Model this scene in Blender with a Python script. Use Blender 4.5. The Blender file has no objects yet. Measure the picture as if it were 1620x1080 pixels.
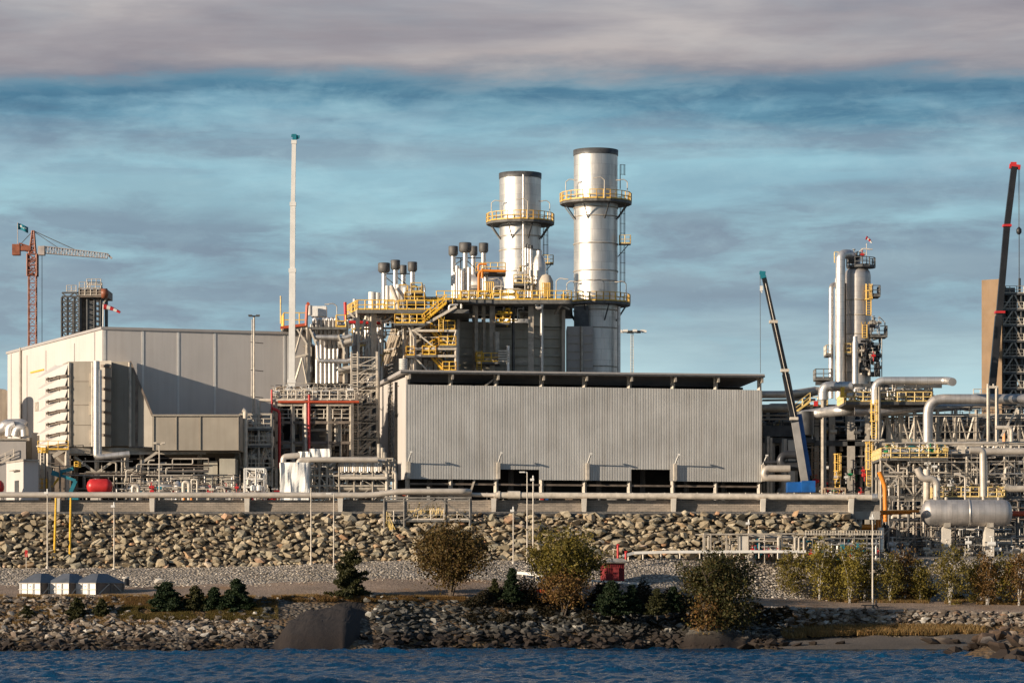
import bpy, bmesh, math, random
import numpy as np
from mathutils import Vector as V, Matrix, noise

# ------------------------------------------------------------ camera, sun, sky, exposure
F = 5250.0          # focal length in photo pixels (photo 1620 x 1080)
H = 4.2             # eye height over the water
HY = 960            # row of the horizon
def U(px, py, D):   # a point at distance D seen at that place from the photographer's spot
    return V(((px - 810) / F * D, D, H + (HY - py) / F * D))
def X(px, D): return (px - 810) / F * D
def Z(py, D): return H + (HY - py) / F * D

sc = bpy.context.scene
cam = bpy.data.cameras.new('camera'); co = bpy.data.objects.new('camera', cam)
sc.collection.objects.link(co); sc.camera = co
co.location = (0, 0, H); co.rotation_euler = (math.radians(90), 0, 0)
cam.sensor_width = 36; cam.lens = 36 * F / 1620
cam.shift_y = (HY - 540) / 1620; cam.clip_start = 1; cam.clip_end = 20000

SUN_AZ = V((-.862, -.507)); SUN_EL = math.radians(13.5)
sd = V((SUN_AZ.x * math.cos(SUN_EL), SUN_AZ.y * math.cos(SUN_EL), math.sin(SUN_EL))).normalized()
sl = bpy.data.lights.new('sun', 'SUN'); so = bpy.data.objects.new('sun', sl); sc.collection.objects.link(so)
sl.energy = 5.0; sl.angle = math.radians(.5); sl.color = (1, .84, .65)
so.rotation_euler = (-sd).to_track_quat('-Z', 'Y').to_euler()

sc.view_settings.view_transform = 'Standard'; sc.view_settings.look = 'None'
sc.view_settings.exposure = .36; sc.view_settings.gamma = 1

def lin(c):
    return tuple(((v / 255) / 12.92 if v / 255 < .04045 else ((v / 255 + .055) / 1.055) ** 2.4) for v in c) + (1,)

class NT:
    """small helper for node trees"""
    def __init__(s, tree): s.t = tree; s.n = tree.nodes; s.l = tree.links
    def new(s, typ, **kw):
        n = s.n.new(typ)
        for k, v in kw.items(): setattr(n, k, v)
        return n
    def val(s, sock, v):
        if hasattr(v, 'is_linked'): s.l.new(v, sock)
        else: sock.default_value = v
    def math(s, op, a, b=0.0, c=None, clamp=False):
        n = s.new('ShaderNodeMath', operation=op); n.use_clamp = clamp
        s.val(n.inputs[0], a); s.val(n.inputs[1], b)
        if c is not None: s.val(n.inputs[2], c)
        return n.outputs[0]
    def mix(s, f, a, b, mode='MIX'):
        n = s.new('ShaderNodeMix', data_type='RGBA', blend_type=mode)
        s.val(n.inputs[0], f); s.val(n.inputs[6], a); s.val(n.inputs[7], b)
        return n.outputs[2]
    def ramp(s, f, stops, interp='LINEAR'):
        n = s.new('ShaderNodeValToRGB'); cr = n.color_ramp; cr.interpolation = interp
        while len(cr.elements) < len(stops): cr.elements.new(.5)
        for e, (p, c) in zip(cr.elements, stops): e.position = p; e.color = c
        s.val(n.inputs[0], f); return n.outputs[0]
    def noise(s, vec, scale, detail=4, rough=.55, dist=0):
        n = s.new('ShaderNodeTexNoise'); s.val(n.inputs['Scale'], scale)
        n.inputs['Detail'].default_value = detail; n.inputs['Roughness'].default_value = rough
        n.inputs['Distortion'].default_value = dist
        if vec is not None: s.l.new(vec, n.inputs['Vector'])
        return n.outputs[0]
    def mapping(s, vec, sc_=(1, 1, 1), loc=(0, 0, 0), rot=(0, 0, 0)):
        n = s.new('ShaderNodeMapping'); n.inputs['Scale'].default_value = sc_
        n.inputs['Location'].default_value = loc; n.inputs['Rotation'].default_value = rot
        s.l.new(vec, n.inputs[0]); return n.outputs[0]

w = bpy.data.worlds.new('World'); sc.world = w; w.use_nodes = True
T = NT(w.node_tree); T.n.clear()
out = T.new('ShaderNodeOutputWorld'); bg = T.new('ShaderNodeBackground'); T.l.new(bg.outputs[0], out.inputs[0])
tc = T.new('ShaderNodeTexCoord').outputs['Generated']
sep = T.new('ShaderNodeSeparateXYZ'); T.l.new(tc, sep.inputs[0])
hor = T.math('SQRT', T.math('ADD', T.math('MULTIPLY', sep.outputs[0], sep.outputs[0]), T.math('MULTIPLY', sep.outputs[1], sep.outputs[1])))
el = T.math('DIVIDE', sep.outputs[2], T.math('MAXIMUM', hor, .001))
n1 = T.noise(T.mapping(tc, (6.5, 6.5, 62), (1.3, .4, 2)), 1.0, 6, .56, .15)            # long streaks
n2 = T.noise(T.mapping(tc, (20, 20, 92), (3, 7, 1)), 1.0, 8, .6, .25)    # wisps
n3 = T.noise(T.mapping(tc, (5, 5, 30), (1, 2, 5)), 1.0, 4, .5)     # large masses
n4 = T.noise(T.mapping(tc, (60, 60, 160), (2, 2, 9)), 1.0, 6, .65, .4)
warp = T.math('ADD', T.math('MULTIPLY', T.math('SUBTRACT', n1, .5), .016), T.math('ADD', T.math('MULTIPLY', T.math('SUBTRACT', n2, .5), .016), T.math('MULTIPLY', T.math('SUBTRACT', n3, .5), .03)))
elw = T.math('ADD', el, warp)
def st(y, c, v=None):
    e = (HY - y) / F if v is None else v
    return (e / .4, lin(c))
base = T.ramp(T.math('DIVIDE', elw, .4, clamp=True), [
    st(960, (184, 198, 202)), st(600, (168, 198, 206)), st(555, (158, 186, 195)), st(500, (128, 152, 168)),
    st(430, (131, 153, 167)), st(405, (120, 143, 160)), st(365, (118, 140, 157)), st(335, (136, 172, 185)),
    st(290, (130, 168, 184)), st(235, (136, 178, 193)), st(196, (104, 150, 171)), st(172, (64, 110, 137)),
    st(142, (80, 127, 150)), st(125, (100, 112, 130)), st(104, (136, 128, 134)), st(20, (166, 160, 162)),
    st(0, (150, 165, 178), .20), st(0, (82, 116, 148), .29), st(0, (50, 90, 130), .39)])
mid = T.math('MULTIPLY', T.ramp(elw, [(0.0, (.1, .1, .1, 1)), (.074, (.25, .25, .25, 1)), (.092, (.9, .9, .9, 1)), (.148, (1, 1, 1, 1)), (.158, (.25, .25, .25, 1))]), 1.0)
greyf = T.math('MULTIPLY', T.ramp(n1, [(.46, (0, 0, 0, 1)), (.62, (1, 1, 1, 1))]), mid)
c1 = T.mix(T.math('MULTIPLY', greyf, .72), base, lin((118, 135, 152)))
tealf = T.math('MULTIPLY', T.ramp(n2, [(.5, (0, 0, 0, 1)), (.68, (1, 1, 1, 1))]), mid)
c2 = T.mix(T.math('MULTIPLY', tealf, .62), c1, lin((150, 193, 205)))
puff = T.ramp(T.noise(T.mapping(tc, (30, 30, 70), (8, 3, 4)), 1.0, 7, .6, .2), [(.48, (0, 0, 0, 1)), (.7, (1, 1, 1, 1))])
bandm = T.ramp(elw, [(.118, (0, 0, 0, 1)), (.132, (1, 1, 1, 1)), (.146, (.8, .8, .8, 1)), (.153, (0, 0, 0, 1))])
c2 = T.mix(T.math('MULTIPLY', T.math('MULTIPLY', puff, bandm), .55), c2, lin((158, 190, 202)))
wisp = T.math('MULTIPLY', T.ramp(n4, [(.5, (0, 0, 0, 1)), (.75, (1, 1, 1, 1))]), mid)
c2 = T.mix(T.math('MULTIPLY', wisp, .22), c2, lin((165, 198, 206)))
darkf = T.ramp(T.noise(T.mapping(tc, (7, 7, 34), (4.4, 1.2, 3)), 1.0, 5, .55), [(.36, (.80, .80, .84, 1)), (.64, (1.14, 1.12, 1.08, 1))])
c3 = T.mix(.8, c2, darkf, 'MULTIPLY')
bankm = T.ramp(elw, [(.153, (0, 0, 0, 1)), (.163, (1, 1, 1, 1)), (.26, (1, 1, 1, 1)), (.36, (0, 0, 0, 1))])
bankn = T.ramp(T.noise(T.mapping(tc, (8, 8, 46), (2.2, 5, 1)), 1.0, 7, .55, .3), [(.36, lin((118, 112, 122))), (.5, lin((146, 139, 143))), (.66, lin((186, 177, 172)))])
c3 = T.mix(T.math('MULTIPLY', bankm, .62), c3, bankn)
hs = T.new('ShaderNodeHueSaturation'); hs.inputs['Saturation'].default_value = .98; T.l.new(c3, hs.inputs['Color']); c3 = hs.outputs[0]
sky = T.new('ShaderNodeTexSky', sky_type='NISHITA'); sky.sun_disc = False
sky.sun_elevation = SUN_EL; sky.sun_rotation = math.atan2(SUN_AZ.x, SUN_AZ.y)
skys = T.mix(1.0, sky.outputs[0], (.06, .06, .06, 1), 'MULTIPLY')
hi = T.ramp(el, [(.17, (0.1, 0.1, 0.1, 1)), (.5, (.55, .55, .55, 1))])
fin = T.mix(hi, c3, skys)
T.l.new(fin, bg.inputs[0]); bg.inputs[1].default_value = 1.0

# ------------------------------------------------------------ materials
M = {}
def newmat(name):
    m = bpy.data.materials.new(name); m.use_nodes = True
    t = NT(m.node_tree); b = t.n['Principled BSDF']; M[name] = m
    return m, t, b
def mat(name, col, rough=.6, metal=0.0, var=.12, scale=.8, bump=0.0, bscale=8, streak=0.0, isl=0.0, spec=None):
    m, t, b = newmat(name)
    geo = t.new('ShaderNodeNewGeometry'); pos = geo.outputs['Position']
    nz = t.noise(pos, scale, 5, .6)
    lo = tuple(c * (1 - var * 1.6) for c in col) + (1,); hi_ = tuple(min(1, c * (1 + var)) for c in col) + (1,)
    c = t.ramp(nz, [(.3, lo), (.7, hi_)])
    if streak:
        ns = t.noise(t.mapping(pos, (1.6, 1.6, .07)), 1.0, 5, .7)
        c = t.mix(t.math('MULTIPLY', t.ramp(ns, [(.45, (0, 0, 0, 1)), (.72, (1, 1, 1, 1))]), streak), c,
                  (col[0] * .42, col[1] * .36, col[2] * .3, 1))
    if isl:
        f = t.math('FRACT', t.math('ADD', geo.outputs['Random Per Island'], t.new('ShaderNodeObjectInfo').outputs['Random']))
        c = t.mix(1.0, c, t.ramp(f, [(0, (1 - isl,) * 3 + (1,)), (1, (1 + isl,) * 3 + (1,))]), 'MULTIPLY')
    t.l.new(c, b.inputs['Base Color'])
    b.inputs['Metallic'].default_value = metal
    r = t.math('ADD', t.math('MULTIPLY', t.math('SUBTRACT', t.noise(pos, scale * 3, 3), .5), .25), rough)
    t.l.new(r, b.inputs['Roughness'])
    if spec is not None: b.inputs['Specular IOR Level'].default_value = spec
    if bump:
        bn = t.new('ShaderNodeBump'); bn.inputs['Strength'].default_value = bump; bn.inputs['Distance'].default_value = .1
        t.l.new(t.noise(pos, bscale, 6, .65), bn.inputs['Height']); t.l.new(bn.outputs[0], b.inputs['Normal'])
    return m
mat('cream_panel', (.61, .565, .525), .55, 0, .05, .15, 0, 8, .16)
mat('grey_panel', (.42, .39, .37), .5, 0.0, .07, .15, 0, 8, .14)
mat('shed_rib', (.56, .545, .515), .5, .0, .1, .25, 0, 8, .38)
mat('intake', (.345, .305, .25), .55, 0, .12, .2, 0, 8, .25)
mat('dark_clad', (.44, .41, .34), .5, .05, .15, .3, 0, 8, .3)
mat('tan_clad', (.56, .48, .38), .5, .0, .12, .4, 0, 8, .3)
mat('galv', (.43, .38, .315), .5, .08, .22, 1.5)
mat('galv_light', (.60, .53, .44), .5, .05, .18, 1.5)
mat('steel_dark', (.10, .10, .10), .55, .3, .25, 1.2)
mat('steel_brown', (.19, .15, .12), .65, .1, .3, 1.0)
mat('grating', (.16, .155, .145), .7, .3, .3, 2)
mat('yellow', (.78, .46, .04), .5, 0, .16, 2)
mat('yellow_pale', (.66, .47, .16), .5, 0, .2, 2)
mat('orange', (.75, .24, .02), .45, 0, .12, 2)
mat('red', (.55, .03, .03), .4, 0, .15, 1)
mat('red_orange', (.46, .075, .025), .5, 0, .15, 1)
mat('hut_red', (.25, .022, .025), .7, 0, .25, 1.5, 0, 8, .3)
mat('teal', (.01, .18, .24), .5, 0, .15, 1)
mat('blue', (.01, .10, .34), .4, 0, .2, 1)
mat('green', (.02, .3, .12), .5, 0, .2, 1)
mat('black', (.02, .02, .022), .45, 0, .3, 1)
mat('rubber', (.03, .03, .03), .8, 0, .3, 1)
mat('interior', (.02, .02, .02), .9, 0, .3, 1)  # shade of the insides put into a near-black colour
mat('white', (.74, .72, .68), .5, 0, .08, .7, 0, 8, .12)
mat('tarp', (.80, .78, .74), .6, 0, .06, .8, .8, 1.6)
mat('concrete', (.42, .385, .34), .85, 0, .16, .8, .3, 6, .3)
mat('concrete_pale', (.60, .55, .48), .8, 0, .1, .8, .2, 6, .2)
mat('ochre', (.27, .17, .09), .7, 0, .1, .3, 0, 8, .1)
mat('crane_red', (.28, .09, .045), .5, 0, .2, 1)
mat('crane_white', (.44, .38, .35), .5, 0, .15, 1)
mat('roof_blue', (.13, .14, .16), .42, .2, .15, 1)
mat('bark', (.10, .075, .055), .9, 0, .3, 3)
mat('birch_bark', (.45, .42, .38), .8, 0, .35, 4)
mat('timber', (.30, .22, .15), .85, 0, .25, 3)
mat('silencer', (.12, .115, .11), .6, .2, .2, 1)
mat('boom_black', (.02, .02, .022), .4, .1, .3, .5)
mat('boom_grey', (.33, .31, .29), .4, .1, .2, .5)
mat('pipe_cream', (.55, .49, .42), .45, .25, .12, .8, 0, 8, .2)
mat('pipe_dark', (.06, .06, .065), .35, .3, .2, .8)
mat('glass', (.03, .04, .05), .1, 0, .1, 1)

def alu(name, seam=(1.5, 1.25), rough=.3, col=(.82, .80, .78), metal=.92, line=.45):
    """insulation sheeting: overlapping sheets of slightly different gloss with dark seams"""
    m, t, b = newmat(name)
    pos = t.new('ShaderNodeTexCoord').outputs['UV']
    br = t.new('ShaderNodeTexBrick'); t.l.new(pos, br.inputs[0])
    br.inputs['Scale'].default_value = 1.0; br.inputs['Brick Width'].default_value = seam[0]; br.inputs['Row Height'].default_value = seam[1]
    br.inputs['Mortar Size'].default_value = .018; br.inputs['Bias'].default_value = 0
    br.inputs['Color1'].default_value = (1, 1, 1, 1); br.inputs['Color2'].default_value = (.0, .0, .0, 1)
    br.inputs['Mortar'].default_value = (.5, .5, .5, 1)
    rnd = t.math('MULTIPLY', br.outputs[0], 1.0)
    g = t.new('ShaderNodeNewGeometry').outputs['Position']
    ns = t.noise(t.mapping(g, (.9, .9, .12)), 1.0, 5, .65)
    c = t.ramp(ns, [(.3, tuple(x * .68 for x in col) + (1,)), (.65, col + (1,))])
    c = t.mix(t.math('MULTIPLY', br.outputs['Fac'], line), c, (.12, .11, .10, 1))
    t.l.new(c, b.inputs['Base Color']); b.inputs['Metallic'].default_value = metal
    r = t.math('ADD', t.math('MULTIPLY', rnd, .10), t.math('ADD', t.math('MULTIPLY', t.noise(g, 1.3, 4), .16), rough - .1))
    t.l.new(r, b.inputs['Roughness'])
    bn = t.new('ShaderNodeBump'); bn.inputs['Strength'].default_value = .25; bn.inputs['Distance'].default_value = .05
    t.l.new(t.noise(g, 1.4, 4), bn.inputs['Height']); t.l.new(bn.outputs[0], b.inputs['Normal'])
    return m
alu('stack_alu', (2.6, 1.55), .46, (.74, .71, .67), .85, .45)
alu('alu', (1.2, .9), .42, (.76, .72, .68), .75)
mat('galv_dull', (.20, .185, .165), .6, .1, .3, 1.2)
alu('vessel_alu', (2.2, .62), .5, (.66, .61, .57), .75, .35)

# ------------------------------------------------------------ mesh builder
def perp(d):
    a = V((0, 0, 1)) if abs(d.z) < .9 else V((1, 0, 0))
    u = d.cross(a).normalized(); return u, u.cross(d).normalized()
class MB:
    def __init__(s): s.v = []; s.f = []; s.sm = []; s.uv = {}
    def add(s, vs, fs, smooth=False, uvs=None):
        o = len(s.v); s.v += [tuple(p) for p in vs]
        for i, f in enumerate(fs):
            if uvs: s.uv[len(s.f)] = uvs[i]
            s.f.append(tuple(o + k for k in f)); s.sm.append(smooth)
        return s
    def box(s, c, size, rz=0.0):
        c = V(c); hx, hy, hz = [k / 2 for k in size]; cr, sr = math.cos(rz), math.sin(rz)
        vs = []
        for z in (-hz, hz):
            for x, y in ((-hx, -hy), (hx, -hy), (hx, hy), (-hx, hy)):
                vs.append((c.x + x * cr - y * sr, c.y + x * sr + y * cr, c.z + z))
        return s.add(vs, [(3, 2, 1, 0), (4, 5, 6, 7), (0, 1, 5, 4), (1, 2, 6, 5), (2, 3, 7, 6), (3, 0, 4, 7)])
    def box2(s, a, b):
        a, b = V(a), V(b); return s.box((a + b) / 2, [abs(k) for k in (b - a)])
    def loft(s, A, B, smooth=False, caps=True):
        n = len(A); vs = [V(p) for p in A] + [V(p) for p in B]
        fs = [(i, (i + 1) % n, n + (i + 1) % n, n + i) for i in range(n)]
        if caps: fs += [tuple(range(n - 1, -1, -1)), tuple(range(n, 2 * n))]
        return s.add(vs, fs, smooth)
    def pr(s, poly, z0, z1):            # vertical prism from an (x,y) outline
        return s.loft([(x, y, z0) for x, y in poly], [(x, y, z1) for x, y in poly])
    def beam(s, a, b, w_=.2, h_=None):
        a, b = V(a), V(b); h_ = h_ or w_; d = b - a
        if d.length < 1e-4: return s
        d.normalize(); u, v = perp(d)
        if abs(d.z) > .95 and w_ == h_ and w_ < .6: u, v = u * .82 + v * .57, v * .82 - u * .57  # thin uprights turned off axis, shaped to show a sunlit face
        u = u * w_ / 2; v = v * h_ / 2
        return s.loft([a - u - v, a + u - v, a + u + v, a - u + v], [b - u - v, b + u - v, b + u + v, b - u + v])
    def cyl(s, a, b, r0, r1=None, n=10, smooth=True, caps=True):
        a, b = V(a), V(b); r1 = r0 if r1 is None else r1; d = (b - a)
        if d.length < 1e-5: return s
        L = d.length; d.normalize(); u, v = perp(d)
        cs = [(math.cos(2 * math.pi * k / n), math.sin(2 * math.pi * k / n)) for k in range(n)]
        vs = [a + (u * c + v * q) * r0 for c, q in cs] + [b + (u * c + v * q) * r1 for c, q in cs]
        fs, uv = [], []
        for k in range(n):
            j = (k + 1) % n; fs.append((k, j, n + j, n + k))
            ua, ub = 2 * math.pi * r0 * k / n, 2 * math.pi * r0 * (k + 1) / n
            uv.append(((ua, a.z), (ub, a.z), (ub, a.z + L), (ua, a.z + L)))
        s.add(vs, fs, smooth, uv)
        if caps:
            if r0 > 1e-4: s.add(vs[:n], [tuple(range(n - 1, -1, -1))])
            if r1 > 1e-4: s.add(vs[n:], [tuple(range(n))])
        return s
    def tube(s, pts, r, n=10, bend=None, smooth=True):
        P = [V(p) for p in pts]; bend = bend or r * 2.0; Q = [P[0]]
        for i in range(1, len(P) - 1):
            a, b, c = P[i - 1], P[i], P[i + 1]; k = min(bend, (b - a).length * .49, (c - b).length * .49)
            p, q = b + (a - b).normalized() * k, b + (c - b).normalized() * k
            for j in range(6):
                t = j / 5; Q.append(p * (1 - t) ** 2 + b * 2 * t * (1 - t) + q * t * t)
        Q.append(P[-1])
        rings = []; u = None; L = 0; Ls = [0]
        for i, p in enumerate(Q):
            d = ((Q[min(i + 1, len(Q) - 1)] - p).normalized() + (p - Q[max(i - 1, 0)]).normalized())
            if d.length < 1e-6: d = V((0, 0, 1))
            d.normalize()
            if u is None: u, v_ = perp(d)
            else:
                u = (u - d * u.dot(d)).normalized(); v_ = u.cross(d).normalized()
            rings.append([p + (u * math.cos(2 * math.pi * k / n) + v_ * math.sin(2 * math.pi * k / n)) * r for k in range(n)])
            if i: L += (p - Q[i - 1]).length; Ls.append(L)
        vs = [p for ri in rings for p in ri]; fs, uv = [], []
        for i in range(len(Q) - 1):
            for k in range(n):
                j = (k + 1) % n; fs.append((i * n + k, i * n + j, (i + 1) * n + j, (i + 1) * n + k))
                ua, ub = 2 * math.pi * r * k / n, 2 * math.pi * r * (k + 1) / n
                uv.append(((ua, Ls[i]), (ub, Ls[i]), (ub, Ls[i + 1]), (ua, Ls[i + 1])))
        s.add(vs, fs, smooth, uv)
        s.add(rings[0], [tuple(range(n))]); s.add(rings[-1], [tuple(range(n - 1, -1, -1))])
        return s
    def lathe(s, c, prof, n=24, axis=None, smooth=True):
        c = V(c); d = V(axis or (0, 0, 1)).normalized(); u, v_ = perp(d)
        vs = []
        for r, z in prof:
            for k in range(n):
                a = 2 * math.pi * k / n; vs.append(c + d * z + (u * math.cos(a) + v_ * math.sin(a)) * r)
        fs, uv = [], []; R = max(p[0] for p in prof)
        for i in range(len(prof) - 1):
            for k in range(n):
                j = (k + 1) % n; fs.append((i * n + k, i * n + j, (i + 1) * n + j, (i + 1) * n + k))
                ua, ub = 2 * math.pi * R * k / n, 2 * math.pi * R * (k + 1) / n
                uv.append(((ua, prof[i][1]), (ub, prof[i][1]), (ub, prof[i + 1][1]), (ua, prof[i + 1][1])))
        s.add(vs, fs, smooth, uv)
        for i, rv in ((0, True), (len(prof) - 1, False)):
            if prof[i][0] > .01:
                ring = list(range(i * n, i * n + n)); s.add([vs[k] for k in ring], [tuple(range(n))[::-1] if rv else tuple(range(n))])
        return s
    def rail(s, pts, h=1.1, step=1.5, r=.035, closed=False, mid=2, toe=True):
        P = [V(p) for p in pts]
        if closed: P.append(P[0])
        for a, b in zip(P, P[1:]):
            L = (b - a).length; n = max(1, int(L / step + .5))
            for k in range(n + 1):
                p = a.lerp(b, k / n); s.beam(p, p + V((0, 0, h)), r * 2)
            for m in range(1, mid + 1):
                q = V((0, 0, h * m / mid)); s.beam(a + q, b + q, r * 1.8)
            if toe: s.beam(a + V((0, 0, .09)), b + V((0, 0, .09)), .03, .17)
        return s
    def build(s, name, m, parent=None, fixn=True):
        me = bpy.data.meshes.new(name); org = V((0, 0, 0)); p = parent
        while p is not None: org += p.location; p = p.parent
        if parent is None: loc = V(s.org) if hasattr(s, 'org') else V((0, 0, 0)); org = loc
        va = np.array(s.v, dtype=np.float64) - np.array(org)
        me.from_pydata(va.tolist(), [], s.f)
        me.polygons.foreach_set('use_smooth', s.sm)
        if s.uv:
            ul = me.uv_layers.new(name='UVMap'); d = np.zeros((len(me.loops), 2)); ls = 0
            for i, f in enumerate(s.f):
                if i in s.uv: d[ls:ls + len(f)] = s.uv[i]
                ls += len(f)
            ul.data.foreach_set('uv', d.ravel())
        me.materials.append(M[m] if isinstance(m, str) else m)
        if fixn and len(s.f) < 60000:
            bm = bmesh.new(); bm.from_mesh(me); bmesh.ops.recalc_face_normals(bm, faces=bm.faces); bm.to_mesh(me); bm.free()
        me.update()
        o = bpy.data.objects.new(name, me); sc.collection.objects.link(o); o.parent = parent
        if parent is None: o.location = org
        return o

def thing(name, label, cat, loc, group=None):
    o = bpy.data.objects.new(name, None); sc.collection.objects.link(o); o.location = V(loc); o.empty_display_size = .5
    o['label'] = label; o['category'] = cat
    if group: o['group'] = group
    return o
def tag(o, label, cat, group=None, kind=None):
    o['label'] = label; o['category'] = cat
    if group: o['group'] = group
    if kind: o['kind'] = kind
    return o
def struct(o): o['kind'] = 'structure'; return o
def copy_tree(o, parent=None):
    c = o.copy(); sc.collection.objects.link(c); c.parent = parent
    for ch in list(o.children): copy_tree(ch, c)
    return c
def pipe(root, pts, r, m='alu', n=10, bend=None, name='pipe'):
    return MB().tube(pts, r, n, bend).build(name, m, root, fixn=False)
def part(root, name, m, fn):
    b = MB(); fn(b); return b.build(name, m, root)
def lerp(a, b, t): return a + (b - a) * t

OVER = {}            # per thing: pipes beyond the hundred that show largest, gathered into one part
def small_pipe(root, pts, r, m, n, bend):
    k = root.get('pipe_count', 0); root['pipe_count'] = k + 1
    if k < 90: return pipe(root, pts, r, m, n, bend)
    OVER.setdefault(root.name, (root, []))[1].append((MB().tube(pts, r, n, bend), m))
def flush_small_pipes():
    for root, L in OVER.values():
        g = MB(); ms = sorted({m for _, m in L}); sl_ = []
        for b_, m in L:
            o = len(g.v); g.v += b_.v; g.sm += b_.sm
            for i, f in enumerate(b_.f):
                if i in b_.uv: g.uv[len(g.f)] = b_.uv[i]
                g.f.append(tuple(o + q for q in f)); sl_.append(ms.index(m))
        ob = g.build('small_pipework', ms[0], root, False); ob['kind'] = 'stuff'
        for m in ms[1:]: ob.data.materials.append(M[m])
        ob.data.polygons.foreach_set('material_index', sl_)
    for o in sc.objects:
        if 'pipe_count' in o: del o['pipe_count']
# ------------------------------------------------------------ terrain
COLS = [-400, 250, 400, 520, 600, 700, 900, 1050, 1150, 1240, 1345, 1385, 1650, 2000]
def prof(Ds, Dt, yt, D5, y5, D6, y6, D7, z7, D8, z8, beach=None):
    zt = Z(yt, Dt)
    if beach: A, B = beach
    else: A, B = (lerp(Ds, Dt, .4), zt * .42), (lerp(Ds, Dt, .75), zt * .8)
    return [(Ds - 60, -5), (Ds - 12, -2.2), (Ds, 0), A, B, (Dt, zt), (D5, Z(y5, D5)), (D6, Z(y6, D6)), (D7, z7), (D8, z8), (D8 + 2, z8 + .15), (560, z8 + .2), (7000, z8)]
RT = 14.74
PR = {
 -400: prof(327, 341, 944, 356, 926, 367, 897, 374, RT, 377, 15),
 250: prof(326, 341, 944, 356, 926, 367, 897, 374, RT, 377, 15),
 400: prof(326, 341, 946, 356, 924, 367, 894, 374, RT, 377, 15),
 520: prof(325, 341, 944, 356, 918, 367, 890, 374, RT, 377, 15),
 600: prof(327, 342, 945, 356, 914, 367, 886, 374, RT, 377, 15),
 700: prof(331, 344, 947, 356, 914, 367, 884, 374, RT, 377, 15),
 900: prof(336, 347, 950, 358, 926, 368, 884, 374, RT, 377, 15),
 1050: prof(340, 349, 952, 358, 930, 369, 881, 374, RT, 377, 15),
 1150: prof(342, 351, 958, 360, 943, 370, 882, 374.5, RT, 377, 15),
 1240: prof(338, 352, 962, 362, 946, 371, 883, 374.5, RT, 377, 15, ((346, .9), (350.5, 1.8))),
 1345: prof(335, 353, 966, 366, 948, 372, 884, 375.5, RT, 378, 15, ((348, 1.2), (351.7, 2.1))),
 1385: prof(335, 353, 967, 366, 948, 372, 884, 376, 9.8, 379, 9.9, ((348, 1.25), (351.7, 2.1))),
 1650: prof(334, 353, 971, 366, 952, 373, 885, 377, 9.8, 379, 9.9, ((348, 1.3), (351.7, 2.1))),
 2000: prof(334, 353, 971, 366, 952, 373, 885, 377, 9.8, 379, 9.9, ((348, 1.3), (351.7, 2.1))),
}
def profile(px):
    px = min(max(px, COLS[0]), COLS[-1])
    for a, b in zip(COLS, COLS[1:]):
        if px <= b:
            t = (px - a) / (b - a); t = t * t * (3 - 2 * t)
            return [(lerp(p[0], q[0], t), lerp(p[1], q[1], t)) for p, q in zip(PR[a], PR[b])]
def seg(px, k, t):
    """point on the terrain: profile segment k (0..11), fraction t"""
    P = profile(px); a, b = P[k], P[k + 1]; D = lerp(a[0], b[0], t); z = lerp(a[1], b[1], t)
    return V(((px - 810) / F * D, D, z))
def ground(px, D):
    P = profile(px)
    for a, b in zip(P, P[1:]):
        if a[0] <= D <= b[0]: return lerp(a[1], b[1], (D - a[0]) / (b[0] - a[0]))
    return 0
def gz(x, D): return ground(x / D * F + 810, D)

def ground_mat(name, c1, c2, c3, sc1, vor, vbump, patch=None):
    m, t, b = newmat(name)
    pos = t.new('ShaderNodeNewGeometry').outputs['Position']
    vo = t.new('ShaderNodeTexVoronoi'); t.l.new(pos, vo.inputs['Vector']); vo.inputs['Scale'].default_value = vor
    sp = t.new('ShaderNodeSeparateColor'); t.l.new(vo.outputs['Color'], sp.inputs[0])
    c = t.ramp(sp.outputs[0], [(0, c1 + (1,)), (.5, c2 + (1,)), (1, c3 + (1,))])
    c = t.mix(1.0, c, t.ramp(vo.outputs['Distance'], [(.25, (1.1, 1.1, 1.1, 1)), (.75, (.35, .33, .3, 1))]), 'MULTIPLY')
    c = t.mix(.7, c, t.ramp(t.noise(pos, sc1, 5), [(.3, (.6, .58, .55, 1)), (.7, (1.25, 1.22, 1.2, 1))]), 'MULTIPLY')
    if patch:
        pc, lo, hi_, psc = patch
        f = t.ramp(t.noise(t.mapping(pos, (1, .6, 1)), psc, 6, .65), [(lo, (0, 0, 0, 1)), (hi_, (1, 1, 1, 1))])
        c = t.mix(f, c, pc + (1,))
    t.l.new(c, b.inputs['Base Color']); b.inputs['Roughness'].default_value = .9
    bn = t.new('ShaderNodeBump'); bn.inputs['Strength'].default_value = vbump; bn.inputs['Distance'].default_value = .25
    bn.invert = True
    t.l.new(vo.outputs['Distance'], bn.inputs['Height']); t.l.new(bn.outputs[0], b.inputs['Normal'])
    return m
ground_mat('shore_ground', (.055, .042, .03), (.14, .115, .09), (.25, .22, .18), .3, 2.4, 1, ((.13, .075, .028), .44, .54, .16))
ground_mat('track', (.36, .26, .19), (.42, .31, .23), (.47, .355, .27), .15, 7, .25, ((.30, .17, .08), .56, .66, .14))
ground_mat('gravel', (.26, .225, .185), (.47, .41, .34), (.68, .61, .53), .25, 3.6, 1, ((.15, .11, .075), .6, .7, .2))
ground_mat('riprap_bed', (.07, .058, .042), (.12, .10, .075), (.18, .15, .115), .5, 1.5, 1)
ground_mat('yard', (.20, .185, .165), (.27, .25, .22), (.33, .31, .28), .2, 3, .4)
ground_mat('seabed', (.02, .02, .018), (.04, .038, .03), (.05, .045, .04), .4, 1.2, .5)
ground_mat('sand', (.13, .105, .085), (.15, .125, .105), (.17, .145, .12), .12, 9, .2, ((.07, .055, .045), .56, .66, .25))

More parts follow.
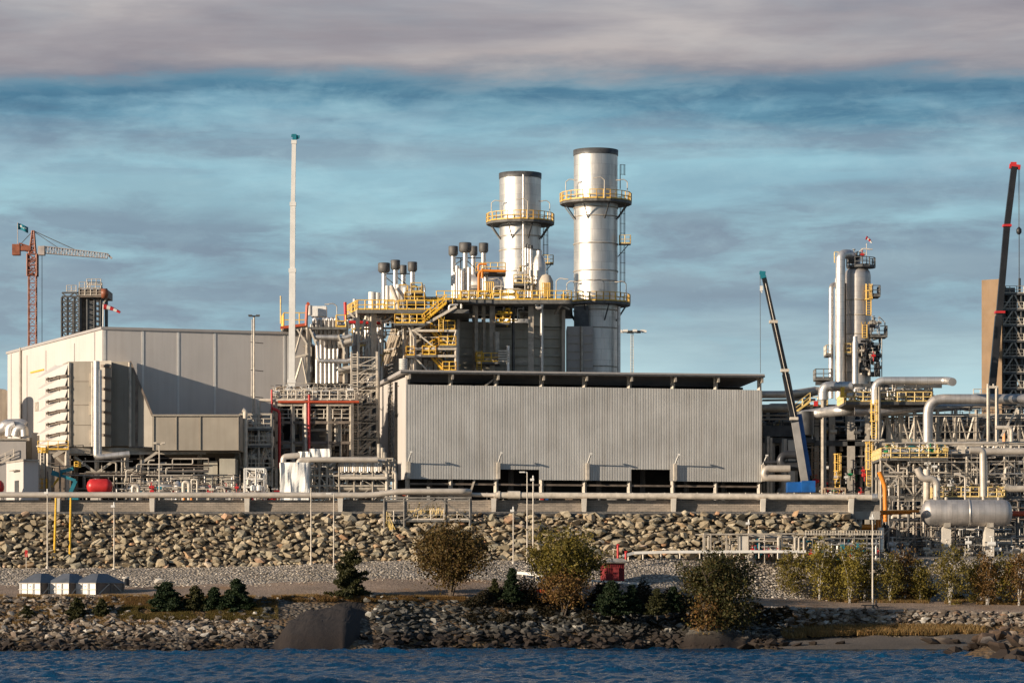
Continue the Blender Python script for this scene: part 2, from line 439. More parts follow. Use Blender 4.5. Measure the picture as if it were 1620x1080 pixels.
SUB = [1, 2, 5, 5, 4, 7, 6, 5, 3, 1, 3, 2]
rows_t = [(k, j / SUB[k]) for k in range(len(SUB)) for j in range(SUB[k])] + [(len(SUB) - 1, 1.0)]
pxs = list(np.arange(-7000, -400, 600)) + list(np.arange(-400, 2000, 8)) + list(np.arange(2000, 9000, 600))
g = MB(); nr = len(rows_t); slot = []
for px in pxs:
    for k, t in rows_t:
        p = seg(px, k, t)
        p.x = (px - 810) / F * p.y
        if 2 <= k <= 7:
            am = {2: .35, 3: .4, 4: .25, 5: .06, 6: .22, 7: .1}[k] * math.sin(math.pi * min(1, max(0, t)) if k in (2, 7) else 1)
            if k == 2 and px > 1250: am = .04
            p.z += noise.noise(V((p.x * .35, p.y * .35, 0))) * am + noise.noise(V((p.x * .08, p.y * .12, 4))) * am * .9
        g.v.append(tuple(p))
for i in range(len(pxs) - 1):
    for j in range(nr - 1):
        g.f.append((i * nr + j, (i + 1) * nr + j, (i + 1) * nr + j + 1, i * nr + j + 1)); g.sm.append(True)
        k = rows_t[j][0]; px = pxs[i]
        s_ = {0: 5, 1: 5, 2: 0, 3: 0, 4: 0, 5: 1, 6: 2, 7: 3, 8: 4}.get(k, 4)
        if k == 2 and px > 1225: s_ = 6
        if k == 7 and px > 1380: s_ = 2
        slot.append(s_)
go = g.build('ground', 'shore_ground', None, fixn=False); struct(go)
for n_ in ('track', 'gravel', 'riprap_bed', 'yard', 'seabed', 'sand'): go.data.materials.append(M[n_])
go.data.polygons.foreach_set('material_index', slot)

# ------------------------------------------------------------ water
m, t, b = newmat('water')
pos = t.new('ShaderNodeNewGeometry').outputs['Position']
c = t.ramp(t.noise(t.mapping(pos, (.05, .012, 1)), 1, 5), [(.35, (.001, .027, .070, 1)), (.65, (.003, .050, .118, 1))])
t.l.new(c, b.inputs['Base Color']); b.inputs['Roughness'].default_value = .12; b.inputs['IOR'].default_value = 1.33
b.inputs['Specular IOR Level'].default_value = .3
bn = t.new('ShaderNodeBump'); bn.inputs['Strength'].default_value = 1.0; bn.inputs['Distance'].default_value = .3
nh = t.math('ADD', t.noise(t.mapping(pos, (1, .7, 1)), 1.6, 6, .65), t.math('MULTIPLY', t.noise(pos, 6, 3), .25))
t.l.new(nh, bn.inputs['Height']); t.l.new(bn.outputs[0], b.inputs['Normal'])
xs = np.concatenate([[-7000, -2500, -900, -300, -140], np.arange(-62, 62.1, .25), [140, 300, 900, 2500, 7000]])
ys = np.concatenate([[-7000, -2000, -500, -50, 60, 120], np.arange(165, 360, .36)])
gx, gy = np.meshgrid(xs, ys, indexing='ij')
rs = np.random.RandomState(3); hz = np.zeros_like(gx)
for k in range(50):
    lam = .8 * 1.05 ** k if k < 46 else 14; ang = math.radians(rs.normal(255, 34)); ph = rs.rand() * 6.28
    am = .023 * lam ** .52 * (1 if k < 46 else .6)
    q = (gx * math.cos(ang) + gy * math.sin(ang)) * 2 * math.pi / lam + ph
    grp = .5 + .5 * np.sin(gx * .11 * math.cos(k) + gy * .09 * math.sin(k * 1.7) + k)
    hz += am * (1 - np.abs(np.sin(q / 2))) * 1.5 * grp if k % 2 else am * np.sin(q) * grp
far = (np.abs(gx) > 70) | (gy < 150); hz[far] = 0; hz[~far] -= hz[~far].mean() + .12
vs = np.stack([gx, gy, hz], -1).reshape(-1, 3); ny = len(ys); nx_ = len(xs)
ii, jj = np.meshgrid(np.arange(nx_ - 1), np.arange(ny - 1), indexing='ij'); a_ = (ii * ny + jj).ravel()
fs = np.stack([a_, a_ + ny, a_ + ny + 1, a_ + 1], -1)
me = bpy.data.meshes.new('water'); me.vertices.add(len(vs)); me.vertices.foreach_set('co', vs.ravel())
me.loops.add(fs.size); me.loops.foreach_set('vertex_index', fs.ravel().astype(np.int32))
me.polygons.add(len(fs)); me.polygons.foreach_set('loop_start', np.arange(0, fs.size, 4, dtype=np.int32))
me.polygons.foreach_set('loop_total', np.full(len(fs), 4, dtype=np.int32)); me.update(calc_edges=True)
me.polygons.foreach_set('use_smooth', [True] * len(fs)); me.materials.append(M['water'])
wo = bpy.data.objects.new('water', me); sc.collection.objects.link(wo); struct(wo)

# ------------------------------------------------------------ rocks
def rock_mat(name, stops, wet=True, bs=3.5, tide=1.0):
    m, t, b = newmat(name)
    geo = t.new('ShaderNodeNewGeometry'); pos = geo.outputs['Position']
    f = t.math('FRACT', t.math('ADD', geo.outputs['Random Per Island'], t.new('ShaderNodeObjectInfo').outputs['Random']))
    c = t.ramp(f, [(p, q + (1,)) for p, q in stops])
    c = t.mix(.75, c, t.ramp(t.noise(pos, 2.2, 6, .7), [(.32, (.55, .53, .5, 1)), (.68, (1.3, 1.28, 1.22, 1))]), 'MULTIPLY')
    if wet:      # weed and tide line stain the lowest stones
        sp = t.new('ShaderNodeSeparateXYZ'); t.l.new(pos, sp.inputs[0])
        zz = t.math('MULTIPLY', t.math('ADD', sp.outputs[2], t.math('MULTIPLY', t.noise(pos, .6, 3), -1.0)), .5, clamp=True)
        c = t.mix(t.ramp(zz, [(0, (1, 1, 1, 1)), (.45 * tide / 2, (.9, .9, .9, 1)), (tide / 2, (0, 0, 0, 1))]), c, (.024, .015, .010, 1))
    t.l.new(c, b.inputs['Base Color']); b.inputs['Roughness'].default_value = .85
    bn = t.new('ShaderNodeBump'); bn.inputs['Strength'].default_value = .6; bn.inputs['Distance'].default_value = .08
    t.l.new(t.noise(pos, bs, 6, .7), bn.inputs['Height']); t.l.new(bn.outputs[0], b.inputs['Normal'])
rock_mat('riprap_rock', [(0, (.15, .12, .08)), (.2, (.29, .235, .16)), (.4, (.41, .335, .23)), (.55, (.26, .235, .18)), (.7, (.37, .315, .22)), (.84, (.47, .405, .30)), (.94, (.42, .30, .18)), (.97, (.44, .24, .13)), (1, (.60, .54, .45))], False)
rock_mat('shore_rock', [(0, (.08, .06, .045)), (.3, (.17, .135, .105)), (.6, (.24, .20, .16)), (.82, (.34, .31, .27)), (.93, (.22, .13, .08)), (1, (.60, .57, .52))])
rock_mat('bedrock', [(0, (.024, .0175, .015)), (1, (.029, .0215, .0185))], True, 5, 1.5)
rock_mat('dim_rock', [(0, (.02, .019, .016)), (.4, (.05, .048, .042)), (.75, (.10, .097, .088)), (.93, (.18, .17, .155)), (1, (.36, .345, .31))], True, 3.5, 1.7)  # stones' own darker grey, with the middle bank's shade added in colour
rock_mat('spit_rock', [(0, (.07, .045, .03)), (.4, (.13, .085, .06)), (.75, (.20, .15, .115)), (1, (.36, .31, .27))], True, 3.5, 1.4)
rock_mat('pale_stone', [(0, (.22, .19, .155)), (.5, (.42, .37, .31)), (1, (.7, .64, .56))], False)
rock_mat('pale_rock', [(0, (.24, .23, .205)), (1, (.36, .345, .31))], True, 4, 1.9)

def hull(seed, n=22, flat=.75):
    r = random.Random(seed); bm = bmesh.new()
    for _ in range(n):
        v = V((r.gauss(0, 1), r.gauss(0, 1), r.gauss(0, 1))).normalized() * r.uniform(.85, 1.1)
        v = V([max(-.88, min(.88, q)) for q in v]); bm.verts.new((v.x, v.y * .9, v.z * flat))
    res = bmesh.ops.convex_hull(bm, input=bm.verts)
    bmesh.ops.delete(bm, geom=[e for e in res['geom_interior'] if isinstance(e, bmesh.types.BMVert)], context='VERTS')
    bm.verts.index_update(); vs = [v.co.copy() for v in bm.verts]; fs = [tuple(v.index for v in f.verts) for f in bm.faces]
    bm.free(); return vs, fs
HULLS = [hull(s, 12 + s % 7, .62 + .05 * (s % 6)) for s in range(16)]
HM = {}
def rock_mesh(i, mname):
    if (i, mname) not in HM:
        me = bpy.data.meshes.new('boulder'); me.from_pydata([tuple(v) for v in HULLS[i][0]], [], HULLS[i][1])
        me.materials.append(M[mname]); HM[(i, mname)] = me
    return HM[(i, mname)]
HV = [np.array([tuple(v) for v in h[0]]) for h in HULLS]
def scatter_rocks(items, name, mname, nind, label, group):
    """items (point, size, squash); the nind largest are boulders of their own, the rest one heap"""
    items = sorted(items, key=lambda q: -q[1]); r = random.Random(5)
    vs, fs, o = [], [], 0
    for n_, (p, s, sq) in enumerate(items):
        i = r.randrange(16); e = (r.uniform(-.5, .5), r.uniform(-.5, .5), r.uniform(0, 6.28)); k = V((s * r.uniform(.85, 1.3), s, s * sq * r.uniform(.75, 1.1))) * .5
        from mathutils import Euler
        if n_ < nind:
            ob = bpy.data.objects.new('boulder', rock_mesh(i, mname)); sc.collection.objects.link(ob)
            ob.location = p; ob.rotation_euler = e; ob.scale = k
            tag(ob, label, 'boulder', group)
        else:
            R = np.array(Euler(e).to_matrix()); a = (HV[i] * np.array(k)) @ R.T + np.array(p)
            vs.append(a); fs += [tuple(q + o for q in f) for f in HULLS[i][1]]; o += len(a)
    me = bpy.data.meshes.new(name); me.from_pydata(np.concatenate(vs).tolist(), [], fs); me.materials.append(M[mname])
    ob = bpy.data.objects.new(name, me); sc.collection.objects.link(ob); return ob
R_ = random.Random(11)
it = []
row = 0; tt = 0.0
while tt < 1.02:
    px = -60 + R_.uniform(0, 10)
    while px < 1385:
        s = R_.choice([.5, .65, .8, .95, 1.1, 1.4, 1.8]) * R_.uniform(.85, 1.15) * (.92 if px > 660 else .78)
        p = seg(px, 7, min(1, max(0, tt + R_.uniform(-.04, .04)))); p.y -= .15 + R_.uniform(0, .25); p.z += R_.uniform(-.1, .1)
        it.append((p, s, R_.uniform(.6, .9) if px > 700 else R_.uniform(.7, 1.05))); px += s * 14.2 * R_.uniform(.72, .95)
    tt += .068; row += 1
o_ = scatter_rocks(it, 'riprap', 'riprap_rock', 150, 'large angular brown boulder in the steep riprap bank under the concrete wall', 'boulders of the riprap bank')
tag(o_, 'bank of tightly packed brown and grey angular stones under the wall', 'riprap', kind='stuff')

it = []
def shore_band(px0, px1, k, t0, t1, n, smin, smax, pw=2.2, dz=0):
    for _ in range(n):
        px = R_.uniform(px0, px1); t_ = R_.uniform(t0, t1)
        if 420 < px < 596 and k <= 4 and not (k == 4 and t_ > .8): continue
        if 195 < px < 430 and ((k == 4 and t_ < .8) or (k == 3 and t_ > .45)) and R_.random() < .88 and noise.noise(V((px * .025, k + t_, 9))) > -.22: continue
        p = seg(px, k, t_); s = smin + (smax - smin) * R_.random() ** pw
        p.z += s * .12 + dz; it.append((p, s, R_.uniform(.55, .85)))
shore_band(-60, 595, 2, -.05, 1, 1500, .3, 1.3)
shore_band(-60, 595, 3, 0, 1, 1350, .25, 1.15)
shore_band(-60, 595, 4, 0, 1, 800, .22, 1.0)
shore_band(1150, 1240, 2, -.05, 1, 150, .3, 1.4)
shore_band(1240, 1700, 4, .05, 1, 520, .5, 1.3, 1.2)
shore_band(1240, 1345, 3, .3, 1, 60, .3, .9)
it_main = it; it = []
for _ in range(330):     # spit of boulders near on the right
    x = R_.uniform(38.5, 75); y = R_.uniform(252, 322)
    hgt = 2.9 * max(0, min(1, (x - 37.5 - max(0, (y - 285)) * .12) / 6)) ** .6 * max(0, 1 - abs(y - 290) / 42)
    hgt *= .9 if y < 290 else 1
    s = R_.uniform(.9, 2.3); it.append((V((x, y, hgt - s * .22)), s, .8))
o_ = scatter_rocks(it, 'spit_stones', 'spit_rock', 60, 'brown wet boulder on the stone spit at the lower right corner', 'boulders of the near spit')
tag(o_, 'brown wet stones of the spit at the lower right corner', 'stones', kind='stuff'); it = it_main
for px, py, s in ((1472, 1017, 2.4), (1496, 1016, 2.6), (1512, 1020, 1.7), (1330, 1012, 1.2), (1240, 1014, 1.5), (1262, 1012, 1.7), (1285, 1013, 1.2), (1218, 1015, 2.2), (1175, 1018, 2.4), (1150, 1016, 2.6), (1195, 1014, 2.0)):
    D = 340; p = U(px, py, D); p.z = ground(px, D) + s * .1; it.append((p, s, .5))
o_ = scatter_rocks(it, 'shore_stones', 'shore_rock', 150, 'large weathered boulder among the loose stones along the waterline', 'boulders along the shore')
tag(o_, 'loose grey and brown stones piled along the waterline', 'stones', kind='stuff')
g = MB()
for i in range(17):
    for j in range(15):
        x, y = 36 + i * 3, 248 + j * 6
        hgt = 2.6 * max(0, min(1, (x - 38 - max(0, (y - 285)) * .12) / 6)) ** .6 * max(0, 1 - abs(y - 290) / 42)
        g.v.append((x, y, hgt - .7))
for i in range(16):
    for j in range(14): g.f.append((i * 15 + j, (i + 1) * 15 + j, (i + 1) * 15 + j + 1, i * 15 + j + 1)); g.sm.append(True)
struct(g.build('rock_spit_ground', 'shore_ground', None, False))

def outcrop(name, label, pts, mname, ny=12, crag=0):
    """rounded rock hump: ridge line through px/py/D stations"""
    g = MB(); n = 90; ny = 26
    for i in range(n + 1):
        t_ = i / n; px = lerp(pts[0][0], pts[-1][0], t_)
        for a, b in zip(pts, pts[1:]):
            if a[0] <= px <= b[0] + 1e-6:
                u = (px - a[0]) / (b[0] - a[0]); u = u * u * (3 - 2 * u); py = lerp(a[1], b[1], u); D0 = lerp(a[2], b[2], u); D1 = lerp(a[3], b[3], u)
        for j in range(ny + 1):
            q = j / ny; D = lerp(D0, D1, q); top = max(0.0, Z(py, D1)) + .6 + noise.noise(V((px * .015, 3, 1))) * .9
            z = -1.0 + (top + .4) * math.sin(q * math.pi / 2) ** .75
            x = X(px, D); nn = noise.noise(V((x * .12, D * .2, z * .5))) * .7 + noise.noise(V((x * .5, D * .6, z * 1.4))) * .3 + abs(noise.noise(V((x * 1.5, D * 1.8, z * 3.5)))) * .22 + crag * (abs(noise.noise(V((x * .7, D * .9, z * 1.6)))) * 1.3 + abs(noise.noise(V((x * 2.2, D * 2.5, z * 4)))) * .5)
            g.v.append((x, D + nn, z + nn * .5))
        zb = g.v[-1]; g.v.append((zb[0], zb[1] + 3, zb[2] - 2.5))
    k = ny + 2
    for i in range(n):
        for j in range(k - 1): g.f.append((i * k + j, (i + 1) * k + j, (i + 1) * k + j + 1, i * k + j + 1)); g.sm.append(not crag)
    g.org = g.v[len(g.v) // 2]; o = g.build(name, mname, None, False)
    return tag(o, label, 'rock')
it = []
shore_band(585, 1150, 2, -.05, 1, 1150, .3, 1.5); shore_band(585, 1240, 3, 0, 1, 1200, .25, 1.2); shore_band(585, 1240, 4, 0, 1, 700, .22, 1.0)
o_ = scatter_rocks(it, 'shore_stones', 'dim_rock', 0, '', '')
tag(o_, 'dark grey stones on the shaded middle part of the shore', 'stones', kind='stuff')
outcrop('bedrock_slab', 'broad smooth dark brown bedrock slab sloping into the water', [(405, 1022, 324, 330), (430, 1002, 322.5, 334), (462, 976, 322, 339), (495, 959, 323, 341), (540, 953, 324, 342), (580, 955, 328.5, 343), (612, 975, 333, 343)], 'bedrock', crag=.38)
outcrop('rock_outcrop', 'pale grey rounded rock outcrop beside the small beach', [(1075, 1012, 338, 342), (1100, 992, 337, 346), (1135, 984, 337, 347), (1175, 996, 338, 346), (1200, 1015, 340, 344)], 'pale_rock', crag=1)
it = []
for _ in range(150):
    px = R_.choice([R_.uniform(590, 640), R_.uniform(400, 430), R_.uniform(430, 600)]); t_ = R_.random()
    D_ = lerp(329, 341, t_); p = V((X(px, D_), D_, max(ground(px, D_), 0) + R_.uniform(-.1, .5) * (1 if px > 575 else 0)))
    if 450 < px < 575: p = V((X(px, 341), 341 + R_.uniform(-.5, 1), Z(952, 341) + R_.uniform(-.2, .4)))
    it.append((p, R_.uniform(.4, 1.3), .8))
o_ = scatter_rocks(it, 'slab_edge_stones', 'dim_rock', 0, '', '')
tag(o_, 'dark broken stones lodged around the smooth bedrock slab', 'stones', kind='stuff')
# small stones lying on the gravel slope
gs = []
vs, fs, o = [], [], 0
for _ in range(5200):
    px = R_.uniform(-60, 1700); k = R_.choice([6, 6, 6, 6, 5]); t_ = R_.random() if k == 6 else R_.choice([R_.uniform(0, .16), R_.uniform(.85, 1)])
    p = seg(px, k, t_); s = R_.uniform(.1, .32) * (1.5 if px > 1180 and k == 6 and R_.random() < .6 else 1)
    i = R_.randrange(16); a = HV[i] * np.array([s * .6, s * .5, s * .4]) + np.array(p + V((0, 0, s * .1)))
    vs.append(a); fs += [tuple(q + o for q in f) for f in HULLS[i][1]]; o += len(a)
me = bpy.data.meshes.new('gravel_stones'); me.from_pydata(np.concatenate(vs).tolist(), [], fs); me.materials.append(M['pale_stone'])
ob = bpy.data.objects.new('gravel_stones', me); sc.collection.objects.link(ob)
tag(ob, 'small loose stones strewn over the gravel slope above the track', 'stones', kind='stuff')
# ------------------------------------------------------------ large buildings
class Wall:
    """upright plane between two ground points; n points to the water side"""
    def __init__(s, P0, P1):
        s.a = V((P0[0], P0[1])); s.b = V((P1[0], P1[1])); s.L = (s.b - s.a).length; s.d = (s.b - s.a) / s.L
        s.n = V((s.d.y, -s.d.x))
    def at(s, dist, z, off=0.0):
        p = s.a + s.d * dist + s.n * off; return V((p.x, p.y, z))
    def spx(s, px):     # distance along the wall that shows at photo column px
        r = (px - 810) / F; return (r * s.a.y - s.a.x) / (s.d.x - r * s.d.y)
    def D(s, px): return (s.a + s.d * s.spx(px)).y
    def z(s, px, py): return Z(py, s.D(px))
    def slab(s, mb, s0, s1, z0, z1, o0, o1):
        A = [s.at(s0, z0, o0), s.at(s1, z0, o0), s.at(s1, z0, o1), s.at(s0, z0, o1)]
        B = [p + V((0, 0, z1 - z0)) for p in A]; return mb.loft(A, B)
def poly4(*p): return [(q[0], q[1]) for q in p]
G = 15.15
# turbine hall
A0 = (X(162, 440), 440); A1 = (X(12, 483), 483); FW = Wall(A0, (X(486, 449), 449)); LW = Wall(A1, A0)
B1 = FW.at(FW.L, 0); C1 = (B1.x - 14, 496)
hall = thing('industrial_hall', 'large windowless cream metal clad hall with a flat roof, bright end wall at far left', 'building', (A0[0], A0[1], G))
g = MB(); g.pr([A0, (B1.x, B1.y), C1, A1], G - 1, 41); g.build('wall', 'cream_panel', hall)
g = MB(); g.pr([(A0[0] - .15, A0[1] - .2), (B1.x + .1, B1.y - .2), (C1[0], C1[1] + .3), (A1[0] - .3, A1[1] + .3)], 41.003, 41.35); rf = g.build('roof', 'grey_panel', hall)
g = MB()
for px in (165.5, 226, 282, 340, 399, 450, 456): FW.slab(g, FW.spx(px) - .14, FW.spx(px) + .14, G, 40.95, .003, .05)
g.build('wall_seam', 'white', hall)
g = MB()
for px in (18, 34, 43, 73, 118, 150): s_ = LW.spx(px); LW.slab(g, s_ - .12, s_ + .12, G, 40.9 - (px % 3) * .8, .003, .07)
g.build('wall_seam', 'grey_panel', hall)
s_ = LW.spx(34); g = MB(); LW.slab(g, s_ - .3, s_ + .3, G, 41.4, .08, .25); g.build('downpipe', 'galv', hall)
g = MB(); LW.slab(g, LW.spx(49), LW.spx(70), LW.z(60, 588), LW.z(60, 585.5), .01, .12); g.build('hoist_beam', 'yellow', hall)
# small door marks on the gable
g = MB(); LW.slab(g, LW.spx(56), LW.spx(61), LW.z(58, 650), LW.z(58, 636), .01, .1); g.build('vent_louvre', 'galv', hall)

# intake filter house
def px_poly(pts): return [(X(a, d), d) for a, d in pts]
ink = thing('air_intake_house', 'beige turbine air intake filter house on steel legs with seven sloping hoods', 'air intake', (X(108, 412), 412, G))
zt, zb = Z(571, 412), Z(706, 412)
g = MB(); g.pr(px_poly([(108, 412.8), (150, 412.3), (176, 411.2), (176, 441), (104, 441), (89, 421.5)]), zb, zt)
g.build('filter_box', 'intake', ink)
g = MB(); g.pr(px_poly([(176.2, 414), (204, 413.8), (204, 441), (176.2, 440)]), Z(705, 414), Z(572, 414)); g.build('filter_box', 'intake', ink)
g = MB()
for px in (110, 147, 205.5): g.beam(U(px, 573, {110: 412.6, 147: 412.1}.get(px, 413.6)), U(px, 706, {110: 412.6, 147: 412.1}.get(px, 413.6)), .3, .3)
g.build('corner_trim', 'galv_light', ink)
# side access panels & service doors
for k in range(3):
    y0 = 590 + k * 45; g = MB(); g.box2(U(141, y0, 412.25), U(149.5, y0 + 21, 412.25) + V((0, 1, 0))); g.build('access_door', 'tan_clad', ink)
g = MB()
for k in range(7):
    y = 578 + k * 18.2; g.beam(U(160, y, 411.8), U(175, y + 2.5, 411.1), .14, .3)
g.build('ledge', 'steel_brown', ink)
g = MB()
for y in (603, 640, 672): g.beam(U(110, y, 412.75), U(146, y, 412.3), .05, .05)
g.build('panel_joint', 'steel_brown', ink)
# hoods: sloping roofs open below, side cheeks
for k in range(7):
    y0 = 571 + k * 18.2 if k else 571; yl = 597.5 + (k) * 17.9
    yr = 590 + k * 18.0
    Dn, Df = 411.6, 430
    top_r = [U(109, yr - 17.5, 413), U(88.5, yr - 13.5, 421.5)]
    lo = [U(103, yr + .5, 412.9), U(57.5 + (k % 2) * 1.2, yl, 420.5)]
    g = MB(); th = V((0, 0, -.14))
    q = [top_r[0], lo[0], lo[1], top_r[1]]; Dn = 411.4
    g.loft([p for p in q], [p + th for p in q])
    hd = g.build('hood', 'cream_panel', ink)
    g = MB()
    for px in (73, 91): 
        dd = lerp(420.5, 411, (px - 58) / 48) + 1; a = U(px + 3, lerp(yl, yr, (px - 58) / 48) - 1, dd); g.beam(a, V((a.x, a.y, a.z - .7)), .12)
    g.beam(U(74, yl + 2.6, 420), U(106, yr + 4, 412.2), .1, .3)
    g.build('hood_strut', 'steel_brown', hd)
g = MB(); g.pr(px_poly([(107.4, 412.7), (107.9, 412.8), (88.9, 421.4), (88.3, 421.3)]), zb, zt - .5); g.build('filter_screen', 'steel_dark', ink)
g = MB(); g.add([U(75, 707, 412), U(108, 706, 412), U(121, 706, 435), U(88, 707, 435), U(75, 709, 412), U(108, 708, 412), U(121, 708, 435), U(88, 709, 435)],
    [(0, 1, 2, 3), (4, 5, 6, 7), (0, 1, 5, 4), (1, 2, 6, 5), (2, 3, 7, 6), (3, 0, 4, 7)]); g.build('walkway', 'grating', ink)
# transition and silencer duct
g = MB(); a = [U(206, 571, 413.8), U(206, 705, 413.8), U(206, 705, 441), U(206, 571, 441)]; b_ = [U(241, 657, 413), U(241, 707, 413), U(241, 707, 438), U(241, 657, 438)]
g.loft(a, b_); g.build('transition_duct', 'intake', ink)
g = MB()
for px, ya in ((216, 594), (229, 627)):
    g.beam(U(px, ya, 413.5), U(px, 705, 413.5), .2, .3)
g.beam(U(206, 571.5, 413.7), U(241, 657, 412.9), .25); g.build('duct_rib', 'steel_brown', ink)
g = MB(); g.box2(U(241.2, 712, 413), U(379, 657, 413) + V((0, 22, 0))); sd_ = g.build('silencer_duct', 'intake', ink)
g = MB()
for px in (243, 279, 317, 377): g.beam(U(px, 657.5, 412.93), U(px, 711, 412.93), .14, .1)
g.beam(U(241, 656.6, 412.8), U(380, 656.6, 412.8), .2); g.build('duct_rib', 'intake', sd_)
# supporting steel
g = MB(); g.beam(U(76, 713, 412), U(380, 712, 418), .5, .7); g.beam(U(84, 722, 412), U(108, 707, 412), .5, .5); g.beam(U(110, 718, 413), U(326, 716, 415), .25, .3)
g.build('main_beam', 'galv', ink)
for px, D, y1 in ((66, 414, 708), (77, 412, 712), (106, 412, 707), (153, 414, 707), (200, 414, 712), (224, 416, 712), (316, 420, 712), (345, 430, 712), (120, 432, 712), (240, 436, 712), (290, 436, 712), (376, 421, 712)):
    g = MB(); g.beam(U(px, y1, D), V((X(px, D), D, G)), .45 if px < 330 else .7); g.build('leg', 'galv_light' if px < 120 else 'galv', ink)
g = MB()
for a, b2 in (((250, 714), (205, 745)), ((118, 722), (152, 748)), ((153, 748), (178, 730)), ((84, 718), (106, 738)), ((200, 760), (225, 735))):
    g.beam(U(*a, 413.5), U(*b2, 413.5), .32)
g.build('brace', 'galv', ink)
for x0, x1, xr in ((152.5, 152.5, .42), (157.5, 157.5, .3)):
    pipe(ink, [U(x0, 571 if xr > .4 else 585, 410.6), U(x0, 721, 410.6), U(x0 + 8, 722.5, 410.6), U(205, 718, 411)], xr, 'alu')
rail_ = MB().rail([U(60, 711, 411.5), U(108, 711, 411.5)], 1.1, 1.4).build('railing', 'yellow', ink)

# sheds and huts at the far left
h = thing('service_building', 'low pale grey building with a flat roof at the left edge, behind the white hut', 'building', (X(-10, 425), 425, G))
g = MB(); g.pr(px_poly([(-120, 424), (41, 425), (41, 436), (-120, 436)]), G - .5, Z(696, 425)); g.build('wall', 'grey_panel', h)
g = MB(); g.pr(px_poly([(-121, 423.7), (41.6, 424.7), (41.6, 436.2), (-121, 436)]), Z(696, 425) + .003, Z(693.5, 425)); g.build('roof', 'galv', h)
g = MB(); g.beam(U(-5, 735, 424.9), U(22, 722, 424.9), .1); g.rail([U(-5, 735, 424.5), U(22, 722, 424.5)], 1, 1.5); g.build('stair_rail', 'galv_light', h)
h = thing('equipment_hut', 'small cream hut with a dark door between the hall and the intake legs', 'hut', (X(20, 402), 402, G))
g = MB(); zz = Z(729, 402); g.pr(px_poly([(10, 409), (37, 402), (61, 403), (52, 414), (20, 416)]), G - .3, zz); g.build('wall', 'cream_panel', h)
g = MB(); g.pr(px_poly([(9, 409), (36.8, 401.5), (61.8, 402.6), (52.5, 414.5), (20, 416.5)]), zz + .003, zz + .22); g.build('roof', 'galv', h)
W2 = Wall((X(10, 409), 409), (X(37, 402), 402)); g = MB(); W2.slab(g, W2.spx(24), W2.spx(30), G, Z(760, 405), .01, .08); g.build('door', 'steel_dark', h)
g = MB(); W2.slab(g, W2.spx(22), W2.spx(32), Z(745, 405), Z(743.5, 405), .01, .6); g.build('door_canopy', 'galv', h)
h = thing('annex_building', 'tall narrow grey plant room between hall gable and intake hoods', 'building', (X(40, 430), 430, G))
g = MB(); g.pr(px_poly([(28, 432), (58, 430), (64, 440), (34, 442)]), G, Z(696, 430)); g.build('wall', 'cream_panel', h)
g = MB(); g.box2(U(42, 725, 429), U(50, 692, 429) + V((0, 2, 0))); g.build('louvre', 'galv', h)
g = MB(); g.box2(U(50.5, 729, 429), U(59, 684, 429) + V((0, 2, 0))); g.build('duct', 'cream_panel', h)
g = thing('storage_silo', 'brown cylindrical tank partly cut off by the left edge of the view', 'tank', (X(-14, 470), 470, G))
MB().lathe((X(-22, 470), 470, G), [(3, 0), (3, Z(618, 470) - G), (2.8, Z(616, 470) - G), (.1, Z(614, 470) - G)], 32).build('shell', 'tan_clad', g)
g = thing('exhaust_duct', 'shiny bent aluminium duct lying on the roof of the low left building', 'duct', U(10, 690, 428))
for i, P_ in enumerate([[(-10, 683), (4, 679), (9, 672), (34, 671), (38, 674)], [(14, 690), (15, 675), (24, 671)], [(24, 690), (27, 678), (38, 676), (39, 690)]]):
    pipe(g, [U(a, b_, 428 - i) for a, b_ in P_], .55 if i else .75, 'alu', 14)

# the ribbed shed
SA = (X(642, 420), 420); SB = (X(1207, 431), 431); SW = Wall(SA, SB)
shed = thing('ribbed_shed', 'long open-eaved grey shed clad in vertical ribbed sheeting with two dark openings', 'shed', (SA[0], SA[1], G))
BL = (X(597, 449), 449); BR = (SB[0] - 5.2, 461)
zr = lambda px: Z(lerp(590.5, 598, (px - 642) / 565), SW.D(px))
ZT = SW.z(642, 608); ZR = Z(591, 420)
doors = [(788, 853), (998, 1060)]; secs = []; prev = 642
for a, b_ in doors: secs += [(prev, a, 0), (a, b_, 1)]; prev = b_
secs.append((prev, 1205, 0))
g = MB()
for a, b_, dr in secs:
    s0, s1 = SW.spx(a), SW.spx(b_); n = int((s1 - s0) / .33); pit = (s1 - s0) / n
    zb_ = SW.z(a, 742) if dr else SW.z(a, 757 + (a - 642) * .009); P_ = []
    for i in range(n):
        for f_, o_ in ((0, .05), (.66, .05), (.74, 0), (.92, 0)): P_.append((s0 + (i + f_) * pit, o_))
    P_.append((s1, .05))
    lo_ = [SW.at(s, zb_, o) for s, o in P_]; up_ = [SW.at(s, ZT + 0 * s, o) for s, o in P_]; k = len(P_)
    g.add(lo_ + up_, [(i, i + 1, k + i + 1, k + i) for i in range(k - 1)])
    A = SW.at(s0, zb_, -.05); Bq = SW.at(s1, zb_, -.05)
    g.loft([A, Bq, Bq + V((0, .1, 0)), A + V((0, .1, 0))], [p + V((0, 0, ZT - zb_ - .02)) for p in (A, Bq, Bq + V((0, .1, 0)), A + V((0, .1, 0)))])
g.build('front_cladding', 'shed_rib', shed, fixn=False)
g = MB(); SL = Wall(BL, SA)
a, b_ = 597, 642.3
A = [SL.at(0, Z(765, 449), 0), SL.at(SL.L - .02, Z(757, 420), 0)]
A2 = [p - V((SL.n.x, SL.n.y, 0)) * .2 for p in A]; top = [Z(613, 449), ZR - .4]
g.loft([A[0], A[1], A2[1], A2[0]], [V((p.x, p.y, top[i])) for p, i in ((A[0], 0), (A[1], 1), (A2[1], 1), (A2[0], 0))])
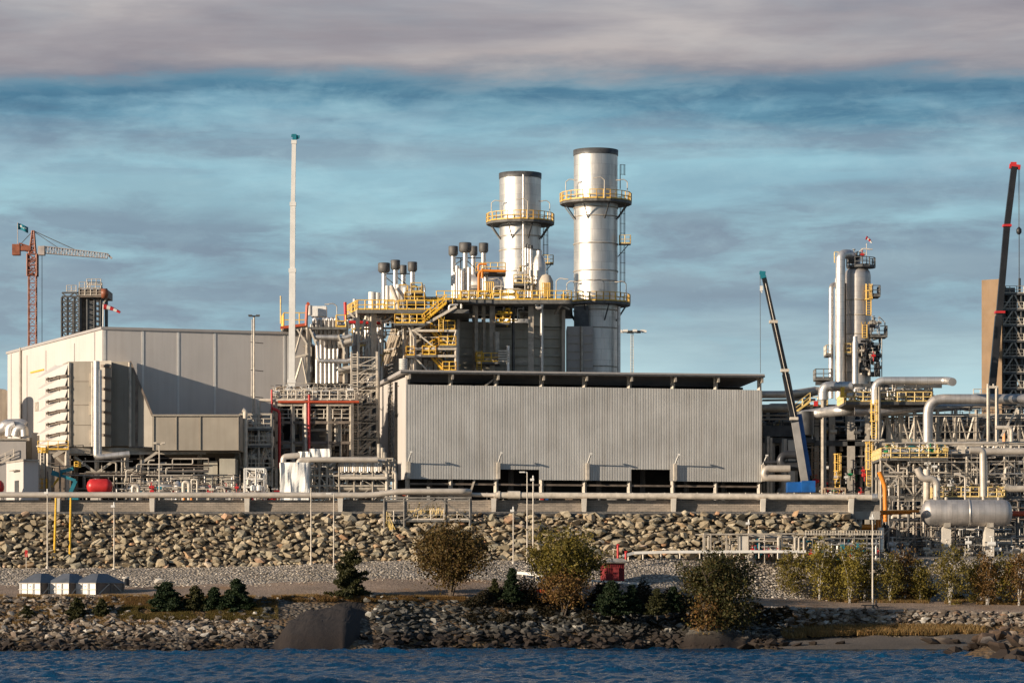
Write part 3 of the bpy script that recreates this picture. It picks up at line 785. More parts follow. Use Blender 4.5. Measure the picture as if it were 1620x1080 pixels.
g.build('end_cladding', 'cream_panel', shed)
zl = Z(757, 430)
g = MB(); SL.slab(g, SL.spx(614.3), SL.spx(616), zl, ZR - 2.2, .004, .05); g.build('seam_strip', 'steel_dark', shed)
g = MB()
for k in range(30): SL.slab(g, SL.spx(617), SL.spx(622), zl + .5 + k * .5, zl + .56 + k * .5, .004, .22)
for q in (617, 622): SL.slab(g, SL.spx(q) - .05, SL.spx(q) + .05, zl, ZR - 2, .12, .25)
g.build('wall_ladder', 'galv', shed)  # bars added in place of a ladder-like shadow pattern on the end wall
g = MB(); r0 = [(SA[0] - .6, SA[1] - 1.1), (SB[0] + .15, SB[1] - 1.0), (BR[0] + .4, BR[1] + .5), (BL[0] - .5, BL[1] + .5)]
zz = [ZR, ZR, Z(613, 449), Z(613, 449)]
zz[1] = SW.z(1207, 597.5); zz[2] = zz[1] - .8
g.loft([(p[0], p[1], z) for p, z in zip(r0, zz)], [(p[0], p[1], z + .42) for p, z in zip(r0, zz)]); g.build('roof', 'grey_panel', shed)
g = MB(); e0, e1 = V((r0[0][0], r0[0][1] - .02, zz[0] + .1)), V((r0[1][0], r0[1][1] - .02, zz[1] + .1)); g.beam(e0, e1, .3, .2); g.build('gutter', 'steel_dark', shed)
for px in (646, 714, 786, 858, 926, 997, 1066, 1134, 1203):
    s_ = SW.spx(px); zc = lerp(zz[0], zz[1], s_ / SW.L)
    g = MB(); g.beam(SW.at(s_, G, -.5), SW.at(s_, zc, -.5), .42); SW.slab(g, s_ - .12, s_ + .12, zc - .7, zc - .02, -.3, .95)
    g.build('column', 'galv', shed)
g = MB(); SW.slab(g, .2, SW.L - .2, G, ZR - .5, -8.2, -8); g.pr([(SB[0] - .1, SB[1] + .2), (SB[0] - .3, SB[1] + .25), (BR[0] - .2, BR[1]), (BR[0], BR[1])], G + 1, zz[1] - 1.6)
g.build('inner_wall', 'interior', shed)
g = MB(); SW.slab(g, 0.3, SW.L - .3, ZT - .6, ZT - .3, -.9, -.4); SW.slab(g, .3, SW.L - .3, SW.z(645, 766), SW.z(645, 763), -.9, -.4)
SW.slab(g, .3, SW.L - .3, ZT + .2, ZT + .32, -7, -6.8); g.build('rail_beam', 'steel_brown', shed)
g = MB(); g.beam(SW.at(SW.spx(730), G, -.4), SW.at(SW.spx(752), SW.z(740, 758), -.4), .25); g.build('brace', 'galv', shed); g = MB(); g.beam(SW.at(SW.spx(768), ZT, -.4), SW.at(SW.spx(784), ZR - .4, -.4), .2); g.build('brace', 'galv', shed)
for px in (645.5, 787.5, 928.5, 1067, 1206):
    s_ = SW.spx(px); y0 = 757 + (px - 642) * .009
    br_ = MB(); SW.slab(br_, s_ - .2, s_ + .2, SW.z(px, y0 - 1), SW.z(px, y0 - 27), .16, .5); bo = br_.build('lamp_bracket', 'galv_light', shed)
    g = MB(); a = SW.at(s_, SW.z(px, y0 - 27), .35); g.beam(a, a + V((.35, -1.3, 1.0)), .14, .16); c_ = a + V((.35, -1.3, 1.0)); g.box(c_ + V((0.03, -.1, .15)), (.3, .5, .18)); g.build('floodlight', 'white', bo)
# things under the shed
for px in (690, 740, 820, 880, 960, 1030, 1100, 1160):
    g = MB(); s_ = SW.spx(px); g.beam(SW.at(s_, G, -4), SW.at(s_, ZT, -4), .5); g.build('column', 'steel_dark', shed)
t_ = thing('coolant_pipework', 'pale horizontal pipes low in the dark gap beneath the ribbed shed', 'pipework', SW.at(20, G, -2))
for a, b_ in ((928, 980), (1080, 1150), (700, 776), (1160, 1196)):
    pipe(t_, [SW.at(SW.spx(a), G + 2.6, -1.6), SW.at(SW.spx(a), G + 1.5, -1.6), SW.at(SW.spx(b_), G + 1.5, -1.6), SW.at(SW.spx(b_), G + .3, -1.6)], .2, 'galv')

# ------------------------------------------------------------ chimneys
def ring_rail(mb, c, R, z, n=16, h=1.15, r=.045, step=1.0, a0=0, a1=2 * math.pi):
    P_ = [V((c[0] + R * math.cos(a0 + (a1 - a0) * k / n), c[1] + R * math.sin(a0 + (a1 - a0) * k / n), z)) for k in range(n + 1)]
    mb.rail(P_, h, step, r)
def gooseneck(p, side, root, h=2.6):
    g = MB(); p = V(p); g.tube([p, p + V((0, 0, h)), p + V((side * .5, -.1, h + .35)), p + V((side * 1.3, -.2, h + .25))], .07, 6)
    g.box(p + V((side * 1.35, -.2, h + .22)), (.6, .25, .12)); return g.build('work_light', 'galv_light', root)
def stack(name, label, pcx, D, rpx, ytop, ybot, ring_ys, plats, ladder, extra=None):
    x, R = X(pcx, D), rpx / F * D; zb_ = Z(ybot, D); c = (x, D, zb_); root = thing(name, label, 'chimney', c)
    ztop = Z(ytop, D); g = MB()
    g.lathe(c, [(R, 0), (R, ztop - zb_ - .8)], 64).build('shell', 'stack_alu', root)
    MB().lathe((x, D, ztop - .8), [(R + .08, 0), (R + .1, .78), (R - .25, .8), (R - .3, -1.5), (R - .1, -1.5)], 64).build('top_rim', 'steel_dark', root)
    for y in ring_ys: MB().lathe((x, D, Z(y, D)), [(R + .002, 0), (R + .1, .02), (R + .1, .16), (R + .002, .18)], 64).build('seam_band', 'galv', root)
    for y, Rp in plats:
        z = Z(y, D); Ro = Rp / F * D
        MB().lathe((x, D, z - .12), [(R + .02, 0), (Ro, 0), (Ro, .12), (R + .02, .12)], 16, smooth=False).build('platform', 'grating', root)
        g = MB(); g.lathe((x, D, z - .55), [(Ro - .1, .18), (Ro - .02, .18), (Ro - .02, .42), (Ro - .1, .42)], 16, smooth=False); g.build('edge_beam', 'grating', root)
        g = MB(); ring_rail(g, (x, D), Ro - .06, z, 16, 1.25, .05, 1.0); g.build('railing', 'yellow', root)
        for k in range(8):
            a = 2 * math.pi * (k + .5) / 8; u = V((math.cos(a), math.sin(a), 0))
            g = MB(); cc = V((x, D, 0)); g.beam(cc + u * (Ro - .2) + V((0, 0, z - .2)), cc + u * R + V((0, 0, z - 2.6)), .14); g.build('bracket', 'steel_dark', root)
        for a, sd2 in ((-2.6, -1), (-1.35, -1), (-.5, -1)):
            gooseneck((x + (Ro - .1) * math.cos(a), D + (Ro - .1) * math.sin(a), z), sd2 if a > -2 else 1, root)
    for y0, y1 in ladder:
        a = -.25; px_, py_ = x + (R + .45) * math.cos(a), D + (R + .45) * math.sin(a); g = MB()
        for dy in (-.28, .28): g.beam((px_, py_ + dy, Z(y1, D)), (px_, py_ + dy, Z(y0, D)), .08)
        z = Z(y1, D)
        while z < Z(y0, D): g.beam((px_, py_ - .28, z), (px_, py_ + .28, z), .06); z += .35
        for q in (.0, .5, 1.0, 1.5): g.beam((px_ + .2 + .5 * math.sin(q), py_ - .4 + q * .5, Z(y1, D) + 2), (px_ + .2 + .5 * math.sin(q), py_ - .4 + q * .5, Z(y0, D)), .04)
        z = Z(y1, D) + 2
        while z < Z(y0, D): g.beam((px_, py_ - .4, z), (px_ + .7, py_ - .2, z), .06); g.beam((px_ + .7, py_ - .2, z), (px_ + .7, py_ + .4, z), .06); z += 1.4
        g.build('ladder', 'steel_brown', root)
    return root, x, R
s1, x1, R1 = stack('chimney_stack', 'shorter of two shiny aluminium chimneys, with one yellow-railed ring platform', 823, 490, 32.8, 274.5, 560, [360, 376, 398, 432], [(352, 54)], [(356, 470)])
s2, x2, R2 = stack('chimney_stack', 'taller of two shiny aluminium chimneys, with two yellow-railed ring platforms', 942.5, 475, 34.6, 238, 640, [331, 345, 388, 431, 447, 493, 521, 582], [(320, 57), (480, 55)], [(262, 300), (322, 470)])
for root, D, x, R, y in ((s1, 490, x1, R1, 418), (s2, 475, x2, R2, 387)):
    z = Z(y, D); g = MB(); g.box((x + R + 1.0, D - .6, z), (1.7, 1.8, .15)); g.beam((x + R + 1.6, D - .6, z), (x + R, D - .6, z - 1.8), .12); g.build('rest_platform', 'grating', root)
    g = MB(); g.rail([(x + R + .2, D - 1.5, z), (x + R + 1.8, D - 1.5, z), (x + R + 1.8, D + .3, z)], 1.2, .8, .045); g.build('railing', 'yellow_pale', root)
pipe(s1, [U(828, 276, 486), U(828, 430, 486)], .16, 'alu'); pipe(s2, [U(979, 485, 473), U(979, 592, 473)], .25, 'alu')
# flue duct into the taller chimney
g = MB(); g.box2(U(897, 640, 468), U(938, 516, 468) + V((0, 8, 0))); g.build('flue_duct', 'grey_panel', s2)
g = MB(); 
for y in range(530, 592, 13): g.beam(U(897, y, 467.9), U(938, y, 467.9), .1)
g.beam(U(920, 516, 467.8), U(920, 600, 467.8), .3); g.build('duct_rib', 'galv', s2)
g = MB(); g.box2(U(908.5, 516, 471.2), U(931, 484, 471.2) + V((0, 1, 0))); g.build('damper_box', 'steel_dark', s2)

# ------------------------------------------------------------ heat recovery units
def yrail(root, pts, m='yellow', h=1.2, r=.055, step=1.1): return MB().rail(pts, h, step, r).build('railing', m, root)
def col(root, px, y0, y1, D, w_=.45, m='galv'): return MB().beam(U(px, y0, D), U(px, y1, D), w_).build('column', m, root)
def platform(root, pxa, pxb, y, D0, D1, rails='yellow', m='grating', th=.3, sides=True):
    z = Z(y, D0); a, b_ = X(pxa, D0), X(pxb, D0)
    g = MB(); g.box2((a, D0, z - th), (b_, D1, z)); g.build('deck', m, root)
    if rails:
        P_ = [(a + .05, D1, z), (a + .05, D0 + .05, z), (b_ - .05, D0 + .05, z), (b_ - .05, D1, z)]
        yrail(root, P_ if sides else P_[1:3], rails)
    return z
def silencer_pipe(root, px, ytop, ybot, D, wpx, h=12):
    c = U(px, ytop + h, D); R = wpx / 2 / F * D; hh = h / F * D
    pi_ = MB().cyl(U(px, ytop + h, D), U(px, ybot, D), .34, n=14).build('vent_pipe', 'alu', root, False)
    MB().lathe(c, [(R * .75, -.25), (R, 0), (R, hh), (R * .92, hh + .05), (R * .85, hh - .2), (.1, hh - .2)], 20).build('silencer', 'silencer', pi_)
def stairs(root, a, b_, wdt=.9, m='yellow', name='stair'):
    a, b_ = V(a), V(b_); g = MB(); off = V((0, wdt, 0))
    for o in (V((0, 0, 0)), off):
        g.beam(a + o, b_ + o, .1, .28)
        for q in (.55, 1.1): g.beam(a + o + V((0, 0, q)), b_ + o + V((0, 0, q)), .08)
        n = max(2, int((b_ - a).length / 1.2))
        for k in range(n + 1): p = a.lerp(b_, k / n) + o; g.beam(p, p + V((0, 0, 1.1)), .08)
    n = max(3, int(abs(b_.z - a.z) / .22))
    for k in range(n): p = a.lerp(b_, (k + .5) / n); g.box(p + off / 2, (.3, wdt, .05))
    return g.build(name, m, root)
def cage_ladder(root, px, y0, y1, D, m='yellow', w_=.6):
    g = MB(); x = X(px, D); za, zb_ = Z(y1, D), Z(y0, D)
    for dx in (-w_ / 2, w_ / 2): g.beam((x + dx, D, za), (x + dx, D, zb_), .09)
    z = za
    while z < zb_: g.beam((x - w_ / 2, D, z), (x + w_ / 2, D, z), .06); z += .32
    for a in (-.5, -1.57, -2.64): g.beam((x + .5 * math.cos(a), D + .1 + .7 * math.sin(a), za + 2), (x + .5 * math.cos(a), D + .1 + .7 * math.sin(a), zb_), .05)
    z = za + 2
    while z < zb_:
        P_ = [(x + .5 * math.cos(a), D + .1 + .7 * math.sin(a), z) for a in (0, -.5, -1.57, -2.64, -3.14)]
        for p, q in zip(P_, P_[1:]): g.beam(p, q, .07)
        z += 1.1
    return g.build('ladder', m, root)
def valve(mb, p, s=.4):
    mb.cyl(V(p) - V((s * .7, 0, 0)), V(p) + V((s * .7, 0, 0)), s * .45, n=8); mb.cyl(V(p), V(p) + V((0, 0, s * 1.3)), s * .12, n=6); mb.cyl(V(p) + V((0, 0, s * 1.3)), V(p) + V((0, 0, s * 1.4)), s * .5, n=10)

RT_ = random.Random(77)
def tangle(root, pa, pb, ya, yb, D0, D1, n, seed=0, mats=('galv', 'galv_light', 'alu', 'pipe_cream', 'steel_dark'), rmax=.22, hor=.5, rmin=.06):
    """dense small-bore pipework filling a box of space"""
    r = random.Random(seed * 7 + 3)
    for k in range(n):
        D = r.uniform(D0, D1); m_ = r.choice(mats); rad = rmin + (rmax - rmin) * r.random() ** 2.2
        if r.random() < hor:
            x0 = r.uniform(pa, pb); x1 = min(pb, x0 + r.uniform(.15, .7) * (pb - pa)); y = r.uniform(ya, yb); P_ = [U(x0, y, D), U(x1, y, D)]
            if r.random() < .6: P_ = [U(x0, min(yb, y + r.uniform(5, 25)), D)] + P_
            if r.random() < .6: P_.append(U(x1, min(yb, max(ya, y + r.uniform(-20, 25))), D))
        else:
            x0 = r.uniform(pa, pb); y0, y1 = sorted((r.uniform(ya, yb), r.uniform(ya, yb))); P_ = [U(x0, y0, D), U(x0, max(y1, y0 + 10), D)]
            if r.random() < .5: P_ = [P_[0] + V((r.choice((-1, 1)) * r.uniform(.4, 1.5), 0, 0))] + P_
        small_pipe(root, P_, rad, m_, 7 if rad < .15 else 10, rad * 2.5)
def valves(root, pa, pb, y, D0, D1, n, seed=1, mats=('galv_light', 'white', 'red', 'teal', 'galv', 'steel_dark'), s=.4, dy=3):
    r = random.Random(seed)
    for k in range(n):
        g = MB(); p = U(r.uniform(pa, pb), y + r.uniform(-dy, dy), r.uniform(D0, D1)); valve(g, p, s * r.uniform(.6, 1.3)); g.cyl(p, p - V((0, 0, s * 1.6)), s * .15, n=6); g.build('valve', r.choice(mats), root)
def frame(root, cols_px, ys, D0, D1, w_=.3, m='galv', brace=True, seed=0, yb=None, beams=True):
    """steel frame: columns at photo columns cols_px, floor beams at rows ys, front and rear plane"""
    r = random.Random(seed + 50); yb_ = yb or max(ys); Ds = (D0, D1)
    for px in cols_px:
        for D in Ds:
            x = X(px, D0); MB().beam((x, D, Z(min(ys), D0)), (x, D, Z(yb_, D0) if yb_ is not None else G), w_).build('column', m, root)
    g = MB()
    for y in ys:
        z = Z(y, D0)
        for D in Ds: g.beam((X(cols_px[0], D0), D, z), (X(cols_px[-1], D0), D, z), w_ * .7, w_)
        for px in cols_px: g.beam((X(px, D0), D0, z), (X(px, D0), D1, z), w_ * .7, w_)
    if beams: g.build('floor_beam', m, root)
    if brace:
        g = MB(); yy = sorted(ys) + ([yb_] if yb_ > max(ys) else [])
        for a, b_ in zip(cols_px, cols_px[1:]):
            for y0, y1 in zip(yy, yy[1:]):
                c_ = r.random()
                if c_ < .3: g.beam(U(a, y0, D0), U(b_, y1, D0), w_ * .5)
                elif c_ < .6: g.beam(U(b_, y0, D0), U(a, y1, D0), w_ * .5)
                elif c_ < .75: mx = (a + b_) / 2; g.beam(U(a, y1, D0), U(mx, y0, D0), w_ * .5); g.beam(U(mx, y0, D0), U(b_, y1, D0), w_ * .5)
        if g.f: g.build('brace', m, root)

# unit on the right (in front of the taller chimney)
u2 = thing('boiler_house', 'dark green-grey ribbed boiler house under the right-hand group of four vent silencers', 'boiler house', (X(720, 464), 464, G))
g = MB(); g.pr([(X(722, 464), 464), (X(893, 468), 468), (X(888, 480), 482), (X(724, 480), 482)], G, Z(508, 464)); g.pr([(X(840, 465.5), 465.5), (X(893.2, 467.6), 467.6), (X(888, 480), 481), (X(842, 480), 481)], Z(508, 464) - .5, Z(478, 464)); g.build('wall', 'dark_clad', u2)
g = MB()
for y in range(520, 605, 14): g.beam(U(722, y, 463.8), U(893, y + .3, 467.6), .16, .2)
for y in (487, 498): g.beam(U(842, y, 465.4), U(893, y, 467.5), .14)
g.build('wall_rib', 'dark_clad', u2)
g = MB(); g.beam(U(891.5, 478, 467.2), U(891.5, 610, 467.2), .7, .5); g.build('corner_trim', 'tan_clad', u2)
for px, w_, m_ in ((752, .55, 'galv'), (765, .4, 'galv'), (779, .75, 'galv'), (840, .75, 'galv'), (857, .35, 'alu'), (723.5, .5, 'galv'), (812, .3, 'steel_dark')): col(u2, px, 475, 610, 461.5, w_, m_)
zd = Z(474, 458); g = MB(); g.pr(px_poly([(728, 458), (905, 458), (906, 482), (735, 482), (722, 470)]), zd - .55, zd); g.build('deck', 'grating', u2)
yrail(u2, [(X(724, 468), 468, zd), (X(730, 458), 458.1, zd), (X(904, 458), 458.1, zd)], 'yellow', 1.25, .05)
for k in range(9):
    g = MB(); px = 732 + k * 21; g.beam(U(px, 475.5, 458.3), U(px, 480, 462), .2); g.build('joist', 'steel_dark', u2)
g = MB(); g.beam(U(893, 474, 459), U(878, 496, 463), .3); g.beam(U(900, 489, 463), U(880, 478, 460), .2); g.build('bracket', 'galv', u2)
drum = MB().lathe(U(740, 452, 472), [(.1, -.8), (1.2, -.5), (1.65, 0), (1.65, 4.4), (1.2, 4.95), (.1, 5.2)], 24, (1, 0, 0)).build('steam_drum', 'alu', u2)
for px, yt, wp in ((717, 390, 15), (736, 384.5, 20), (749, 390, 13), (765, 385, 15)): silencer_pipe(u2, px, yt, 474, 466 if px != 749 else 472, wp)
g = MB()
for a, b_ in (((717, 408), (765, 408)), ((717, 420), (736, 408)), ((736, 410), (765, 436)), ((765, 408), (765, 440)), ((729, 408), (729, 430))): g.beam(U(*a, 467), U(*b_, 467), .13)
g.build('pipe_support', 'steel_dark', u2)
for px in (719.5, 723.5, 727.5, 731, 742, 768.5): pipe(u2, [U(px, 418 + (px % 3) * 5, 465), U(px, 474, 465)], .3, 'alu', 12)
for P_, rr in (([(757.5, 470), (757.5, 432), (763, 428), (800, 429)], .2), ([(763, 440), (763, 424)], .2), ([(757, 428), (757, 418), (770, 418)], .15)): pipe(u2, [U(a, b_, 462) for a, b_ in P_], rr, 'orange')
z_ = platform(u2, 752, 800, 429, 463, 468, 'yellow_pale')
z_ = platform(u2, 812, 842, 448, 462, 470, 'yellow_pale')
for px, yt in ((832, 392), (836, 393), (840, 394)): pipe(u2, [U(px, yt, 464), U(px, 470, 464)], .22, 'alu'); MB().cyl(U(px, yt, 464), U(px, yt - 6, 464), .3, n=10).build('vent_cap', 'steel_dark', u2, False)
MB().lathe(U(853, 460, 464), [(.9, 0), (.95, 3.5), (.7, 4.6), (.4, 5.0), (.4, 5.6)], 16).build('flash_vessel', 'alu', u2)
g = MB(); g.lathe(U(864, 472, 462), [(1.0, 0), (1.0, 2.4), (.6, 3.2), (.05, 3.4)], 16); g.build('blowdown_tank', 'tan_clad', u2)
g = MB()
for k in range(5): g.beam(U(858 + k * 3, 470, 460.8), U(858 + k * 3, 447, 460.8), .08); 
for y in (448, 456, 464): g.beam(U(858, y, 460.8), U(870, y, 460.8), .08)
g.build('ladder_cage', 'yellow', u2)
g = MB()
for k in range(6): g.beam(U(766 + k * 3, 470, 462), U(766 + k * 3, 446, 462), .09)
g.beam(U(766, 446, 462), U(781, 446, 462), .1); g.build('gate', 'yellow', u2)
pipe(u2, [U(849, 473, 459), U(849, 487, 459), U(857, 487, 459), U(857, 465, 459)], .28, 'alu'); pipe(u2, [U(857, 480, 460.5), U(857, 600, 460.5)], .17, 'alu')
for px, s_ in ((793, -1), (880, 1)): gooseneck(U(px, 474, 459), s_, u2)
tangle(u2, 728, 850, 452, 472, 460, 470, 26, 1, ('alu', 'galv_light', 'yellow', 'pipe_cream', 'galv'))
tangle(u2, 806, 850, 415, 472, 461, 466, 18, 2, ('alu', 'galv_light', 'yellow_pale', 'pipe_cream', 'galv'), hor=.35)
# lower platforms and services on the front of the dark wall
platform(u2, 784, 808, 510, 459.5, 464, 'yellow'); tangle(u2, 786, 806, 488, 510, 460, 463, 14, 3, ('yellow', 'yellow', 'steel_dark'), .16, .3)
platform(u2, 752, 790, 572, 459, 464, 'yellow'); cage_ladder(u2, 758, 555, 590, 458.6)
MB().cyl(U(785.5, 525, 460), U(785.5, 572, 460), .42, n=12).build('vent_pipe', 'galv', u2)
for k in range(5):
    g = MB(); y = 555 + k * 4; g.beam(U(788, y, 459), U(807, y, 459), .25, .2); g.build('cooling_fin', 'galv_light', u2)
pipe(u2, [U(803.5, 547, 459.3), U(803.5, 600, 459.3)], .25, 'alu')
tangle(u2, 724, 838, 480, 508, 461.8, 466, 22, 4, ('steel_dark', 'galv', 'pipe_dark', 'alu'))
g = MB(); g.beam(U(810, 572, 462), U(838, 572, 462), .35); g.beam(U(842, 520, 463), U(857, 535, 463), .15); g.beam(U(842, 534, 463), U(857, 534, 463), .15); g.build('beam', 'galv', u2)

# unit on the left
u1 = thing('boiler_house', 'open steel boiler house with a beige sloping duct under the left group of vent silencers', 'boiler house', (X(560, 452), 452, G))
zd = Z(489.5, 452); g = MB(); g.pr(px_poly([(549, 460), (566, 452), (742, 452), (742, 478), (650, 478), (606, 461.5), (552, 461)]), zd - .5, zd); g.build('deck', 'grating', u1)
yrail(u1, [(X(550, 460), 460, zd), (X(566, 452), 452.1, zd), (X(624, 452), 452.1, zd)], 'yellow', 1.3, .06)
yrail(u1, [(X(630, 452), 452.1, zd), (X(700, 452), 452.1, zd)], 'yellow', 1.3, .05)
for px, yt, wp in ((607.5, 416.5, 19), (625.5, 412, 15), (638, 420, 11), (652.5, 415, 15)): silencer_pipe(u1, px, yt, 489, 462 if px != 638 else 468, wp, 12)
g = MB()
for a, b_ in (((607, 433), (652, 433)), ((625, 436), (645, 452)), ((607, 436), (622, 448)), ((652, 433), (652, 470))): g.beam(U(*a, 463), U(*b_, 463), .12)
g.build('pipe_support', 'steel_dark', u1)
MB().lathe(U(617, 468, 466), [(.1, -.6), (1.1, -.3), (1.5, 0), (1.5, 2.8), (1.1, 3.3), (.1, 3.5)], 20, (1, 0, 0)).build('steam_drum', 'white', u1)
for px, yt, r_ in ((589, 462, .55), (597.5, 463, .4), (561, 473, .25), (613, 452, .3), (630, 450, .35), (641, 455, .35)): MB().cyl(U(px, yt, 459), U(px, 489, 459), r_, n=14).build('vent_pipe', 'white', u1)
pipe(u1, [U(619, 452, 456), U(632, 489, 456)], .32, 'galv_light')
pipe(u1, [U(628, 456, 457), U(640, 470, 457), U(640, 489, 457)], .25, 'alu')
platform(u1, 640, 672, 476, 455, 462, 'yellow'); platform(u1, 650, 668, 461, 456, 460, 'yellow_pale')
tangle(u1, 600, 730, 470, 488, 454, 466, 30, 5, ('yellow', 'alu', 'white', 'galv', 'pipe_cream')); tangle(u1, 640, 672, 448, 476, 456, 460, 12, 6, ('yellow', 'alu', 'yellow_pale'))
# sloping beige duct facing the sun
g = MB(); 
q = [U(641, 508, 462), U(622, 514, 472), U(592, 604, 470), U(618, 604, 458)]
back = [p + V((2.2, 3.4, 0)) for p in q]; g.loft(q, back); du = g.build('inlet_duct', 'tan_clad', u1)
g = MB()
for k in range(6): t_ = (k + .5) / 6; g.beam(q[0].lerp(q[1], t_) + V((-.12, -.1, 0)), q[3].lerp(q[2], t_) + V((-.12, -.1, 0)), .32, .22)
for t_ in (.45, .72): g.beam(q[0].lerp(q[3], t_) + V((-.2, -.2, 0)), q[1].lerp(q[2], t_) + V((-.2, -.2, 0)), .3)
g.build('duct_rib', 'tan_clad', du)
g = MB(); 
q2 = [U(641.3, 508, 462), U(619, 604, 458.2), U(724, 604, 464), U(724, 508, 464)]; g.loft(q2, [p + V((1, 9, 0)) for p in q2]); g.build('wall', 'tan_clad', u1)
g = MB()
for y in range(520, 604, 14): g.beam(U(641 - (y - 508) * .23, y, 460.6), U(724, y, 463.4), .12, .16)
g.build('wall_rib', 'steel_brown', u1)
for px, D in ((566, 453), (571, 462), (588, 453), (592.5, 453.3), (604, 460), (640, 452.5), (648, 454), (548, 462)): col(u1, px, 490, 606, D, .42, 'galv_light')
g = MB()
for a, b_ in (((567, 545), (581, 494)), ((581, 494), (592, 540)), ((567, 541), (590, 536)), ((572, 580), (581, 545)), ((581, 545), (591, 575)), ((550, 492), (568, 510)), ((640, 510), (625, 500)), ((648, 520), (640, 560))): g.beam(U(*a, 453), U(*b_, 453), .26)
g.build('brace', 'galv_light', u1)
for px in (561.5, 579, 583, 599, 603): pipe(u1, [U(px, 500, 456), U(px, 606, 456)], .3, 'alu')
pipe(u1, [U(571, 498, 458), U(620, 500, 458), U(640, 496, 458)], .5, 'galv_light'); pipe(u1, [U(575, 506, 455), U(610, 508, 455), U(622, 498, 455)], .25, 'alu')
pipe(u1, [U(546, 478, 455), U(547, 509, 455), U(602, 511, 455)], .22, 'red')
tangle(u1, 550, 625, 496, 520, 455, 468, 26, 7); tangle(u1, 560, 610, 520, 604, 456, 466, 20, 8, hor=.35)
# stair tower frame in front
fr = u1
for px in (651, 655.5, 722): col(fr, px, 522 if px > 652 else 500, 604, 451, .4, 'galv_light')
g = MB()
for y in (523, 551.5, 563): g.beam(U(651, y, 450.8), U(722, y, 450.8), .3)
g.beam(U(655, 523, 450.8), U(722, 485, 450.8), .35)
for a, b_ in (((655, 564), (680, 590)), ((655, 523), (688, 550)), ((722, 552), (700, 536)), ((640, 505), (655, 535)), ((722, 523), (716, 545))): g.beam(U(*a, 450.7), U(*b_, 450.7), .2)
g.build('stair_frame', 'galv_light', fr)
platform(fr, 624, 672, 511, 450, 456, 'yellow')
stairs(fr, U(668, 510, 451), U(706, 478, 451)); stairs(fr, U(681, 522, 452), U(698, 541, 452)); stairs(fr, U(680, 562, 452), U(700, 584, 452)); stairs(fr, U(668, 560, 453), U(694, 545, 453))
platform(fr, 694, 722, 546, 450.5, 455, 'yellow'); platform(fr, 668, 690, 561, 450.5, 455, 'yellow'); platform(fr, 700, 722, 586, 450.5, 455, 'yellow'); platform(fr, 642, 656, 562, 450, 455, 'yellow'); platform(fr, 696, 720, 521, 452, 456, 'yellow')
tangle(fr, 600, 700, 492, 530, 452, 458, 34, 109, ('yellow', 'galv_light', 'pipe_cream', 'alu', 'galv', 'steel_brown'), .16, .5)
tangle(fr, 652, 720, 525, 602, 451, 456, 26, 110, ('yellow', 'galv_light', 'yellow', 'galv', 'steel_brown'), .09, .5, .05)
tangle(u1, 548, 606, 520, 604, 453, 458, 30, 112, ('galv_light', 'pipe_cream', 'alu', 'galv', 'yellow_pale'), .2, .3)
tangle(fr, 660, 722, 505, 600, 456, 461, 26, 9, ('yellow', 'steel_dark', 'galv', 'alu', 'yellow', 'steel_brown'))
cage_ladder(fr, 698, 505, 524, 450.3)
g = MB()
for k in range(6): g.lathe(U(638, 570 + k * 3, 449), [(.35, 0), (.6, .05), (.6, .2), (.35, .22)], 12)
g.build('insulator_stack', 'white', fr)
platform(fr, 690, 742, 474, 456, 470, 'yellow', sides=False)

g = MB(); g.box2(U(548, 700, 470), U(606, 588, 470) + V((0, 5, 0))); g.build('wall', 'steel_brown', u1)
# left wing: pipes, valve deck
u0 = thing('turbine_annex', 'steel framed valve platform with vertical steam pipes and red edge beam beside the white boom', 'pipe structure', (X(500, 446), 446, G))
za = Z(517, 446); g = MB(); g.pr(px_poly([(445, 452), (449, 446), (548, 446), (548, 454), (446, 455)]), za - .35, za); g.build('deck', 'grating', u0)
yrail(u0, [(X(446, 452), 452, za), (X(449, 446), 446, za), (X(486, 446), 446, za)], 'yellow', 1.9, .06); yrail(u0, [(X(532, 446), 446.1, za), (X(547, 446), 446.1, za)], 'yellow', 1.6, .06)
g = MB(); g.beam(U(443.5, 518.5, 445.9), U(486, 513, 445.9), .35); g.beam(U(484, 515, 445.8), U(486, 482, 445.8), .3); g.beam(U(486, 482, 445.8), U(489, 479, 445.8), .4); g.build('edge_beam', 'red_orange', u0)
MB().beam(U(444, 512, 446), U(444, 468, 446), .14).build('mast', 'yellow_pale', u0)
for px, D in ((487, 446), (489.5, 452), (546, 447), (473, 455), (516, 456)): col(u0, px, 518, 606, D, .5, 'galv')
g = MB()
for a, b_ in (((470, 521), (486, 545)), ((478, 519), (467, 560)), ((467, 565), (487, 560)), ((466, 606), (478, 566)), ((478, 566), (486, 606)), ((490, 520), (500, 545)), ((546, 560), (535, 530))): g.beam(U(*a, 445.6), U(*b_, 445.6), .22)
g.build('brace', 'galv_light', u0)
for k in range(6):
    px = 499 + k * 6.7; pipe(u0, [U(px - 4, 530, 448), U(px - 2.5, 506, 447), U(px, 503.5, 447), U(px + 2.2, 506, 447), U(px + 2.2, 545, 448)], .24, 'alu'); pipe(u0, [U(px + 3, 536, 449), U(px + 3, 606, 449)], .3, 'alu', 12)
pipe(u0, [U(494, 525, 446.5), U(497, 533, 446), U(548, 534, 446), U(555, 531, 446)], .34, 'alu', 12); pipe(u0, [U(502, 540, 446), U(503, 571, 446), U(550, 571, 446), U(556, 569, 446)], .3, 'alu', 12)
pipe(u0, [U(496, 521, 449), U(548, 519, 449)], .6, 'galv_light', 14)
for y, D in ((541, 446), (545, 447), (583, 446), (587, 447)): pipe(u0, [U(535, y + 3, D), U(556, y - 2, D)], .35, 'pipe_cream', 12)
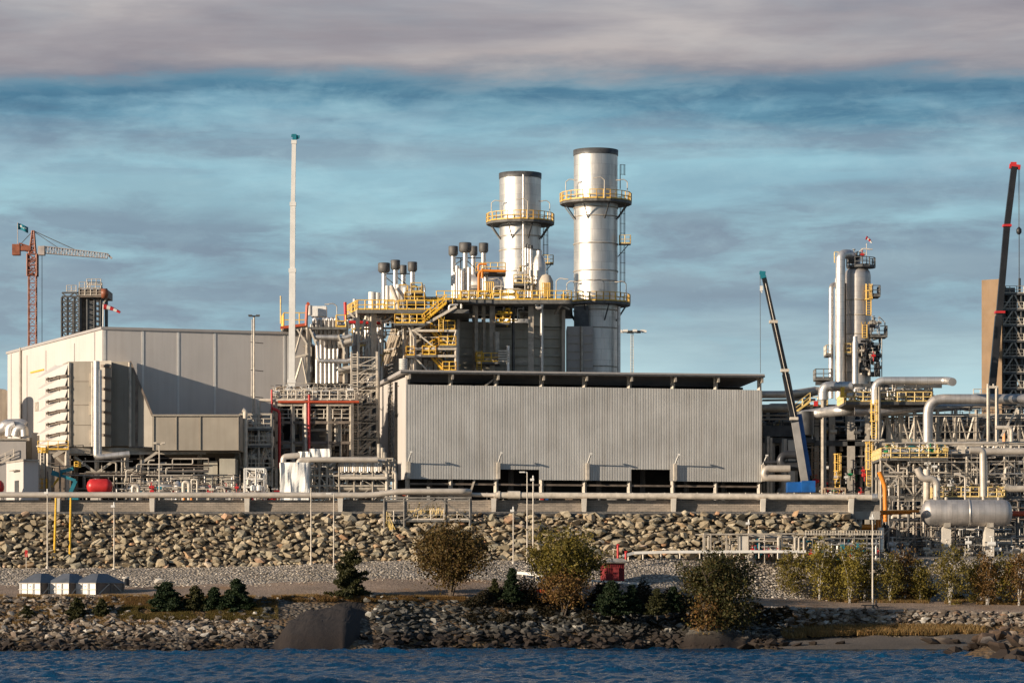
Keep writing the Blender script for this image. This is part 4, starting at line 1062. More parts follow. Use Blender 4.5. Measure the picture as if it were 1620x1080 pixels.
g = MB(); g.box2(U(536, 573, 447.5), U(552, 546, 447.5) + V((0, 2, 0))); g.box2(U(536, 604, 447.5), U(552, 588, 447.5) + V((0, 2, 0))); g.build('valve_box', 'steel_brown', u0)
MB().box2(U(492, 500, 448), U(516, 484, 448) + V((0, 2.5, 0))).build('wrapped_valve', 'tarp', u0); MB().cyl(U(490, 499, 447), U(490, 483, 447), .35, n=12).build('vent_pipe', 'white', u0)
gooseneck(U(533, 517, 447), -1, u0, 2.8); tangle(u0, 490, 550, 506, 530, 447, 456, 24, 12); tangle(u0, 490, 552, 530, 604, 448, 456, 24, 13, hor=.4)
g = MB(); q = [U(484, 540, 454), U(497, 548, 454), U(513, 545, 453), U(500, 612, 453), U(470, 612, 456), U(472, 552, 456)]; g.loft(q, [p + V((.5, 2, 0)) for p in q]); g.build('inlet_duct', 'cream_panel', u0)
q = [U(517, 545, 453), U(534, 540, 454), U(520, 606, 453), U(508, 606, 452)]; g = MB(); g.loft(q, [p + V((.5, 1.5, 0)) for p in q]); g.build('inlet_duct', 'tan_clad', u0)
g = MB(); g.box2(U(462, 760, 458), U(560, 600, 458) + V((0, 4, 0))); g.build('wall', 'steel_brown', u0)
tangle(u0, 466, 556, 596, 626, 450, 457, 26, 14, ('galv', 'steel_brown', 'galv_light', 'pipe_cream'))
# ------------------------------------------------------------ cranes and masts
def lattice_mast(mb, a, b, w0, w1=None, n=10, r=.09, braces=True):
    """square lattice between a and b"""
    a, b = V(a), V(b); d = (b - a).normalized(); u, v_ = perp(d); w1 = w1 or w0
    def cor(t): 
        w_ = lerp(w0, w1, t) / 2; c = a.lerp(b, t); return [c + u * w_ * i + v_ * w_ * j for i, j in ((-1, -1), (1, -1), (1, 1), (-1, 1))]
    A, B = cor(0), cor(1)
    for p, q in zip(A, B): mb.beam(p, q, r * 1.6)
    if braces:
        for k in range(n):
            P, Q = cor(k / n), cor((k + 1) / n)
            for i in range(4): mb.beam(P[i], Q[(i + 1) % 4] if k % 2 else Q[i - 1], r); mb.beam(Q[i], Q[(i + 1) % 4], r)
tcr = thing('tower_crane', 'orange lattice tower crane with pale jib and green flag far behind the hall', 'tower crane', (X(51, 560), 560, G))
D = 560
g = MB(); lattice_mast(g, U(51.5, 960 - (G - H) * F / D, D), U(51.5, 402, D), 1.25, n=40, r=.085); g.build('mast', 'crane_red', tcr)
g = MB(); lattice_mast(g, U(51.5, 437, D), U(51.5, 402, D), 1.6, n=4, r=.12); g.beam(U(44, 434, D), U(59, 434, D), .3); g.build('climbing_cage', 'crane_red', tcr)
g = MB(); lattice_mast(g, U(51.5, 402, D), U(52.5, 365, D), 1.1, .3, n=7, r=.11); g.build('apex', 'crane_red', tcr)
g = MB(); lattice_mast(g, U(68, 395, D), U(170, 405, D), 1.15, .8, n=24, r=.055); g.beam(U(170, 402, D), U(177, 409, D), .3); g.build('jib', 'crane_white', tcr)
g = MB(); lattice_mast(g, U(52, 396, D), U(30, 389, D), .9, n=5, r=.1); g.box(U(40, 393, D), (2, 1.4, .8)); g.build('counter_jib', 'crane_red', tcr)
g = MB(); g.box2(U(19, 403, D - .8), U(31, 386, D - .8) + V((0, 1.6, 0))); g.build('counterweight', 'crane_red', tcr)
g = MB(); g.box2(U(60, 403, D - .8), U(70, 389, D - .8) + V((0, 1.6, 0))); g.build('cab', 'crane_white', tcr)
g = MB(); g.beam(U(52.5, 365, D), U(123, 397, D), .12); g.beam(U(53, 366, D), U(92, 392, D), .1); g.beam(U(52.5, 365, D), U(30, 389, D), .1); g.build('tie_cable', 'steel_dark', tcr)
MB().cyl(U(66.5, 399, D), U(66.5, 600, D), .05, n=5).build('hoist_rope', 'steel_dark', tcr)
MB().cyl(U(28, 388, D), U(28, 352, D), .07, n=6).build('flagpole', 'crane_white', tcr)
def flag(root, p, w_, h_, m, droop=.25, name='flag', nx=10):
    g = MB(); p = V(p); vs = []
    for s_ in (0, .04):
        for i in range(nx + 1):
            for j in range(2):
                t_ = i / nx; vs.append(p + V((w_ * t_, math.sin(t_ * 7) * .12 * w_ + s_, -h_ * j - droop * w_ * t_ + math.sin(t_ * 5) * .04 * w_)))
    n = (nx + 1) * 2; fs = []
    for i in range(nx):
        a = i * 2; fs += [(a, a + 1, a + 3, a + 2), (n + a + 2, n + a + 3, n + a + 1, n + a)]
        for q in (0, 1): fs.append((a + q, a + 2 + q, n + a + 2 + q, n + a + q))
    fs += [(0, 1, n + 1, n), (n - 2, n - 1, 2 * n - 1, 2 * n - 2)]
    g.add(vs, fs, True); return g.build(name, m, root)
f_ = flag(tcr, U(28, 353, D), 1.75, 1.0, 'teal', .35)
g = MB(); p = U(33, 357.5, D - .35); g.cyl(p, p + V((0, .05, 0)), .16, n=10); g.beam(p + V((.3, .05, -.2)), p + V((.95, .05, -.45)), .16, .04); g.build('flag_emblem', 'white', f_)

dt = thing('refinery_tower', 'dark open steel tower with scaffolding rising far behind the hall roof', 'steel tower', (X(130, 540), 540, G)); D = 540
for px in (98, 107, 118, 126.5, 139, 150, 160):
    for dd in (0, 7): MB().beam(U(px, 470 if px < 125 else 455, D) + V((0, dd, 0)), V((X(px, D), D + dd, G)), .4 if px > 125 else .3).build('column', 'steel_dark', dt)
g = MB()
for k, y in enumerate(range(461, 545, 8)):
    y1 = max(y, 463); g.beam(U(98, y1, D), U(127, y1, D), .25)
    g.beam(U(98, y1, D), U(107, y1 + 8, D), .2); g.beam(U(118, y1, D), U(107, y1 + 8, D), .2); g.beam(U(118, y1, D), U(127, y1 + 8, D), .2)
    g.beam(U(139, y, D), U(161, y, D), .2); g.beam(U(139, y, D), U(158, y + 8, D), .2)
    g.beam(U(150, y, D), U(162, y, D), .14)
g.build('brace', 'steel_dark', dt)
MB().box2(U(127, 620, D + 1), U(139, 460, D + 1) + V((0, 6, 0))).build('lift_shaft', 'steel_brown', dt)
MB().box2(U(127, 470, D - 1), U(170, 458, D - 1) + V((0, 7, 0))).build('top_module', 'steel_brown', dt)
MB().lathe(U(161, 464, D - 1), [(.1, -.1), (.8, 0), (.8, .9), (.1, 1.1)], 12, (1, 0, 0)).build('tank', 'crane_red', dt)
g = MB()
for a, b_, y in ((127, 161, 457), (139, 161, 452), (107, 122, 462), (127, 163, 468)): z = Z(y, D); g.rail([(X(a, D), D - 1.1, z), (X(b_, D), D - 1.1, z)], 1.0, .9, .05)
g.build('railing', 'galv', dt)
g = MB(); g.beam(U(170, 470, D), U(160, 485, D), .2); g.beam(U(139, 458, D), U(139, 447, D), .15); g.beam(U(161, 458, D), U(161, 447, D), .15); g.beam(U(139, 448, D), U(161, 448, D), .1); g.build('bracket', 'galv', dt)

def sock(root, p, w_, m1='red', m2='white', droop=.25, n=5, r0=.38):
    p = V(p)
    for k in range(n):
        a, b_ = p + V((w_ * k / n, 0, -droop * w_ * (k / n) ** 1.6)), p + V((w_ * (k + 1) / n, 0, -droop * w_ * ((k + 1) / n) ** 1.6))
        MB().cyl(a, b_, lerp(r0, r0 * .4, k / n), lerp(r0, r0 * .4, (k + 1) / n), n=12).build('sock_band', m1 if k % 2 == 0 else m2, root, False)
ws = thing('windsock', 'red and white windsock blowing right on a short pole at the hall roof corner', 'windsock', U(163, 521, 441))
MB().cyl(U(163, 521, 441), U(163.5, 482, 441), .09, n=8).build('pole', 'white', ws); sock(ws, U(164, 485, 441), 2.2, droop=.35)

def telescopic(name, label, pts, widths, D, mats, head, rope=None, hook=None, Dback=0):
    root = thing(name, label, 'crane', U(pts[0][0], pts[0][1], D))
    for i in range(len(pts) - 1):
        g = MB(); a, b_ = U(*pts[i], D), U(*pts[i + 1], D); g.beam(a, b_, widths[i], widths[i] * 1.15); g.beam(b_ - (b_ - a).normalized() * .5, b_, widths[i] + .14, widths[i] * 1.15 + .14)
        g.build('boom_section', mats[i], root)
    return root
wb = telescopic('telescopic_crane', 'tall upright white telescopic crane boom with a teal head between hall and boiler house',
    [(461, 700), (461.5, 600), (462.6, 425), (463.5, 320), (465.2, 222)], [.82, .7, .58, .48], 436, ['white'] * 4, None)
g = MB(); g.box(U(466, 218, 436), (.5, .6, .9)); g.beam(U(461, 214.5, 436), U(474, 217, 436), .35); g.beam(U(466, 221, 436), U(473, 218, 436), .2); g.build('boom_head', 'teal', wb)
MB().box(U(461, 706, 436), (2.2, 2.6, 1.4)).build('slewing_base', 'white', wb); MB().beam(U(461, 712, 436), V((X(461, 436), 436, G)), 1.3).build('pedestal', 'steel_dark', wb)

# mobile crane, blue, behind the quay on the right
D = 408
c1 = thing('mobile_crane', 'blue mobile crane with a black and grey boom leaning left beside the ribbed shed', 'crane', (X(1265, D), D, G))
def beamp(root, a, b_, w_, m, name='boom_section', D_=D): return MB().beam(U(*a, D_), U(*b_, D_), w_, w_ * 1.1).build(name, m, root)
beamp(c1, (1274, 768), (1257, 664), .78, 'boom_grey'); beamp(c1, (1279, 752), (1263, 655), .7, 'blue', 'lift_cylinder', D - -1.2)
beamp(c1, (1257.5, 668), (1243, 592), .8, 'boom_black'); beamp(c1, (1243.5, 594), (1225, 511), .66, 'boom_black'); beamp(c1, (1225, 511), (1208, 436), .5, 'boom_black')
g = MB(); g.beam(U(1259, 664, D - .5), U(1211, 448, D - .5), .06); g.build('hose_guide', 'galv_light', c1)
g = MB()
for a in ((1241.5, 586), (1223.5, 509), (1256, 662)): g.box(U(*a, D), (1.0, 1.1, .35))
g.build('boom_collar', 'galv_light', c1)
g = MB(); g.beam(U(1201.5, 431, D), U(1211, 432, D), .4); g.beam(U(1206, 433, D), U(1208, 440, D), .65); g.build('boom_head', 'teal', c1)
MB().cyl(U(1202.5, 432, D), U(1203, 590, D), .035, n=5).build('hoist_rope', 'steel_dark', c1)
g = MB(); g.box(U(1204.5, 456, D), (.35, .3, .6)); g.beam(U(1203, 458, D), U(1205.5, 463, D), .15); g.build('hook_block', 'white', c1)
g = MB(); g.box2(U(1246, 778, D), U(1270, 762, D) + V((0, 2.5, 0))); g.build('superstructure', 'blue', c1)
g = MB(); g.box2(U(1268, 778, D - .5), U(1290, 760, D - .5) + V((0, 2.6, 0))); g.box2(U(1270, 762, D), U(1281, 752, D) + V((0, 2, 0))); g.build('slewing_base', 'blue', c1)
g = MB(); g.box2((X(1240, D), D - .6, G + 1.0), (X(1318, D), D + 2.2, G + 2.1)); g.box2((X(1241, D), D - .7, G + 1.9), (X(1258, D), D + 1, G + 2.9)); g.build('chassis', 'blue', c1)
for px in (1247, 1258, 1269, 1292, 1303, 1312): MB().cyl((X(px, D), D - .8, G + .65), (X(px, D), D - .2, G + .65), .62, n=16).build('wheel', 'rubber', c1, False)
D = 440
c2 = thing('mobile_crane', 'tall black crane boom with a red head near the right edge', 'crane', (X(1568, D), D, 10))
beamp(c2, (1567, 640), (1580, 500), .85, 'boom_black', D_=D); beamp(c2, (1580, 505), (1593, 356), .75, 'boom_black', D_=D); beamp(c2, (1593, 358), (1604.5, 264), .72, 'boom_black', D_=D)
g = MB(); g.box(U(1593, 357, D), (1.1, 1.1, .3)); g.box(U(1581.5, 494, D), (1.3, 1.3, .3)); g.build('boom_collar', 'red', c2)
g = MB(); g.beam(U(1597, 263, D), U(1614, 265, D), .6); g.beam(U(1599, 259, D), U(1608, 259, D), .4); g.build('boom_head', 'red', c2)
for dx in (1611.3, 1613): MB().cyl(U(dx, 266, D), U(dx, 362, D), .03, n=5).build('hoist_rope', 'steel_dark', c2)
g = MB(); g.lathe(U(1612, 371, D), [(.15, 0), (.35, .25), (.35, .7), (.1, 1.0)], 10); g.cyl(U(1612.3, 371, D), U(1612.3, 455, D), .06, n=6); g.build('hook_block', 'black', c2)
MB().box2((X(1556, D), D - 1.5, 10), (X(1600, D), D + 2, 13)).build('chassis', 'steel_dark', c2)

def mast_light(name, label, px, D, ytop, yb=None, kind='flood', r=.13, m='galv_light', group=None, zb=None):
    zb_ = zb if zb is not None else (Z(yb, D) if yb else gz(X(px, D), D)); p = V((X(px, D), D, zb_)); root = thing(name, label, 'lamp post', p, group)
    top = U(px, ytop, D); MB().cyl(p, top, r, r * .7, n=8).build('pole', m, root, False)
    if kind == 'flood':
        g = MB(); g.box(top, (1.3, .3, .12)); g.box(top + V((-.5, -.2, .1)), (.45, .35, .22)); g.box(top + V((.5, -.2, .1)), (.45, .35, .22)); g.build('lamp_head', 'galv_light', root)
    elif kind == 'arm':
        g = MB(); g.beam(top, top + V((-.45, 0, .03)), .1); g.box(top + V((-.55, 0, .04)), (.62, .26, .13)); g.build('lamp_head', 'white', root)
    elif kind == 'camera':
        g = MB(); g.box(top + V((-.12, -.1, -.1)), (.42, .3, .26)); g.cyl(top, top + V((0, 0, .35)), .08, n=8); g.build('lamp_head', 'white', root)
    MB().cyl(p - V((0, 0, .15)), p + V((0, 0, .22)), r * 2.2, n=10).build('base', 'concrete_pale', root, False)
    return root
hm = mast_light('light_mast', 'slim pale light mast standing in front of the hall wall', 402, 434, 501, r=.17, kind='none', zb=G)
g = MB(); g.beam(U(394, 500, 434), U(410, 500, 434), .15)
for px in (396, 408): g.box(U(px, 499, 433.8), (.5, .4, .2))
g.build('lamp_head', 'steel_dark', hm)
MB().beam(U(399, 505, 434.3), U(399, 662, 434.3), .1).build('ladder', 'galv_light', hm)
g = MB()
for y in (541, 585, 627): g.beam(U(397, y, 434), U(416, y + 2, 441), .1)
g.build('wall_tie', 'steel_dark', hm)
fm = mast_light('floodlight_mast', 'thin lattice floodlight mast with a wide lamp ring right of the taller chimney', 1000, 560, 524, r=.05, kind='none', m='steel_dark', zb=G)
g = MB(); lattice_mast(g, U(1000, 640, 560), U(1000, 527, 560), .6, .4, n=26, r=.025); g.build('lattice', 'galv', fm)
g = MB(); g.lathe(U(1000, 525.5, 560), [(1.6, 0), (1.7, .1), (1.6, .2)], 16); g.build('lamp_ring', 'steel_dark', fm)
for k in range(8):
    a = k * math.pi / 4 + .2; p = U(1000, 524, 560) + V((2 * math.cos(a) * 1.05, 1.6 * math.sin(a), 0)); g = MB(); g.box(p + V((0, 0, .0)), (.75, .5, .4)); g.build('lamp_head', 'white', fm)

# ------------------------------------------------------------ machinery between hall and shed
D = 425
sr = thing('pipe_platform', 'crowded steel deck of small valves above dark pipe bays, with red fire pipes', 'pipe structure', (X(490, D), D, G))
cols_ = (436, 463, 482, 520, 556)
for px in cols_:
    for dd in (0, 9): MB().beam(U(px, 632, D) + V((0, dd, 0)), V((X(px, D), D + dd, G)), .42).build('column', 'galv', sr)
zd = platform(sr, 428, 562, 632, D, D + 12, 'galv_light')
for y, m_ in ((640, 'galv'), (668, 'steel_brown'), (700, 'steel_brown')): MB().beam(U(436, y, D - .1), U(556, y, D - .1), .25, .35).build('floor_beam', m_, sr)
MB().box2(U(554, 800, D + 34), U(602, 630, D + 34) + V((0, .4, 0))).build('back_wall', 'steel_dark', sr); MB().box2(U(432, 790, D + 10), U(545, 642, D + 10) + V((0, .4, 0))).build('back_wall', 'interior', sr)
tangle(sr, 432, 558, 612, 631, D + .5, D + 9, 60, 21, ('galv_light', 'alu', 'steel_brown', 'pipe_cream', 'galv', 'timber'), .14, .4)
valves(sr, 432, 560, 622, D + .4, D + 5, 45, 22, ('galv_light', 'white', 'steel_brown', 'tan_clad', 'galv'), .42, 6)
pipe(sr, [U(430, 616, D - .5), U(430, 740, D - .5)], .12, 'red'); pipe(sr, [U(431, 646, D - .6), U(442, 650, D - .6), U(442, 740, D - .6)], .2, 'red'); pipe(sr, [U(489, 624, D - .5), U(489, 728, D - .5)], .16, 'red')
pipe(sr, [U(440, 635.5, D - .5), U(568, 635.5, D - .5)], .17, 'red_orange')
tangle(sr, 432, 560, 606, 640, D - .5, D + 4, 60, 121, ('galv_light', 'galv', 'steel_brown', 'pipe_cream', 'steel_dark'), .06, .35, .025)
pipe(sr, [U(409, 660, D), U(409.5, 633, D), U(484, 633.5, D - .3), U(484, 714, D - .3)], .22, 'galv_light')
for px, y0, y1 in ((523, 645, 720), (539, 650, 722), (535, 662, 705), (531, 663, 705)): pipe(sr, [U(px, y1, D + 1), U(px, y0, D + 1), U(px + 6, y0 - 1, D + 3)], .17, 'galv_light' if y0 < 655 else 'galv')
tangle(sr, 440, 556, 640, 770, D + .5, D + 9, 60, 23, ('steel_dark', 'galv', 'steel_brown', 'pipe_dark', 'galv'), .3, .5)
g = MB(); g.lathe(U(500, 720, D + 6), [(.1, -.5), (2.2, 0), (2.2, 4.5), (.1, 5)], 20); g.build('dark_tank', 'steel_dark', sr)
yrail(sr, [(X(428, D), D, Z(662, D)), (X(555, D), D, Z(662, D))], 'galv')

st_ = thing('stair_tower', 'grey galvanised stair tower left of the crowded valve deck', 'stair tower', (X(410, 420), 420, G))
frame(st_, (379, 409, 430), (655, 677, 704, 740), 420, 425, .24, 'galv', seed=3, yb=770)
for y in (677, 704, 740): platform(st_, 379, 430, y, 419.8, 425, 'galv_light')
for a, b_ in (((427, 704), (411, 677)), ((411, 738), (428, 705)), ((426, 768), (412, 741))): stairs(st_, U(*a, 421), U(*b_, 421), m='galv_light')
tangle(st_, 380, 430, 650, 770, 421, 428, 30, 25, ('galv', 'galv_light', 'steel_dark', 'alu'), .2)
pipe(st_, [U(388, 760, 419), U(388, 650, 419), U(384, 648, 419)], .3, 'galv_light')
vs_ = thing('horizontal_vessel', 'dented silver horizontal drum in the shade below the silencer duct', 'tank', U(396, 735, 422))
MB().lathe(U(383, 722, 423), [(.1, -.9), (1.0, -.5), (1.25, 0), (1.25, 2.3), (1.0, 2.8), (.1, 3.2)], 22, (1, 0, 0)).build('shell', 'alu', vs_)
MB().box2(U(384, 745, 423), U(405, 735, 423) + V((0, 1, 0))).build('saddle', 'steel_dark', vs_)

sc_ = thing('scaffold_tower', 'tall grey scaffold stair tower beside the shed\'s bright left end', 'scaffold', (X(576, 432), 432, G)); D = 432
for px in (556, 566, 596, 604 - 6):
    for dd in (0, 3.2): MB().beam(U(px, 556 if px < 600 else 600, D) + V((0, dd, 0)), V((X(px, D), D + dd, G)), .16).build('upright', 'galv_light', sc_)
g = MB()
for k in range(46):
    y = 560 + k * 4.1
    if y < 745: g.beam(U(556, y, D), U(566, y, D), .09)
for k in range(14):
    y = 565 + k * 13; g.beam(U(556, y, D), U(598, y, D), .1); g.beam(U(556, y, D + 3.2), U(598, y, D + 3.2), .1); g.beam(U(566, y + 13, D), U(596, y, D), .09)
g.build('ledger', 'galv_light', sc_)
for k in range(6):
    y = 585 + k * 27; MB().box2(U(556, y, D - .1), U(598, y - 1.6, D - .1) + V((0, 3.3, 0))).build('deck_board', 'grating', sc_)
    stairs(sc_, U(568, y + 25, D + .6), U(593, y, D + .6), .8, 'galv_light', 'stair')
pp = thing('vertical_pipes', 'two tall silver pipes rising inside the scaffold tower', 'pipes', (X(580, 434), 443, G))
pipe(pp, [U(569, 770, 434), U(569, 622, 434)], .32, 'alu', 12); pipe(pp, [U(584.5, 770, 434), U(584.5, 590, 434), U(582, 585, 434)], .36, 'alu', 12); pipe(pp, [U(574, 770, 435), U(574, 640, 435)], .16, 'galv_light')

def wrapped(name, label, pa, pb, ya, yb, D, dep, seed=0):
    n = 14; g = MB(); r = random.Random(seed)
    a, b_, z0, z1 = X(pa, D), X(pb, D), Z(yb, D), Z(ya, D); rings = []
    for k in range(n + 1):
        t_ = k / n; z = lerp(z0, z1, t_); ring = []
        loop = [(lerp(a, b_, i / 12), D) for i in range(12)] + [(b_, lerp(D, D + dep, i / 6)) for i in range(6)] + [(lerp(b_, a, i / 12), D + dep) for i in range(12)] + [(a, lerp(D + dep, D, i / 6)) for i in range(6)]
        for i, (x, y) in enumerate(loop):
            q = math.sin(i * 1.9 + seed) * .06 + noise.noise(V((x * 1.2, y, z * .6 + seed))) * .22 + (.12 * math.sin(z * 1.3 + i * .8))
            ring.append((x + q * .6, y - q, z))
        rings.append(ring)
    m_ = len(rings[0]); vs = [p for q in rings for p in q]; fs = [(i * m_ + k, i * m_ + (k + 1) % m_, (i + 1) * m_ + (k + 1) % m_, (i + 1) * m_ + k) for i in range(n) for k in range(m_)]
    fs.append(tuple(range(n * m_, n * m_ + m_))); g.add(vs, fs); g.org = (lerp(a, b_, .5), D, z0); o = g.build(name, 'tarp', None); return tag(o, label, 'tarpaulin', 'tarpaulin wrapped equipment')
wrapped('tarpaulin_cover', 'tall white tarpaulin wrapped machine on the ground, the biggest of the wrapped ones', 443, 489, 731, 792, 396, 4, 1)
wrapped('tarpaulin_cover', 'small white wrapped box up behind the tall wrapped one, lower and at left', 472, 489, 714, 724, 412, 3, 2)
wrapped('tarpaulin_cover', 'small white wrapped box on the pipe rack, right of and higher than the other', 489, 521, 709.5, 724, 412, 3, 3)

D = 398
pr_ = thing('metering_rack', 'busy low pipe rack with silver manifolds left of the shed\'s cream end', 'pipe rack', (X(560, D), D, G))
frame(pr_, (490, 505, 517, 537, 561, 590, 612, 622), (725, 752, 768), D, D + 8, .2, 'galv', seed=8, yb=792)
pipe(pr_, [U(448, 735, D - .3), U(448, 722, D - .3), U(474, 720, D - .3)], .36, 'pipe_cream'); pipe(pr_, [U(470, 738, D - 1), U(474, 727, D - 1), U(598, 727, D - 1)], .34, 'pipe_cream', 12)
for y, rr, m_ in ((751, .25, 'alu'), (756, .2, 'galv_light'), (761, .15, 'pipe_dark'), (772, .35, 'galv'), (745, .15, 'galv_light')): pipe(pr_, [U(538 if y > 743 else 500, y, D - .5 + (y % 3)), U(612, y, D - .5 + (y % 3))], rr, m_)
for k in range(11): pipe(pr_, [U(540 + k * 6, 747, D), U(540 + k * 6, 733, D), U(543 + k * 6, 731.5, D), U(543 + k * 6, 745, D)], .13, 'alu' if k % 2 else 'galv_light', 8, .3)
valves(pr_, 490, 600, 740, D, D + 4, 40, 31, ('galv_light', 'white', 'alu', 'steel_dark', 'steel_brown'), .45, 8)
tangle(pr_, 488, 612, 728, 790, D, D + 6, 90, 32, ('galv', 'alu', 'galv_light', 'steel_brown', 'pipe_cream', 'steel_dark'), .22)
for px, y in ((600, 702), (605, 708), (608, 715)): pipe(pr_, [U(px, 790, D + 2), U(px, y, D + 2)], .28, 'galv')
for px in (612, 626): pipe(pr_, [U(px, 790, D), U(px, 748, D), U(px - 6, 745, D)], .2, 'galv_light')

# ------------------------------------------------------------ low equipment along the yard edge, left half
D = 399
le = thing('pump_station', 'row of small pumps, pipes and pale bollards under the silencer duct', 'pipework', (X(260, D), D, G))
tangle(le, 70, 330, 724, 790, D + 4, D + 22, 85, 41, ('galv', 'steel_brown', 'galv', 'steel_dark', 'steel_brown'), .13, .4)
tangle(le, 165, 380, 750, 792, D + 2, D + 12, 70, 44, ('galv', 'steel_brown', 'galv_light', 'alu', 'steel_dark'), .12, .4)
tangle(le, 205, 440, 766, 792, D, D + 6, 40, 42, ('galv_light', 'pipe_cream', 'alu', 'galv', 'galv'), .16, .4)
valves(le, 190, 440, 778, D, D + 4, 50, 43, ('white', 'galv_light', 'red', 'teal', 'galv', 'pipe_cream'), .4, 8)
for px, y, r_ in ((290, 762, .22), (303, 758, .13), (210, 768, .25)): pipe(le, [U(px, 792, D), U(px, y, D), U(px + 9, y + .3, D), U(px + 9, 792, D)], r_, 'galv_light' if px > 270 else 'pipe_cream')
MB().lathe(U(281, 790, D + 2), [(.55, 0), (.55, 1.7), (.35, 2.1), (.05, 2.3)], 16).build('small_tank', 'alu', le)
MB().lathe(U(253, 772, D + 3), [(.1, -.4), (.55, 0), (.55, 1.2), (.1, 1.6)], 14, (1, 0, 0)).build('small_tank', 'alu', le)
for k in range(9):
    px = 210 + k * 8; MB().cyl(U(px, 786, D + 14), U(px, 750 + (k % 3) * 4, D + 14), .22, n=8).build('bollard', 'pipe_cream', le, False)
yrail(le, [(X(207, D + 12), D + 12, Z(765, D)), (X(300, D + 12), D + 12, Z(765, D))], 'galv_light')
cb = thing('service_cabins', 'two dark green-grey cabins side by side in shade under the silencer duct', 'cabin', (X(345, 418), 418, G))
MB().box2(U(322, 800, 416), U(344, 729, 416) + V((0, 6, 0))).build('cabin_body', 'dark_clad', cb); MB().box2(U(347, 800, 415), U(372, 725, 415) + V((0, 6, 0))).build('cabin_body', 'dark_clad', cb)
bw = thing('retaining_back_wall', 'dark plant room wall far under the intake house', 'wall', (X(270, 434), 434, G)); MB().box2(U(112, 800, 433), U(430, 716, 433) + V((0, .4, 0))).build('wall', 'interior', bw); MB().box2(U(64, 800, 427), U(112, 712, 427) + V((0, .4, 0))).build('wall', 'steel_brown', bw)  # dark sheets added in front of the hall base, for its shade
rt = thing('red_tank', 'glossy red domed tank beside the intake legs at far left', 'tank', U(158, 790, 400))
MB().lathe(U(144, 769, 400), [(.05, -.55), (.55, -.4), (.85, -.1), (.92, .2), (.92, 1.9), (.8, 2.25), (.5, 2.5), (.05, 2.6)], 26, (1, 0, 0)).build('shell', 'red', rt)
MB().cyl(U(152, 762, 400), U(152, 757, 400), .18, n=10).build('nozzle', 'white', rt); MB().box2(U(143, 792, 400), U(159, 781, 400) + V((0, 1.6, 0))).build('skid', 'concrete_pale', rt)
bx = thing('red_machine', 'red machine half cut off at the left edge of the yard', 'machine', U(-4, 790, 400)); g = MB(); g.lathe(U(-14, 770, 400), [(.05, -.5), (.7, -.2), (.8, .2), (.8, 1.2), (.5, 1.5), (.05, 1.6)], 18, (1, 0, 0)); g.build('shell', 'red', bx)
MB().box2(U(-12, 792, 400), U(4, 778, 400) + V((0, 1.5, 0))).build('skid', 'concrete_pale', bx)
bl = thing('boom_lift', 'folded teal boom lift beneath the intake house legs', 'boom lift', (X(105, 405), 405, G))
g = MB(); g.beam(U(82, 747, 405), U(97, 752, 405), .6); g.beam(U(95, 746, 405), U(116, 741, 405), .4); g.beam(U(97, 752, 405), U(120, 760, 405), .35); g.beam(U(120, 760, 405), U(112, 778, 405), .45); g.build('boom', 'teal', bl)
MB().box2(U(108, 790, 405), U(124, 778, 405) + V((0, 1.6, 0))).build('chassis', 'teal', bl)
for px in (110, 121): MB().cyl((X(px, 405), 404.7, G + .4), (X(px, 405), 405, G + .4), .4, n=14).build('wheel', 'rubber', bl, False)
ya = thing('yellow_access_tower', 'yellow ladder cage at the foot of the intake house legs', 'ladder', (X(65, 408), 408, G))
for a, b_, c_, d_ in ((61, 72, 708, 716), (61, 72, 757, 772), (118, 124, 730, 738)):
    g = MB(); g.rail([(X(a, 408), 408, Z(d_, 408)), (X(b_, 408), 408, Z(d_, 408)), (X(b_, 408), 410, Z(d_, 408))], (d_ - c_) / F * 408 * 1.0, .35, .05); g.build('cage', 'yellow', ya)
g = MB(); g.beam(U(62, 716, 408), U(62, 790, 408), .12); g.beam(U(70, 716, 408), U(70, 790, 408), .12)
for y in range(720, 788, 5): g.beam(U(62, y, 408), U(70, y, 408), .07)
g.build('ladder', 'galv_light', ya)
MB().beam(U(82, 770, 409), U(104, 742, 409), .25).build('conveyor_arm', 'yellow', ya)
hu = thing('water_treatment_skid', 'open white steel skid with small tanks left of the wrapped machine', 'skid', (X(400, 398), 398, G))
frame(hu, (387, 405, 418), (741, 757, 770), 397, 400, .16, 'white', seed=5, yb=792); tangle(hu, 385, 420, 745, 790, 397, 400, 22, 51, ('white', 'pipe_cream', 'galv_light'), .2)
for px in (401, 410): MB().lathe(U(px, 776, 396.5), [(.35, 0), (.38, .5), (.2, .7)], 12).build('small_tank', 'white', hu)
tangle(hu, 360, 470, 776, 792, 396, 399, 30, 52, ('red', 'white', 'galv', 'steel_brown', 'galv_light'), .16)
for i, px in enumerate((291, 303)):
    cn = MB(); cn.lathe(U(px, 793, 388), [(.22, 0), (.05, .75)], 10); cn.box(U(px, 793, 388), (.5, .5, .06)); cn.org = U(px, 793, 388)
    tag(cn.build('traffic_cone', 'orange'), ('orange traffic cone behind the wall, left of the pair', 'orange traffic cone behind the wall, right of the pair')[i], 'cone', 'traffic cones on the yard')
